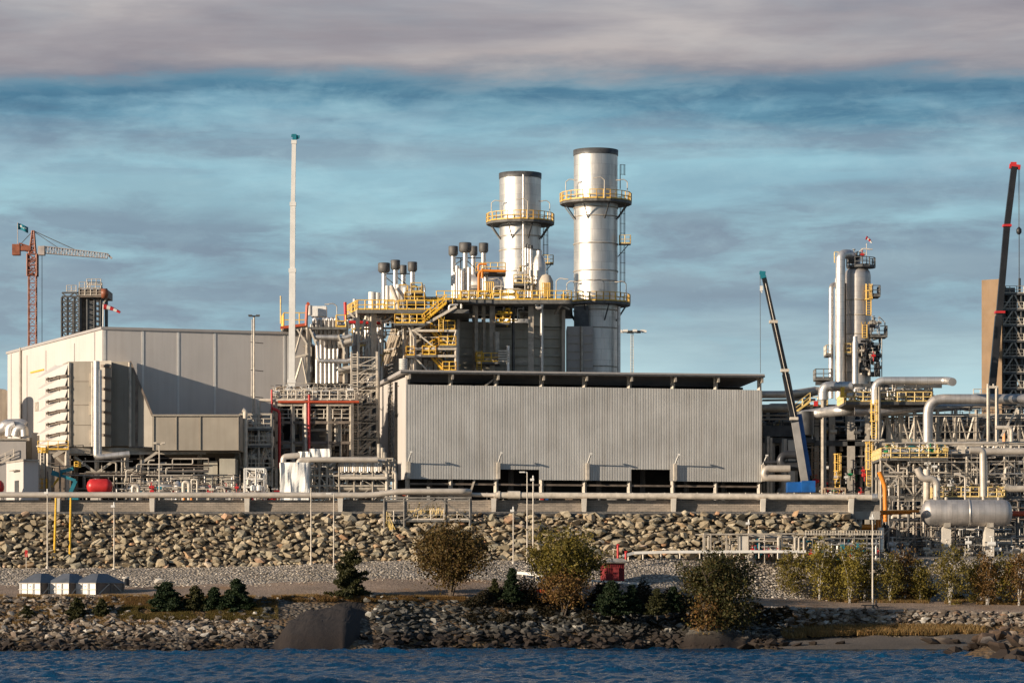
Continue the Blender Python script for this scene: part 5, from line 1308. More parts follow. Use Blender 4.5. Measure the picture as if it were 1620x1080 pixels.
# ------------------------------------------------------------ right hand process plant
LG = 10.0        # level of the lower terrace
D = 432
ct = thing('distillation_column', 'tall silver domed column with a big overhead pipe and side platforms', 'process column', (X(1355, D), D, G))
R = 20.5 / F * D; z0, z1 = Z(628, D), Z(436, D)
MB().lathe((X(1357, D), D, z0), [(R, 0), (R, z1 - z0), (R * .93, z1 - z0 + .55), (R * .7, z1 - z0 + .95), (R * .35, z1 - z0 + 1.15), (.35, z1 - z0 + 1.2), (.35, z1 - z0 + 2.3)], 40).build('shell', 'vessel_alu', ct)
for y in (476, 500, 530, 560, 590): MB().lathe((X(1357, D), D, Z(y, D)), [(R + .002, 0), (R + .07, .02), (R + .07, .14), (R + .002, .16)], 40).build('seam_band', 'galv', ct)
pipe(ct, [U(1329, 632, D - 2), U(1329.5, 402, D - 2), U(1346, 402, D - 1), U(1349, 412, D)], .62, 'alu', 18, 1.5)
pipe(ct, [U(1314.5, 630, D - 1), U(1315, 452, D - 1), U(1320, 450, D)], .32, 'alu', 12); pipe(ct, [U(1323, 630, D), U(1323, 440, D), U(1326, 438, D)], .18, 'alu'); pipe(ct, [U(1338, 630, D - 1.8), U(1338, 448, D - 1.8)], .1, 'timber')
pipe(ct, [U(1353, 612, D - 3), U(1353, 543, D - 3)], .42, 'alu', 14); MB().lathe(U(1353, 543, D - 3), [(.42, 0), (.3, .4), (.3, .9)], 12).build('nozzle', 'alu', ct)
g = MB(); z = Z(424, D); g.lathe((X(1362, D), D, z), [(.4, 0), (1.9, 0), (1.9, .15), (.4, .15)], 12, smooth=False); g.build('platform', 'steel_dark', ct)
g = MB(); ring_rail(g, (X(1362, D), D), 1.85, z + .15, 12, 1.15, .05, .8); g.build('railing', 'steel_dark', ct)
g = MB(); g.rail([(X(1319, D), D - 1, Z(417, D)), (X(1325, D), D - 1, Z(417, D))], 1.4, .4, .05); g.build('railing', 'yellow_pale', ct)
cage_ladder(ct, 1374.5, 449, 498, D - 1.9); cage_ladder(ct, 1368, 513, 534, D - 2)
for a, b_, y, m_ in ((1380, 1393, 466, 'steel_dark'), (1378, 1404, 530, 'steel_dark'), (1336, 1347, 558, 'yellow_pale'), (1380, 1391, 560, 'steel_dark'), (1290, 1316, 598, 'steel_dark'), (1307, 1316, 560, 'galv'), (1376, 1392, 590, 'steel_dark')):
    platform(ct, a, b_, y, D - 2.2, D + 1, m_, 'grating', .25)
MB().beam(U(1375, 540, D - 1), U(1404, 531, D - 1), .15).build('bracket', 'steel_dark', ct)
tangle(ct, 1357, 1392, 535, 596, D - 3, D, 44, 61, ('steel_dark', 'galv', 'galv_light', 'black', 'pipe_dark', 'steel_dark'), .25)
valves(ct, 1358, 1392, 565, D - 3.4, D - 2, 24, 62, ('steel_dark', 'white', 'steel_dark', 'black', 'galv_light', 'black', 'steel_brown'), .42, 18)
valves(ct, 1381, 1383, 563, D - 3.6, D - 3.5, 1, 65, ('red',), .4, 1); valves(ct, 1372, 1398, 513, D - 3, D - 2, 8, 63, ('black', 'white', 'galv'), .5, 5)
valves(ct, 1347, 1366, 405, D - 1, D + 1, 7, 64, ('black', 'galv', 'red'), .4, 5)
g = MB()
for px in (1399,): g.beam(U(1390, 500, D - 2), U(1400, 510, D - 2), .1); g.beam(U(1400, 510, D - 2), U(1400, 530, D - 2), .1)
g.cyl(U(1395, 535, D - 2), U(1395, 596, D - 2), .07, n=6); g.build('davit', 'galv', ct)
g = MB(); g.cyl(U(1371, 412, D), U(1371, 385, D), .05, n=6); ws2 = g.build('flagpole', 'galv_light', ct)
w3 = thing('windsock', 'small limp red and white windsock on top of the silver column', 'windsock', U(1371, 384, D)); sock(w3, U(1370, 376, D), .75, droop=.9, n=4, r0=.26)
gooseneck(U(1360, 412, D), 1, ct, 1.2)
MB().beam(U(1290, 606, D - 1), U(1395, 606, D - 1), .4, .5).build('base_beam', 'steel_dark', ct)
for px in (1303, 1390): MB().beam(U(px, 604, D), V((X(px, D), D, G)), .5).build('support_leg', 'galv', ct)

D = 520
bt = thing('ochre_tower_building', 'tall ochre slab building with an open grey steel frame on its right', 'building', (X(1580, D), D, G))
g = MB(); g.pr(px_poly([(1553, D), (1585, D - 2), (1592, D + 12), (1560, D + 14)]), G, Z(443, D)); g.build('wall', 'ochre', bt)
for px in (1587, 1596, 1606, 1616, 1630, 1650):
    for dd in (0, 9): MB().beam(U(px, 462, D) + V((0, dd, 0)), V((X(px, D), D + dd, G)), .45).build('column', 'steel_dark', bt)
for k, y in enumerate(range(464, 640, 25)):
    g = MB(); g.box2(U(1586, y + 2.5, D - .5), U(1652, y, D - .5) + V((0, 10, 0))); g.build('floor', 'steel_dark', bt)
    yrail(bt, [(X(1586, D), D - .4, Z(y, D)), (X(1652, D), D - .4, Z(y, D))], 'galv', 1.1, .05)
    g = MB(); g.beam(U(1587, y + 25, D - .3), U(1604, y, D - .3), .22); g.beam(U(1616, y + 25, D - .3), U(1604, y, D - .3), .22); g.build('brace', 'galv', bt)
tangle(bt, 1588, 1640, 462, 620, D + 1, D + 7, 60, 66, ('steel_dark', 'steel_brown', 'galv', 'steel_dark', 'alu'), .5)
for px in (1594, 1612): MB().lathe(U(px, 600, D + 3), [(1.2, 0), (1.2, 5), (.1, 6)], 16).build('vessel', 'steel_brown', bt)
MB().box2(U(1585, 464, D + 1), U(1606, 455, D + 1) + V((0, 4, 0))).build('roof_unit', 'steel_dark', bt); MB().cyl(U(1613, 462, D), U(1613, 440, D), .2, n=8).build('mast', 'steel_dark', bt)

# concrete and steel bays right of the shed
D = 438
mb_ = thing('compressor_structure', 'dark concrete framed process bays directly right of the ribbed shed', 'steel structure', (X(1290, D), D, G))
for px, w_ in ((1208, .5), (1222, .5), (1236, .4), (1258, .5), (1292, .6), (1316, .8), (1346, 1.0), (1372, .6), (1388, .5)):
    MB().beam(U(px, 640 if px > 1280 else 668, D), V((X(px, D), D, G)), w_).build('column', 'concrete' if w_ > .7 else 'galv', mb_)
    MB().beam(U(px, 645 if px > 1280 else 668, D + 9), V((X(px, D), D + 9, G)), .4).build('column', 'steel_dark', mb_)
for a, b_, y, dd in ((1206, 1290, 692, 0), (1206, 1300, 668, 2), (1288, 1395, 697, 0), (1288, 1395, 672, 3), (1346, 1400, 742, 0)):
    z = Z(y, D); MB().box2((X(a, D), D - .5 + dd, z - .7), (X(b_, D), D + 10, z)).build('floor', 'steel_dark', mb_)
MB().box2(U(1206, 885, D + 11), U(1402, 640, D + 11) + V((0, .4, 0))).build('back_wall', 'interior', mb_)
MB().box2(U(1207, 690, D - 1), U(1262, 675, D - 1) + V((0, 5, 0))).build('air_cooler_box', 'steel_dark', mb_)
MB().rail([U(1207, 675, D - 1), U(1300, 675, D - 1)], 1.1, 1.2, .05).build('railing', 'steel_dark', mb_)
tangle(mb_, 1208, 1395, 640, 690, D + 1, D + 9, 80, 71, ('steel_dark', 'galv', 'galv_light', 'pipe_dark', 'steel_brown', 'alu'), .3, .6)
tangle(mb_, 1208, 1395, 692, 788, D - 1, D + 9, 110, 72, ('steel_dark', 'galv', 'steel_brown', 'pipe_dark', 'galv', 'galv_light'), .35, .45)
valves(mb_, 1208, 1395, 680, D - 1, D + 3, 30, 73, ('white', 'galv_light', 'steel_dark', 'yellow_pale'), .5, 10)
valves(mb_, 1290, 1395, 760, D - 3, D + 3, 26, 74, ('white', 'galv_light', 'steel_dark', 'red', 'green'), .5, 22)
cage_ladder(mb_, 1325, 717, 782, D - 2); cage_ladder(mb_, 1289, 705, 780, D - 2, 'timber')
for i, (px, w_) in enumerate(((1214, .5), (1219, .35), (1241, .5), (1252, .9))): MB().beam(U(px, 690 + i * 2, D - 3), V((X(px, D - 3), D - 3, G)), w_).build('column', 'galv_light' if i < 2 else 'concrete_pale', mb_)
pipe(mb_, [U(1262, 719, 425), U(1240, 719, 425), U(1234, 729, 425), U(1240, 738, 425), U(1275, 738, 425)], .55, 'pipe_dark', 14, 1.2)
pipe(mb_, [U(1250, 741, 424), U(1212, 741, 424), U(1208, 749, 424), U(1212, 756, 424), U(1250, 756, 424)], .45, 'pipe_cream', 14, 1.0)
pipe(mb_, [U(1208, 731, 426), U(1262, 731, 426)], .2, 'pipe_dark')
pipe(mb_, [U(1205, 624, 436), U(1246, 624, 436), U(1290, 617, 440)], .5, 'pipe_cream', 14); pipe(mb_, [U(1205, 645, 436), U(1262, 645, 436)], .45, 'galv', 12); pipe(mb_, [U(1250, 627, 438), U(1295, 618, 440)], .55, 'galv', 12)
for y in (633, 651, 657, 663): pipe(mb_, [U(1206, y, 437), U(1290, y - 1, 437)], .15, 'galv' if y % 2 else 'galv_light')
platform(mb_, 1278, 1310, 642, 434, 440, 'yellow_pale'); stairs(mb_, U(1258, 652, 433), U(1282, 634, 433), m='yellow_pale'); MB().box2(U(1288, 642, 432.5), U(1294, 634, 432.5) + V((0, .6, 0))).build('fire_cabinet', 'red', mb_)
pipe(mb_, [U(1268, 657, 428), U(1296, 653, 428), U(1330, 649, 422), U(1365, 650, 424)], .66, 'alu', 18, 2.5)
pipe(mb_, [U(1270, 658, 428), U(1300, 655, 428)], .64, 'pipe_dark', 18)
MB().lathe(U(1273, 688, 424), [(1.2, 0), (1.2, 3)], 12).build('vessel', 'steel_dark', mb_)
# table-like frame on the yard
tb = thing('steel_table_frame', 'small brown steel frame standing on the yard beside the blue crane', 'frame', (X(1325, 404), 404, G)); frame(tb, (1306, 1320, 1338), (772,), 404, 407, .2, 'timber', seed=2, yb=792); valves(tb, 1306, 1338, 786, 404, 406, 10, 75, ('red', 'white', 'green'), .5)
for i, (px, m_, lb) in enumerate(((1313, 'red', 'red covered machine on the yard behind the wall, below the brown steel frame'), (1367, 'red', 'small red machine behind the wall near the far right wall post'))):
    g = MB(); g.lathe(U(px - 6, 792, 386), [(.05, -.3), (.4, 0), (.5, .5), (.35, .9), (.05, 1.1)], 14, (1, 0, .1)); g.org = U(px, 796, 386); tag(g.build('wrapped_pump', m_), lb, 'machine')
bx_ = MB().box2(U(1234, 794, 385), U(1248, 790, 385) + V((0, 1, 0))); bx_.org = U(1241, 794, 385); tag(bx_.build('timber_crate', 'concrete_pale'), 'pale flat crate behind the wall right of the shed', 'crate')

# big pipe rack, upper level, right
D = 416
ur = thing('upper_pipe_rack', 'high steel pipe bridge with diagonal truss bays carrying fat silver pipes', 'pipe rack', (X(1480, D), D, LG))
cx_ = (1392, 1424, 1447, 1483, 1512, 1545, 1578, 1612, 1650)
for px in cx_:
    for dd in (0, 8): MB().beam(U(px, 648, D) + V((0, dd, 0)), V((X(px, D), D + dd, LG)), .34).build('column', 'galv' if dd == 0 else 'galv_dull', ur)
for y, h_ in ((656, .3), (697, .45), (713, .3)):
    for dd in (0, 8): MB().beam(U(1392, y, D) + V((0, dd, 0)), U(1650, y, D) + V((0, dd, 0)), .3, h_).build('floor_beam', 'galv', ur)
g = MB()
for i in range(11):
    a = 1392 + i * 23; g.beam(U(a, 696, D), U(a + 11.5, 657, D), .2); g.beam(U(a + 11.5, 657, D), U(a + 23, 696, D), .2); g.beam(U(a + 11.5, 657, D), U(a + 11.5, 696, D), .16)
g.build('truss', 'galv', ur)
pipe(ur, [U(1384, 640, D - 4), U(1384, 602, D - 4), U(1500, 602, D - 4), U(1507, 604, D - 9)], .5, 'alu', 18, 1.3)
for k in range(2): pipe(ur, [U(1384 + 50 * k, 640, D + 1), U(1386 + 50 * k, 609, D + 1), U(1480, 608, D + 1)], .3, 'galv_light')
platform(ur, 1338, 1475, 635, D - 3, D + 8, 'yellow_pale'); MB().box2(U(1338, 640, D - 3.1), U(1475, 635, D - 3.1) + V((0, .3, 0))).build('edge_beam', 'steel_dark', ur)
for px in (1345, 1398, 1417, 1450, 1470): MB().beam(U(px, 607, D), U(px, 636, D), .25).build('column', 'galv', ur)
MB().beam(U(1340, 609, D), U(1490, 611, D), .3, .4).build('roof_beam', 'steel_dark', ur)
tangle(ur, 1340, 1475, 612, 634, D - 2, D + 6, 50, 81, ('galv', 'galv_light', 'alu', 'steel_dark', 'timber', 'pipe_cream'), .22); valves(ur, 1342, 1475, 628, D - 2, D + 3, 34, 82, ('white', 'galv_light', 'steel_dark', 'alu'), .5, 6)
pipe(ur, [U(1302, 632, D - 3), U(1302, 611, D - 3), U(1348, 611, D - 3)], .62, 'alu', 16, 1.5); MB().box2(U(1330, 628, D - 4), U(1336, 612, D - 4) + V((0, .6, 0))).build('control_box', 'yellow', ur)
pipe(ur, [U(1352, 650, D - 2), U(1392, 651, D - 2), U(1440, 647, D), U(1515, 643, D + 3), U(1575, 637, D + 6)], .5, 'vessel_alu', 16)
pipe(ur, [U(1468, 716, D - 5), U(1468, 631, D - 5), U(1568, 631, D - 5), U(1660, 631, D - 5)], .62, 'vessel_alu', 20, 1.9)
for a in ((1452, 662), (1500, 675), (1530, 668)): pipe(ur, [U(*a, D + 2), U(a[0] + 60, a[1] + 1, D + 2)], .22, 'galv')
tangle(ur, 1395, 1640, 655, 697, D + 1, D + 9, 70, 83, ('galv', 'steel_dark', 'steel_brown', 'galv_light', 'pipe_dark'), .3, .7)
tangle(ur, 1395, 1640, 698, 720, D - 1, D + 8, 80, 84, ('galv', 'galv_light', 'alu', 'pipe_cream', 'steel_dark', 'teal'), .25, .5); valves(ur, 1400, 1640, 710, D - 2, D + 3, 60, 85, ('white', 'galv_light', 'steel_dark', 'yellow_pale', 'teal', 'alu'), .5, 6)
g = MB(); g.rail([U(1412, 620, D - 2), U(1470, 620, D - 2)], 1, 1.5, .05); g.build('railing', 'galv', ur)
# portal frame in front of the big pipe
g = MB()
for px in (1563.5, 1577): g.beam(U(px, 607 if px < 1570 else 612, D - 7), U(px, 720, D - 7), .3)
g.beam(U(1562, 612, D - 7), U(1579, 612, D - 7), .3); g.beam(U(1572, 607, D - 7), U(1572, 612, D - 7), .2); g.build('portal', 'galv_light', ur)
MB().rail([U(1540, 629, D + 4), U(1562, 629, D + 4)], 1.1, .8, .05).build('railing', 'galv', ur)
g = MB(); g.beam(U(1584, 690, D - 5), U(1610, 645, D - 5), .25); g.build('brace', 'galv_light', ur)
MB().beam(U(1588.5, 706, D - 4), U(1588.5, 682, D - 4), .3).build('marker_board', 'orange', ur)
cage_ladder(ur, 1383, 632, 692, D - 6); cage_ladder(ur, 1375, 697, 768, D - 7)
g = MB(); g.box(U(1379, 697, D - 6.5), (2.2, 1.8, .15)); g.beam(U(1370, 705, D - 6), U(1378, 697, D - 6), .2); g.build('rest_platform', 'galv_light', ur)
g = MB()
for px in (1387, 1391): g.beam(U(px, 612, D - 5), V((X(px, D - 5), D - 5, LG)), .25)
for y in range(620, 860, 8): g.beam(U(1387, y, D - 5), U(1391, y, D - 5), .1)
g.build('ladder_tower', 'galv', ur)

bb = thing('plant_building', 'dark brown grey plant block standing behind the pipe racks at right', 'building', (X(1500, 470), 470, LG))
MB().box2(U(1392, 900, 470), U(1545, 664, 470) + V((0, 8, 0))).build('wall', 'steel_dark', bb); MB().box2(U(1560, 900, 468), U(1760, 655, 468) + V((0, 8, 0))).build('wall', 'steel_dark', bb)
MB().box2(U(1545, 900, 474), U(1560, 690, 474) + V((0, 4, 0))).build('wall', 'steel_brown', bb)
tangle(bb, 1392, 1700, 662, 860, 460, 466, 90, 111, ('steel_dark', 'steel_brown', 'galv', 'pipe_dark', 'galv'), .45, .5, .15)
# lower pipe rack and platforms
D = 396
lr = thing('lower_pipe_rack', 'crowded lower process rack with railed decks, valves and criss-cross bracing behind the silver drum', 'pipe rack', (X(1500, D), D, LG))
for px in (1394, 1422, 1446, 1474, 1497, 1530, 1558, 1590, 1622, 1655):
    for dd in (0, 9): MB().beam(U(px, 722, D) + V((0, dd, 0)), V((X(px, D), D + dd, LG)), .28).build('column', 'galv' if dd == 0 else 'galv_dull', lr)
platform(lr, 1394, 1500, 724, D - 1, D + 9, 'yellow_pale'); platform(lr, 1478, 1592, 786, D - 5, D + 4, 'yellow_pale'); platform(lr, 1500, 1655, 720, D + 2, D + 9, 'galv_light')
for y in (752, 786, 822, 850):
    for dd in (0, 9): MB().beam(U(1394, y, D) + V((0, dd, 0)), U(1655, y, D) + V((0, dd, 0)), .22, .32).build('floor_beam', 'galv_dull' if y < 800 else 'steel_dark', lr)
g = MB(); r_ = random.Random(9); xs_ = (1394, 1422, 1446, 1474, 1497, 1530, 1558, 1590, 1622, 1655)
for a, b_ in zip(xs_, xs_[1:]):
    for y0, y1 in ((726, 752), (752, 786), (822, 850), (850, 885)):
        if r_.random() < .75:
            if r_.random() < .5: g.beam(U(a, y0, D - .1), U(b_, y1, D - .1), .17)
            else: g.beam(U(b_, y0, D - .1), U(a, y1, D - .1), .17)
g.build('brace', 'galv', lr)
tangle(lr, 1396, 1650, 700, 724, D, D + 8, 70, 91, ('galv', 'alu', 'galv_light', 'pipe_cream', 'steel_dark'), .22); tangle(lr, 1396, 1650, 728, 786, D - 1, D + 9, 92, 92, ('galv', 'galv_dull', 'steel_dark', 'pipe_dark', 'alu', 'pipe_cream', 'galv_light'), .3)
tangle(lr, 1396, 1650, 786, 884, D + 1, D + 9, 95, 93, ('steel_dark', 'galv_dull', 'steel_brown', 'galv', 'pipe_dark', 'galv_light'), .24)
tangle(lr, 1396, 1650, 700, 800, D - 1.5, D + 3, 120, 194, ('galv', 'galv_light', 'steel_brown', 'steel_dark', 'pipe_cream'), .07, .45, .025)
tangle(ur, 1395, 1650, 640, 715, 414, 424, 120, 195, ('galv', 'galv_light', 'steel_brown', 'steel_dark', 'pipe_cream'), .08, .5, .025)
lk = thing('drain_pipework', 'thin criss-crossed drain pipes low down beneath the right racks', 'pipework', (X(1500, 392), 392, LG)); tangle(lk, 1396, 1650, 790, 884, 386, 396, 95, 193, ('galv', 'galv_dull', 'galv_light', 'steel_brown', 'steel_dark', 'alu'), .13, .45, .04)
lv = thing('valve_bank', 'dense bank of small bright valves and gauges on the decks around the silver drum', 'valves', (X(1500, D), D, Z(724, D)))
valves(lv, 1398, 1500, 717, D - 1, D + 3, 36, 94, ('white', 'galv_light', 'teal', 'yellow_pale', 'green', 'alu'), .5, 5); valves(lv, 1480, 1592, 777, D - 4, D, 40, 95, ('timber', 'galv_light', 'white', 'yellow_pale', 'steel_brown'), .4, 6)
valves(lv, 1396, 1650, 750, D - 1, D + 3, 24, 96, ('white', 'galv_light', 'steel_dark'), .5, 18)
MB().box2(U(1516, 717, D), U(1527, 704, D) + V((0, 1, 0))).build('instrument_cabinet', 'galv_light', lv)
pl = thing('process_pipes', 'cream and silver bent pipes winding down around the silver horizontal drum', 'pipes', (X(1480, 390), 390, LG))
pipe(pl, [U(1451, 740, 390), U(1456, 752, 390), U(1462, 757, 390), U(1476, 757, 390), U(1482, 764, 390), U(1482, 790, 390)], .42, 'pipe_cream', 14, .9)
pipe(pl, [U(1466, 800, 392), U(1466, 742, 392)], .42, 'galv_light', 14); pipe(pl, [U(1534, 712, 388), U(1552, 712, 388), U(1555, 716, 388), U(1556, 785, 388)], .42, 'pipe_cream', 14, 1.0)
pipe(pl, [U(1556, 714, 392), U(1660, 714, 392)], .42, 'pipe_cream', 14); pipe(pl, [U(1575, 676, 400), U(1600, 676, 400), U(1600, 725, 400)], .25, 'galv_light'); pipe(pl, [U(1590, 769, 386), U(1600, 773, 386), U(1660, 773, 386)], .4, 'galv', 12)
pipe(pl, [U(1520, 750, 389), U(1510, 750, 389)], .2, 'galv_light'); pipe(pl, [U(1527, 790, 388), U(1527, 754, 388), U(1510, 749, 388)], .12, 'galv_light'); pipe(pl, [U(1420, 822, 392), U(1500, 822, 392)], .2, 'pipe_dark')
pipe(pl, [U(1361, 836, 380), U(1361, 810, 380), U(1385, 809.5, 380)], .2, 'white', 10, .4)
pipe(pl, [U(1393, 834, 379), U(1393, 856, 379), U(1393, 872, 379)], .42, 'alu', 12)
op = thing('orange_pipes', 'bright orange pipes bending down in front of the rack, left of the silver drum', 'pipes', (X(1395, 382), 382, LG))
pipe(op, [U(1391, 746, 385), U(1400, 768, 385), U(1401, 825, 385)], .27, 'orange', 12); pipe(op, [U(1388, 838, 381), U(1388, 809, 381), U(1454, 808, 381)], .17, 'orange', 10, .6); pipe(op, [U(1392, 838, 382), U(1392, 812, 382), U(1440, 811, 382)], .15, 'orange', 10, .6)
pipe(op, [U(1333, 842, 379), U(1336, 834, 379), U(1384, 833, 379)], .3, 'orange', 12, .5); pipe(op, [U(1595, 812, 386), U(1660, 812, 386)], .3, 'red_orange', 12)

D = 383
hv = thing('horizontal_drum', 'large polished silver horizontal drum on two pale concrete legs', 'tank', (X(1528, D), D, LG))
R = 21 / F * D; L_ = X(1588, D) - X(1470, D)
MB().lathe(U(1470, 811, D), [(.04, -1.0), (R * .35, -.93), (R * .62, -.76), (R * .84, -.45), (R * .96, -.15), (R, .1), (R, L_), (R * .96, L_ + .3), (R * .84, L_ + .6), (R * .55, L_ + .85), (.04, L_ + 1.0)], 48, (1, 0, 0)).build('shell', 'vessel_alu', hv)
for px in (1531,): MB().lathe(U(px, 811, D), [(R + .002, 0), (R + .06, .02), (R + .06, .2), (R + .002, .22)], 48, (1, 0, 0)).build('seam_band', 'alu', hv)
for px in (1497, 1565): MB().box2(U(px - 7, 800, D - .3), U(px + 7, 834, D - .3) + V((0, 3, 0))) if False else MB().box2((X(px - 7, D), D - .4, LG - .5), (X(px + 7, D), D + 2.2, Z(833, D))).build('leg', 'concrete_pale', hv)
for px in (1497, 1565): MB().box2((X(px - 5, D), D - 1.0, Z(834, D)), (X(px + 5, D), D + 1.0, Z(822, D))).build('saddle', 'galv', hv)
for px, y in ((1481, 789), (1497, 790), (1556, 789), (1580, 790)): MB().cyl(U(px, y + 6, D), U(px, y - 4, D), .2, n=10).build('nozzle', 'galv', hv)
tangle(hv, 1470, 1600, 836, 884, D + 2, D + 8, 44, 97, ('steel_dark', 'galv', 'galv_light', 'white'), .2)
valves(hv, 1398, 1650, 868, D - 2, D + 4, 40, 98, ('white', 'galv_light', 'steel_dark', 'galv'), .55, 10)

# metering station in front of the riprap
D = 368.6
ms = thing('metering_station', 'long low galvanised metering station with pipes, valves and railings in front of the riprap', 'pipe station', (X(1230, D), D, Z(888, D)))
frame(ms, (1114, 1125, 1150, 1168, 1184, 1210, 1237, 1256, 1275), (844, 872), D - 1, D + .8, .09, 'galv', seed=12, yb=890, brace=False)
frame(ms, (1275, 1304, 1330, 1352, 1372, 1392), (843, 851, 876), D - 1, D + .8, .1, 'galv_dull', seed=14, yb=890, brace=False)
pipe(ms, [U(1126, 845, D - 1), U(1258, 844, D - 1)], .1, 'galv'); pipe(ms, [U(1182, 848, D), U(1260, 852, D)], .28, 'galv', 12)
MB().box2(U(1168, 872, D - .8), U(1183, 846, D - .8) + V((0, 1, 0))).build('control_cabinet', 'concrete_pale', ms)
MB().box2(U(1196, 872, D - .2), U(1202, 850, D - .2) + V((0, 1, 0))).build('control_cabinet', 'teal', ms)
MB().rail([U(1275, 846, D - 1.2), U(1395, 846, D - 1.2)], .5, .3, .03).build('railing', 'galv', ms)
tangle(ms, 1114, 1168, 845, 884, D - 1, D + 1, 20, 101, ('galv', 'galv', 'galv_light'), .07, .4); tangle(ms, 1183, 1275, 850, 884, D - 1, D + 1, 48, 102, ('galv', 'galv', 'galv_light', 'teal', 'alu'), .12, .4)
tangle(ms, 1276, 1392, 850, 886, D - 1, D + 1.5, 60, 103, ('galv', 'galv', 'alu', 'steel_dark', 'teal'), .16, .4)
valves(ms, 1183, 1392, 873, D - 1.2, D + 1, 70, 104, ('galv', 'galv_light', 'red', 'teal', 'red', 'galv', 'steel_dark'), .28, 6)
for px, r_ in ((1258, .13), (1264, .13), (1272, .15), (1232, .2)): pipe(ms, [U(px, 884, D - 1), U(px, 850, D - 1), U(px + 4, 849, D - 1)], r_, 'galv')
for px in (1331, 1334, 1357): MB().box(U(px, 862 + (px % 3) * 2, D - 1.3), (.25, .3, .75)).build('blue_actuator', 'teal', ms)
# ------------------------------------------------------------ quay wall, long pipeline
def brick_mat():
    m, t, b = newmat('quay_blocks'); g_ = t.new('ShaderNodeNewGeometry').outputs['Position']
    br = t.new('ShaderNodeTexBrick'); v = t.new('ShaderNodeCombineXYZ'); sp = t.new('ShaderNodeSeparateXYZ'); t.l.new(g_, sp.inputs[0])
    t.l.new(sp.outputs[0], v.inputs[0]); t.l.new(sp.outputs[2], v.inputs[1]); t.l.new(v.outputs[0], br.inputs[0])
    br.inputs['Scale'].default_value = 1; br.inputs['Brick Width'].default_value = .62; br.inputs['Row Height'].default_value = .21; br.inputs['Mortar Size'].default_value = .012
    br.inputs['Color1'].default_value = (.34, .295, .25, 1); br.inputs['Color2'].default_value = (.25, .22, .19, 1); br.inputs['Mortar'].default_value = (.12, .11, .10, 1)
    c = t.mix(.8, br.outputs[0], t.ramp(t.noise(t.mapping(g_, (.5, .5, 2)), 1, 5, .7), [(.3, (.65, .63, .6, 1)), (.7, (1.25, 1.2, 1.15, 1))]), 'MULTIPLY')
    t.l.new(c, b.inputs['Base Color']); b.inputs['Roughness'].default_value = .9
    bn = t.new('ShaderNodeBump'); bn.inputs['Strength'].default_value = .6; bn.inputs['Distance'].default_value = .03; t.l.new(br.outputs['Fac'], bn.inputs['Height']); bn.invert = True; t.l.new(bn.outputs[0], b.inputs['Normal'])
brick_mat()
WD = 379.0
qw = thing('quay_wall', 'long grey block wall along the top of the riprap, with a pale footing', 'wall', (X(600, WD), WD, 14.7))
zt1, zb1 = Z(790.5, WD), Z(812, WD)
MB().box2((X(-500, WD), WD, 14.2), (X(1392, WD), WD + .4, zt1)).build('wall', 'quay_blocks', qw)
MB().box2((X(-500, WD), WD - .14, 14.2), (X(1392, WD), WD - .003, Z(808.5, WD))).build('footing', 'concrete', qw)
fe = thing('wire_fence', 'low wire fence with slim posts on top of the quay wall', 'fence', (X(600, WD), WD + .2, zt1))
for i in range(58):
    px = -100 + i * 25.6; MB().beam(V((X(px, WD), WD + .2, zt1)), V((X(px, WD), WD + .2, zt1 + .85)), .07).build('post', 'galv_light', fe)
g = MB()
for q in (.45, .8): g.beam((X(-100, WD), WD + .2, zt1 + q), (X(1390, WD), WD + .2, zt1 + q), .025)
g.build('wire', 'galv', fe)
PD = 378.05
pl_ = thing('transfer_pipeline', 'long straight pipeline along the quay wall top, kinked upward near the access platform', 'pipeline', (X(600, PD), PD, Z(783, PD)))
pipe(pl_, [U(-500, 782, PD), U(590, 783, PD), U(630, 777, PD - .3), U(735, 777, PD - .3), U(743, 777.5, PD + .6)], .335, 'pipe_cream', 16, 1.2)
pipe(pl_, [U(600, 778.5, PD + 1.1), U(745, 782, PD + 1.1), U(786, 783, PD + .6)], .24, 'pipe_cream', 14)
pipe(pl_, [U(783, 783, PD), U(1380, 786.5, PD)], .36, 'galv_light', 18)
for a, b_ in ((787, 791), (803, 823)): MB().cyl(U(a, 782.6, PD), U(b_, 782.8, PD), .46, n=20).build('flange', 'galv_light', pl_, False)
MB().cyl(U(1379, 786.5, PD), U(1388, 786.5, PD), .42, n=18).build('flange', 'alu', pl_, False)
for px in (-57, 91.5, 241, 391, 538.5, 781, 924, 1065.5, 1207, 1346.5):
    zp = Z(788, PD); g = MB(); x = X(px, PD); zb_ = Z(817, PD)
    g.loft([(x - .22, PD - .25, zb_), (x + .22, PD - .25, zb_), (x + .22, WD - .14, zb_), (x - .22, WD - .14, zb_)], [(x - .3, PD - .55, zp), (x + .3, PD - .55, zp), (x + .3, WD - .14, zp), (x - .3, WD - .14, zp)])
    g.build('support_post', 'concrete_pale', pl_); MB().box((x, PD, zp + .03), (.75, .9, .08)).build('pipe_shoe', 'timber', pl_)

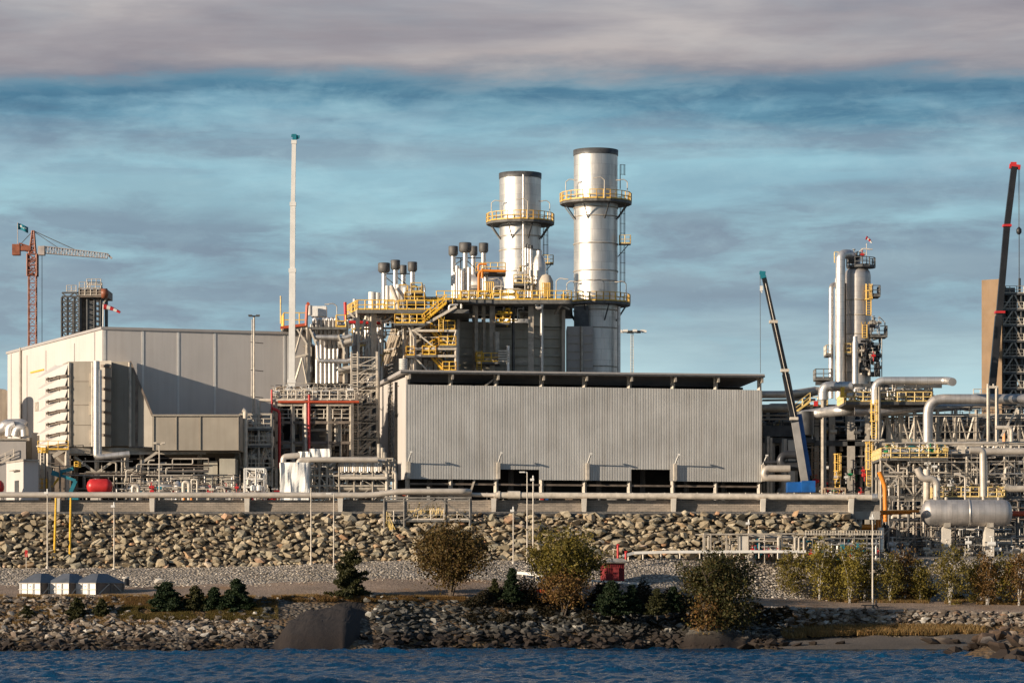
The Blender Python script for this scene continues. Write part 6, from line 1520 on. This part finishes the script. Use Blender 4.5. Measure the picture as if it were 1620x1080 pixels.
# small goods visible between wall and pipeline
RG = random.Random(4)
for px, w_, m_, nm, lb, ct_ in ((857, 6, 'red', 'red_bin', 'small red bin behind the quay wall', 'bin'), (865, 5, 'blue', 'blue_bin', 'small blue bin beside the red one behind the quay wall', 'bin'),
        (900, 12, 'timber', 'timber_pallet', 'timber pallet stack beneath the shed front, left of the others', 'pallet'), (968, 16, 'concrete_pale', 'timber_pallet', 'pale timber stack beneath the middle of the shed', 'pallet'), (1112, 26, 'timber', 'timber_pallet', 'wide brown timber stack behind the wall under the right end of the shed', 'pallet'),
        (1030, 16, 'tan_clad', 'timber_pallet', 'tan timber stack between two shed columns right of the dark doorway', 'pallet'), (640, 8, 'red_orange', 'fire_cabinet', 'red-orange cabinet at the shed corner above the pipeline', 'cabinet')):
    D = 384 if px != 640 else 412; g = MB(); y0 = 789.5 if px != 640 else 776; x = X(px, D); z = Z(y0, D)
    n = 3
    for k in range(n): g.box((x, D, z - .8 + k * .3 + .3), (w_ / F * D, 1.0, .26))
    g.org = (x, D, z - 1); tag(g.build(nm, m_), lb, ct_)

# ------------------------------------------------------------ stair frame over the riprap
D = 371.5
sf = thing('access_platform', 'galvanised access platform with yellow stair rails reaching over the riprap under the pipeline', 'platform', (X(675, D), D, Z(884, D)))
for px, yb_ in ((608.5, 838), (640, 868), (705, 868), (744, 856)): 
    for dd in (0, 4): MB().beam(U(px, 788, D) + V((0, dd, 0)), U(px, yb_ if dd == 0 else 812, D) + V((0, dd, 0)), .22).build('column', 'galv_dull', sf)
z = platform(sf, 636, 746, 822, D, D + 4.2, None, th=.22); platform(sf, 606, 640, 824, D, D + 3, 'galv')
g = MB()
for y in (787, 791): g.beam(U(608, y, D), U(746, y, D), .14, .2)
g.beam(U(640, 822, D - .1), U(688, 788, D - .1), .14); g.beam(U(698, 790, D - .1), U(742, 820, D - .1), .14); g.beam(U(648, 872, D - .1), U(688, 826, D - .1), .16)
g.build('brace', 'galv_dull', sf)
MB().rail([(X(640, D), D + .1, z), (X(744, D), D + .1, z)], 1.15, 1.5, .03).build('railing', 'galv_light', sf)
MB().rail([(X(640, D), D + 4, z), (X(700, D), D + 4, z)], 1.15, .7, .03).build('railing', 'yellow_pale', sf)
stairs(sf, U(639, 884, D - .6), U(612, 824, D - .6), 1.1, 'yellow_pale'); stairs(sf, U(628, 884, D + .8), U(608, 840, D + .8), .8, 'galv_light')
MB().box2(U(642, 884, D - 1), U(658, 876, D - 1) + V((0, 1, 0))).build('cabinet', 'galv_light', sf)
r_ = random.Random(3); g = MB()
for k in range(46):
    px = r_.uniform(646, 700); y = r_.uniform(800, 818); g.beam(U(px, y + 6, D + 1.5), U(px + r_.uniform(-4, 3), y - 6, D + 1.5), .05)
g.build('reed_stack', 'yellow_pale', sf)

# ------------------------------------------------------------ lamp posts
for px, D, yt, kind, r_, lb in (
    (75, 366.5, 778, 'camera', .085, 'slim pale lamp post left of the two yellow poles'), (180.5, 365.5, 799, 'camera', .085, 'slim lamp post with spiked camera head right of the yellow poles'),
    (492, 366, 771, 'none', .075, 'plain thin white post crossing the pipeline left of the armed lamp post'), (528, 364, 781, 'arm', .075, 'thin lamp post with left arm above the dark pine'),
    (812, 365.5, 806, 'camera', .075, 'shortest of the three lamp posts between the two round autumn trees'), (834, 364, 747, 'arm', .085, 'tallest lamp post with left arm between the two round autumn trees'),
    (843.5, 369, 757, 'camera', .1, 'pole with white camera box just right of the tallest armed lamp post'), (1380.5, 354.5, 818, 'camera', .1, 'lone pale lamp post on the right-hand track'),
    (1184.5, 370, 826, 'camera', .075, 'short lamp post on a round concrete base in front of the metering station')):
    mast_light('lamp_post', lb, px, D, yt, kind=kind, r=r_, group='lamp posts along the shore track')
g = MB(); g.lathe((X(1187, 369.6), 369.6, gz(X(1187, 369.6), 369.6) - .3), [(.65, 0), (.6, .95), (.4, .95)], 16); g.box((X(1190, 369.6), 369.6, gz(X(1187, 369.6), 369.6) + 1), (.5, .4, .8)); g.org = U(1187, 886, 369.6); tag(g.build('concrete_plinth', 'concrete_pale'), 'round pale concrete plinth carrying a post before the metering station', 'plinth')
for px, yt, lb in ((252, 702, 'lamp post with twin heads before the silencer duct'),):
    mast_light('lamp_post', lb, px, 390, yt, kind='flood', r=.09, zb=G)
for px, lb in ((87.5, 'left one of two tall yellow poles standing on the riprap'), (112, 'right one of two tall yellow poles standing on the riprap')):
    a = U(px - 2, 899, 367.5); g = MB(); g.cyl(a, U(px + (1 if px < 100 else 0), 788, 373), .14, .12, n=10); g.org = a; tag(g.build('yellow_pole', 'yellow'), lb, 'pole', 'yellow poles on the riprap')
rm = thing('marker_sign', 'small red marker sign on a thin post low in front of the riprap at left', 'sign', (X(41.5, 366), 366, Z(902, 366)))
MB().cyl(U(41.5, 904, 366), U(41.5, 876, 366), .04, n=6).build('post', 'galv_light', rm); MB().box(U(41.5, 875, 366), (.3, .06, .75)).build('sign_plate', 'red', rm)
osn = MB().box(U(100, 814, 377), (.7, .08, .3)); osn.org = U(100, 814, 377); tag(osn.build('orange_notice', 'orange'), 'small orange notice board at the foot of the quay wall', 'sign')

# ------------------------------------------------------------ huts on the track
def cell(px, D, w_, dep, lbl):
    x = X(px, D); w_ *= 1.1; z = Z(942, D); h_ = Z(921.5, D) - z; rh = Z(906.5, D) - Z(921.5, D)
    o = thing('site_cabin', lbl, 'cabin', (x, D, z), 'white cabins on the track'); o.rotation_euler.z = 0
    MB().box2((x, D, z), (x + w_, D + dep, z + h_)).build('wall', 'white', o)
    g = MB(); e = .12; A = [(x - e, D - e, z + h_), (x + w_ + e, D - e, z + h_), (x + w_ + e, D + dep + e, z + h_), (x - e, D + dep + e, z + h_)]
    k = .28; cx, cy = x + w_ / 2, D + dep / 2; B = [(cx + (p[0] - cx) * k, cy + (p[1] - cy) * k, z + h_ + rh) for p in A]
    g.loft([V(p) + V((0, 0, .004)) for p in A], B); g.build('roof', 'roof_blue', o)
    for f_ in (.05, .37, .68):
        MB().box2((x + w_ * f_, D - .05, z + .1), (x + w_ * f_ + .1, D - .002, z + h_ - .06)).build('post', 'steel_dark', o)
    MB().box2((x + w_ * .42, D - .04, z + .05), (x + w_ * .64, D - .003, z + h_ - .12)).build('door', 'white', o)
    g = MB(); g.cyl((x + w_ * .53, D - .06, z + h_ * .72), (x + w_ * .53, D - .01, z + h_ * .72), .07, n=8); g.build('door_vent', 'steel_dark', o)
    MB().box2((x + w_ + .001, D + .05, z + .05), (x + w_ + .02, D + dep - .05, z + h_ - .03)).build('side_panel', 'steel_brown', o)
    for f_ in (.05, .5, .92):
        MB().box2((x + w_ + .002, D + dep * f_, z), (x + w_ + .05, D + dep * f_ + .12, z + h_ - .02)).build('side_post', 'steel_dark', o)
    MB().box2((x - .05, D - .03, z - .25), (x + w_ + .05, D + dep, z - .003)).build('skid', 'timber', o)
    g = MB()
    for k_ in range(3): g.beam((x - .1, D - .08, z + .02 + k_ * (h_ - .05) / 2), (x + w_ + .1, D - .08, z + .02 + k_ * (h_ - .05) / 2), .06)
    g.beam((x + w_ + .06, D + dep * .1, z + .2), (x + w_ + .06, D + dep * .45, z + h_ - .1), .08); g.beam((x + w_ + .06, D + dep * .95, z + .2), (x + w_ + .06, D + dep * .6, z + h_ - .1), .08); g.build('batten', 'concrete_pale', o); o.rotation_euler.z = math.radians(-27)
cell(31, 345.5, 2.35, 4.2, 'leftmost of three white cabins with pyramid roofs'); cell(76, 345.5, 2.35, 4.2, 'middle one of three white cabins with pyramid roofs'); cell(117, 345.5, 2.45, 5.4, 'rightmost of three white cabins, with its shaded timbered side showing')
bk = thing('pump_barrel', 'dark barrel with a pale rim beside the cabins', 'barrel', (X(199, 352), 352, Z(926, 352))); MB().lathe((X(199, 352), 352, Z(926, 352)), [(.4, 0), (.42, .4), (.36, .75)], 14).build('body', 'black', bk); MB().lathe((X(199, 352), 352, Z(926, 352)), [(.36, .76), (.42, .86), (.3, .95)], 14).build('lid', 'concrete_pale', bk)
for px, y, s_ in ((252, 918, 1.1), (19, 931, .6)):
    g = MB(); p = U(px, y, 357); vs_h, fs_h = HULLS[3]; g.add([p + V((v.x * s_ * .65, v.y * s_ * .4, v.z * s_ * .45)) for v in vs_h], fs_h); g.org = p; tag(g.build('stone_block', 'concrete_pale'), 'squared pale stone block on the track edge' if px > 100 else 'small white stone block left of the cabins', 'block')

# red hut
D = 357
rh_ = thing('red_hut', 'small dark red wooden hut with a grey gable roof before the gravel slope', 'hut', (X(970, D), D, Z(919, D)))
zg, ze = Z(918.5, D), Z(890, D); xa, xm, xb = X(951, D), X(958.5, D), X(988, D)
g = MB(); g.pr([(xm, D), (xb, D + .3), (xb - .6, D + 2.6), (xa, D + 2.2)], zg, ze); g.build('wall', 'hut_red', rh_)
g = MB()
for k in range(10): x = lerp(xm, xb, (k + .5) / 10); g.beam((x, D - .01 + .03 * k, zg), (x, D - .01 + .03 * k, ze), .04, .03)
g.build('board_batten', 'hut_red', rh_)
g = MB(); g.loft([(xm - .35, D - .35, ze + .003), (xb + .25, D - .05, ze + .003), (xb + .05, D - .05, ze + .09), (xm - .3, D - .35, ze + .09)], [(xa - .2, D + 2.5, ze + .003), (xb - .5, D + 2.9, ze + .003), (xb - .5, D + 2.9, ze + .09), (xa - .2, D + 2.5, ze + .09)])
q = [(xm - .4, D - .4, ze + .09), (xb + .25, D - .1, ze + .09), (xb - .4, D + 3, ze + .09), (xa - .25, D + 2.6, ze + .09)]
r1 = [(xm + .05, D + .8, ze + .52), (xb - .1, D + 1.0, ze + .52), (xb - .4, D + 1.6, ze + .52), (xm - .1, D + 1.4, ze + .52)]; g.loft(q, r1); g.build('roof', 'galv', rh_)
MB().box2((lerp(xm, xb, .38), D - .06, zg + .1), (lerp(xm, xb, .7), D - .005, zg + 1.5)).build('door', 'hut_red', rh_)
for px, y0, y1, m_, lb in ((977.5, 892, 861, 'red', 'tall red pipe stub sticking up behind the red hut'), (990, 884, 872, 'red', 'short red hydrant post right of the red hut'), (970.5, 892, 868, 'galv_light', 'thin pale post behind the red hut')):
    p = U(px, y0, 364); g = MB(); g.cyl(p, U(px, y1, 364), .12 if m_ == 'red' else .05, n=8); g.box(U(px, y1, 364), (.3, .3, .12)); g.org = p; tag(g.build('marker_post', m_), lb, 'post')

# guard rails
def guard(name, lbl, pts, m='white', w_=.3, hp=.75):
    o = thing(name, lbl, 'guard rail', pts[0]); 
    g = MB()
    for a, b_ in zip(pts, pts[1:]): g.beam(a, b_, .06, w_)
    g.build('rail', m, o)
    for a, b_ in zip(pts, pts[1:]):
        n = max(1, int((V(b_) - V(a)).length / 2))
        for k in range(n): p = V(a).lerp(V(b_), (k + .5) / n); MB().beam(p - V((0, -.06, hp)), p + V((0, .06, .1)), .1).build('post', 'galv_light', o)
guard('guard_rail', 'white guard rail along the top edge of the gravel slope, right of the red hut', [U(985, 879, 366.3), U(1003, 874, 366.7), U(1060, 872.5, 367), U(1186, 872, 367.3), U(1275, 872, 367.3)])
guard('guard_rail', 'low white guard rail between the lamp posts and the olive round tree', [U(818, 905.5, 360), U(836, 907, 359), U(860, 910, 358)])
guard('guard_rail', 'low white guard rail passing in front of the red hut', [U(898, 914, 355), U(950, 919, 353), U(1000, 922, 352), U(1030, 923, 352)], w_=.22)
rb = MB().box2(U(822, 937, 346), U(865, 932, 346) + V((0, .6, 0))); rb.org = U(843, 937, 346); tag(rb.build('red_beam', 'red_orange'), 'rusty red beam lying on the ground left of the olive round tree', 'beam')
wf = thing('wooden_jetty_box', 'dark open box behind the low white guard rail', 'box', U(948, 938, 349)); MB().box2(U(943, 940, 349), U(957, 925, 349) + V((0, 1.2, 0))).build('body', 'steel_dark', wf); MB().box2(U(942, 925, 348.8), U(958, 923.6, 348.8) + V((0, 1.5, 0))).build('top', 'galv', wf)
bn_ = thing('rubble_heap', 'dark folded bench like object at the foot of the lone lamp post', 'bench', U(1385, 959, 354)); g = MB(); g.box(U(1375, 957, 354), (1.6, .5, .12)); g.box(U(1386, 954, 354), (.12, .5, .7)); g.build('seat', 'steel_dark', bn_)
g = MB(); 
for px in (1368, 1382, 1388): g.beam(U(px, 957, 354), U(px + 1, 962, 354), .1)
g.build('leg', 'steel_dark', bn_)

# ------------------------------------------------------------ trees
def leaf_mat(name, cols, rough=.6):
    m, t, b = newmat(name); geo = t.new('ShaderNodeNewGeometry')
    c = t.ramp(geo.outputs['Random Per Island'], [(i / (len(cols) - 1), q + (1,)) for i, q in enumerate(cols)])
    c = t.mix(.6, c, t.ramp(t.noise(geo.outputs['Position'], .9, 3), [(.35, (.7, .7, .7, 1)), (.65, (1.25, 1.2, 1.1, 1))]), 'MULTIPLY')
    t.l.new(c, b.inputs['Base Color']); b.inputs['Roughness'].default_value = rough; b.inputs['Specular IOR Level'].default_value = .25
    tr = t.new('ShaderNodeBsdfTranslucent'); t.l.new(c, tr.inputs[0]); mx = t.new('ShaderNodeMixShader'); mx.inputs[0].default_value = .25
    t.l.new(b.outputs[0], mx.inputs[1]); t.l.new(tr.outputs[0], mx.inputs[2]); t.l.new(mx.outputs[0], t.n['Material Output'].inputs[0])
leaf_mat('leaf_brown', [(.075, .042, .017), (.13, .08, .026), (.09, .07, .02), (.16, .10, .03)])
leaf_mat('leaf_olive', [(.09, .085, .02), (.17, .14, .028), (.13, .095, .022), (.24, .19, .035)])
leaf_mat('leaf_dark', [(.035, .04, .015), (.07, .07, .02), (.09, .06, .02), (.05, .055, .018)])
leaf_mat('leaf_birch', [(.17, .14, .03), (.28, .23, .04), (.2, .15, .035), (.34, .28, .05)])
leaf_mat('leaf_rust', [(.14, .07, .025), (.22, .12, .04), (.16, .11, .03), (.12, .06, .03)])
leaf_mat('needle', [(.012, .025, .012), (.025, .045, .018), (.02, .035, .014), (.04, .055, .02)])
leaf_mat('needle_warm', [(.03, .035, .014), (.06, .06, .02), (.04, .045, .016), (.08, .07, .025)])
leaf_mat('dry_grass', [(.25, .14, .05), (.32, .20, .08), (.16, .11, .035), (.38, .27, .13)])
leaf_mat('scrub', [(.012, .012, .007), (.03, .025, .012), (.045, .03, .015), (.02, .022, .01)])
leaf_mat('moss', [(.09, .07, .015), (.12, .10, .02), (.10, .06, .02), (.14, .11, .03)])
def leaves(P_, S_, rs, up=None):
    """one small bent quad per point"""
    n = len(P_); a = rs.normal(size=(n, 3)); a /= np.linalg.norm(a, axis=1)[:, None]; b = rs.normal(size=(n, 3)); b = np.cross(a, b); b /= np.linalg.norm(b, axis=1)[:, None]
    s = S_[:, None]; v = np.stack([P_ - a * s, P_ + b * s * .6, P_ + a * s, P_ - b * s * .6], 1).reshape(-1, 3)
    return v, np.arange(n * 4).reshape(-1, 4)
def np_obj(name, v, f, m, parent=None, org=None):
    o3 = np.array(parent.location if parent else (org or (0, 0, 0))); me = bpy.data.meshes.new(name); v = v - o3
    me.vertices.add(len(v)); me.vertices.foreach_set('co', v.ravel()); k = f.shape[1]
    me.loops.add(f.size); me.loops.foreach_set('vertex_index', f.ravel().astype(np.int32)); me.polygons.add(len(f))
    me.polygons.foreach_set('loop_start', np.arange(0, f.size, k, dtype=np.int32)); me.polygons.foreach_set('loop_total', np.full(len(f), k, dtype=np.int32)); me.update(calc_edges=True)
    me.materials.append(M[m]); o = bpy.data.objects.new(name, me); sc.collection.objects.link(o); o.parent = parent
    if not parent and org: o.location = org
    return o
def broad_tree(lbl, px, yb, yt, wpx, D, m, seed, nl=5200, stems=6, bark='bark', low=.18, group=None, name='autumn_tree', ls=.142, fill=1.0):
    rs = np.random.RandomState(seed); r = random.Random(seed); base = U(px, yb, D); base.z = min(base.z, gz(base.x, D) + .3); Ht = Z(yt, D) - base.z; W = wpx / F * D / 2
    o = thing(name, lbl, 'tree', base, group); tg = MB(); pts = []
    for k in range(stems):
        a = r.uniform(0, 6.28); sp = r.uniform(.15, .95) * W; tip = base + V((math.cos(a) * sp, math.sin(a) * sp, Ht * r.uniform(.72, .98) * (1 - .28 * (sp / W) ** 2)))
        mid_ = base.lerp(tip, .45) + V((-(tip.x - base.x) * .18, 0, Ht * .06)); r0 = (.11 if bark == 'bark' else .05) * Ht / 7
        tg.tube([base + V((r.uniform(-.15, .15), r.uniform(-.15, .15), -.3)), mid_, tip], r0 * .55, 5)
        tg.cyl(base - V((0, 0, .4)), mid_, r0 * 1.4, r0 * .6, n=6)
        for j in range(9):
            t_ = r.uniform(.25, .95); p0 = mid_.lerp(tip, t_) if t_ > .45 else base.lerp(mid_, .5 + t_)
            d = V((r.gauss(0, 1), r.gauss(0, 1), r.uniform(-.1, .9))).normalized() * r.uniform(.2, .5) * W; p1 = p0 + d; tg.cyl(p0, p1, .035, .012, n=4, caps=False)
            pts.append(p1); pts.append(p0.lerp(p1, .6))
    tg.build('trunk', bark, o, False)
    # leaf clumps: on twigs, clipped inside an uneven ellipsoid
    cz = base.z + Ht * (.5 + low * .6); cl = []
    rz_ = Ht * (.5 - low * .6) * 1.0
    while len(cl) < 230 * fill:
        u = rs.normal(size=3); u /= np.linalg.norm(u); rad = rs.rand() ** .38
        lump = 1 + .22 * noise.noise(V(u * 1.8) + V((seed, 0, 0))) * 2
        cl.append((np.array([base.x, base.y, cz]) + u * rad * np.array([W, W, rz_]) * lump * .93, rs.uniform(.3, .75)))
    cl += [(np.array(p), .35) for p in pts if (p - V((base.x, base.y, cz))).length < W * 1.1]
    Pn = []; per = max(3, nl // len(cl))
    for c_, s_ in cl: n_ = int(per * rs.uniform(.4, 1.6)); Pn.append(c_ + rs.normal(size=(n_, 3)) * s_ * np.array([.6, .6, .46]) * max(W, 2) / 2.6)
    Pn = np.concatenate(Pn); v, f = leaves(Pn, rs.uniform(.6, 1.3, len(Pn)) * ls, rs); np_obj('crown', v, f, m, o)
    return o
def conifer(lbl, px, yb, yt, wpx, D, seed, m='needle', layers=14, group=None, dens=1.0, name='spruce_tree', lean=0, open_=0.0):
    rs = np.random.RandomState(seed); r = random.Random(seed); base = U(px, yb, D); Ht = Z(yt, D) - base.z; W = wpx / F * D / 2; o = thing(name, lbl, 'tree', base, group)
    top = base + V((lean, 0, Ht)); MB().cyl(base - V((0, 0, .5)), top, .05 * Ht / 2, .015, n=6).build('trunk', 'bark', o, False); Pn = []; S = []; bg_ = MB()
    for k in range(layers):
        t_ = (k + .3) / layers; zc = base.lerp(top, .04 + t_ * .94); R_b = W * (1 - t_) ** (.75 if not open_ else .45) * r.uniform(.8, 1.1) + .06
        nb = max(4, int(9 * (1 - t_) + 4))
        for j in range(nb):
            a = r.uniform(0, 6.28); L = R_b * r.uniform(.55, 1.12); d = V((math.cos(a), math.sin(a), r.uniform(-.12, .22 + .3 * t_)))
            tip = zc + d * L; bg_.cyl(zc, tip, .02, .006, n=3, caps=False); n_ = int((45 + 110 * L) * dens)
            q = rs.rand(n_) ** .8; pp_ = np.array(zc)[None] + q[:, None] * np.array(d * L)[None] + rs.normal(size=(n_, 3)) * np.array([.13, .13, .08]) * (1.25 - q[:, None] * .6) * max(.6, W * .6)
            Pn.append(pp_); S.append(rs.uniform(.04, .085, n_) * (1 + .3 * W))
    bg_.build('branches', 'bark', o, False); Pn = np.concatenate(Pn); v, f = leaves(Pn, np.concatenate(S), rs); np_obj('crown', v, f, m, o); return o
broad_tree('round brown autumn tree below the access platform', 713, 945, 827, 124, 345, 'leaf_brown', 1, 17000, 10, low=.1)
broad_tree('olive and yellow round tree left of the red hut', 897, 938, 837, 122, 345, 'leaf_olive', 2, 13500, 8)
broad_tree('rusty shrub growing under the olive round tree', 893, 968, 895, 92, 343, 'leaf_rust', 12, 4000, 8, low=.05, name='autumn_shrub')
broad_tree('dark green-brown round tree on the shore left of the small beach', 1136, 975, 871, 136, 344, 'leaf_dark', 3, 20000, 8, low=.0)
broad_tree('rusty shrub at the foot of the dark round tree', 1118, 985, 935, 70, 342, 'leaf_rust', 13, 2200, 6, low=.05, name='autumn_shrub')
for i, (px, yb, yt, w_, D_, m_, lb) in enumerate((
    (1252, 938, 868, 50, 364, 'leaf_olive', 'thin olive birch, leftmost of the birch row'), (1296, 940, 852, 52, 363, 'leaf_birch', 'tall golden birch in front of the metering station'),
    (1322, 943, 862, 46, 364, 'leaf_olive', 'olive birch right of the golden one before the metering station'), (1344, 944, 858, 44, 362, 'leaf_birch', 'golden birch left of the lone lamp post'),
    (1368, 945, 866, 40, 364, 'leaf_olive', 'olive birch directly behind the lone lamp post'), (1408, 945, 870, 46, 363, 'leaf_olive', 'olive birch just right of the lone lamp post'),
    (1432, 947, 862, 48, 365, 'leaf_rust', 'rusty birch left of the gap before the drum'), (1456, 948, 885, 36, 364, 'leaf_olive', 'short olive birch below the left end of the drum'),
    (1503, 950, 858, 56, 362, 'leaf_olive', 'broad olive birch in front of the left drum leg'), (1547, 950, 884, 44, 364, 'leaf_birch', 'short golden birch between the drum legs'),
    (1562, 952, 868, 40, 362, 'leaf_rust', 'rusty birch in front of the right drum leg'), (1588, 953, 870, 46, 363, 'leaf_birch', 'golden birch right of the drum legs'),
    (1612, 954, 862, 50, 362, 'leaf_rust', 'rusty birch at the right edge of the view'), (1640, 954, 866, 48, 364, 'leaf_olive', 'olive birch partly outside the right edge'))):
    broad_tree(lb, px, yb, yt - 3, w_ * 1.1, D_, m_, 30 + i, 4000, 6, 'birch_bark', -.1, 'birches along the track', 'birch_tree', .11, .8)
for a in ((263, 968, 922, 58, 'dark spruce nearest to the white cabins'), (309, 972, 928, 42, 'olive-green low spruce second from the cabins'), (340, 974, 930, 46, 'low dark spruce between two others in the left group'), (374, 966, 917, 50, 'pointed spruce at the right end of the left group')):
    conifer(a[4], a[0], a[1], a[2] - 2, a[3] * 1.25, 337, int(a[0]), 'needle' if a[0] != 309 else 'needle_warm', 13, 'young spruces on the left bank', 1.5)
conifer('loose dark pine below the armed lamp post', 552, 950, 868, 74, 342, 78, 'needle_warm', 10, None, 1.5, 'pine_tree', .2, 1)
conifer('tall narrow dark spruce between the two round trees', 810, 952, 897, 40, 343, 81, 'needle', 15, 'spruces on the middle bank', 1.6)
conifer('small pale green spruce left of the narrow dark one', 782, 948, 914, 30, 344, 82, 'needle_warm', 10, 'spruces on the middle bank', 1.1)
conifer('dark spruce with a pointed top right of the red beam', 968, 972, 918, 60, 341, 83, 'needle', 13, 'spruces on the middle bank', 1.3)
conifer('leaning dark spruce under the guard rail before the red hut', 1000, 970, 924, 44, 342, 84, 'needle', 12, 'spruces on the middle bank', 1.2)
conifer('small spruce with yellowish tips left of the dark round tree', 1040, 972, 930, 46, 341, 85, 'needle_warm', 12, 'spruces on the middle bank', 1.1)
conifer('dark spruce touching the left side of the dark round tree', 1066, 968, 926, 40, 342, 86, 'needle', 12, 'spruces on the middle bank', 1.2)
for a in ((122, 982, 944, 46, 'olive bush on the left bank below the middle cabin'), (160, 975, 946, 36, 'olive bush on the left bank below the rightmost cabin'), (42, 978, 957, 30, 'small olive bush on the left bank below the leftmost cabin')):
    conifer(a[4], a[0], a[1], a[2], a[3], 335, int(a[0]), 'needle_warm', 9, 'bushes on the left bank', 1.5, 'bush')
def patch(name, lbl, m, n, region, smin, smax, hgt, cat='shrubs', dens=None, flat=False, seed=1, blade=False):
    rs = np.random.RandomState(seed); P_ = []; S = []
    while len(P_) < n:
        px = rs.uniform(region[0], region[1]); k = region[2]; t_ = rs.uniform(region[3], region[4])
        if noise.noise(V((px * .03, t_ * 2 + k, seed))) < (dens if dens is not None else -.1): continue
        p = seg(px, k, t_); e_ = min(1, (px - region[0]) / 50, (region[1] - px) / 50)
        if rs.rand() > e_ + .15: continue
        hh = max(e_, .1) * hgt * max(.08, .45 + 1.5 * noise.noise(V((px * .035, t_ * 1.5, seed)))); P_.append((p.x, p.y, p.z + rs.rand() * hh)); S.append(rs.uniform(smin, smax))
    P_ = np.array(P_); S = np.array(S)
    if blade:
        a = rs.normal(size=(len(P_), 3)) * np.array([.35, .35, 0]) + np.array([0, 0, 1]); b = rs.normal(size=(len(P_), 3)) * np.array([1, 1, 0]); b /= np.linalg.norm(b, axis=1)[:, None]
        v = np.stack([P_ - b * S[:, None] * .09, P_ + b * S[:, None] * .09, P_ + a * S[:, None]], 1).reshape(-1, 3); f = np.arange(len(P_) * 3).reshape(-1, 3)
    else: v, f = leaves(P_, S, rs)
    o = np_obj(name, v, f, m); return tag(o, lbl, cat, kind='stuff')
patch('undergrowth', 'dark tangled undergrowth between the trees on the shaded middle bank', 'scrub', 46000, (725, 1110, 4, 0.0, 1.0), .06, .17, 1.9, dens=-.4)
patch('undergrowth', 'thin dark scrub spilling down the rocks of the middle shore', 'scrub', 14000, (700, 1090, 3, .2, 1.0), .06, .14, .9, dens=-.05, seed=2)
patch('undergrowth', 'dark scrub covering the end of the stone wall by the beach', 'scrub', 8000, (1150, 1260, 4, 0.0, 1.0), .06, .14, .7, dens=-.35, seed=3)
patch('rusty_scrub', 'reddish brown scrub above the small beach', 'leaf_rust', 5000, (1235, 1345, 4, .0, .6), .05, .12, .6, dens=-.3, seed=4)
patch('dry_grass', 'brown and yellow grass patch on the left bank below the spruces', 'moss', 34000, (175, 440, 3, 0.35, 1.0), .15, .38, .1, 'grass', -.25, seed=5, blade=True)
patch('dry_grass', 'brown grass around the foot of the left spruces', 'leaf_rust', 26000, (150, 440, 4, 0.0, .9), .15, .38, .1, 'grass', -.3, seed=6, blade=True)
patch('dry_grass', 'straw coloured grass strip along the track edge on the left', 'dry_grass', 16000, (-40, 740, 5, -.02, .12), .12, .3, .05, 'grass', -.1, seed=7, blade=True)
patch('dry_grass', 'rusty grass tufts above the bedrock slab and on the track verge', 'leaf_rust', 22000, (400, 760, 4, .55, 1.0), .15, .4, .08, 'grass', -.1, seed=17, blade=True)
patch('dry_grass', 'ochre grass scattered over the near bank below the cabins', 'dry_grass', 16000, (-60, 420, 3, .1, 1.0), .12, .34, .05, 'grass', .05, seed=18, blade=True)
patch('dry_grass', 'tall golden grass at the foot of the stone wall by the beach', 'dry_grass', 16000, (1235, 1560, 3, .0, .9), .25, .65, .1, 'grass', -.35, seed=8, blade=True)
patch('dry_grass', 'golden grass under the birches along the track', 'dry_grass', 16000, (1290, 1700, 5, .72, 1.0), .15, .4, .05, 'grass', -.2, seed=9, blade=True)
patch('low_green_shrubs', 'bright green low shrubs at the feet of the birches', 'moss', 6000, (1390, 1600, 6, .0, .25), .08, .16, .5, dens=.1, seed=10)

flush_small_pipes()
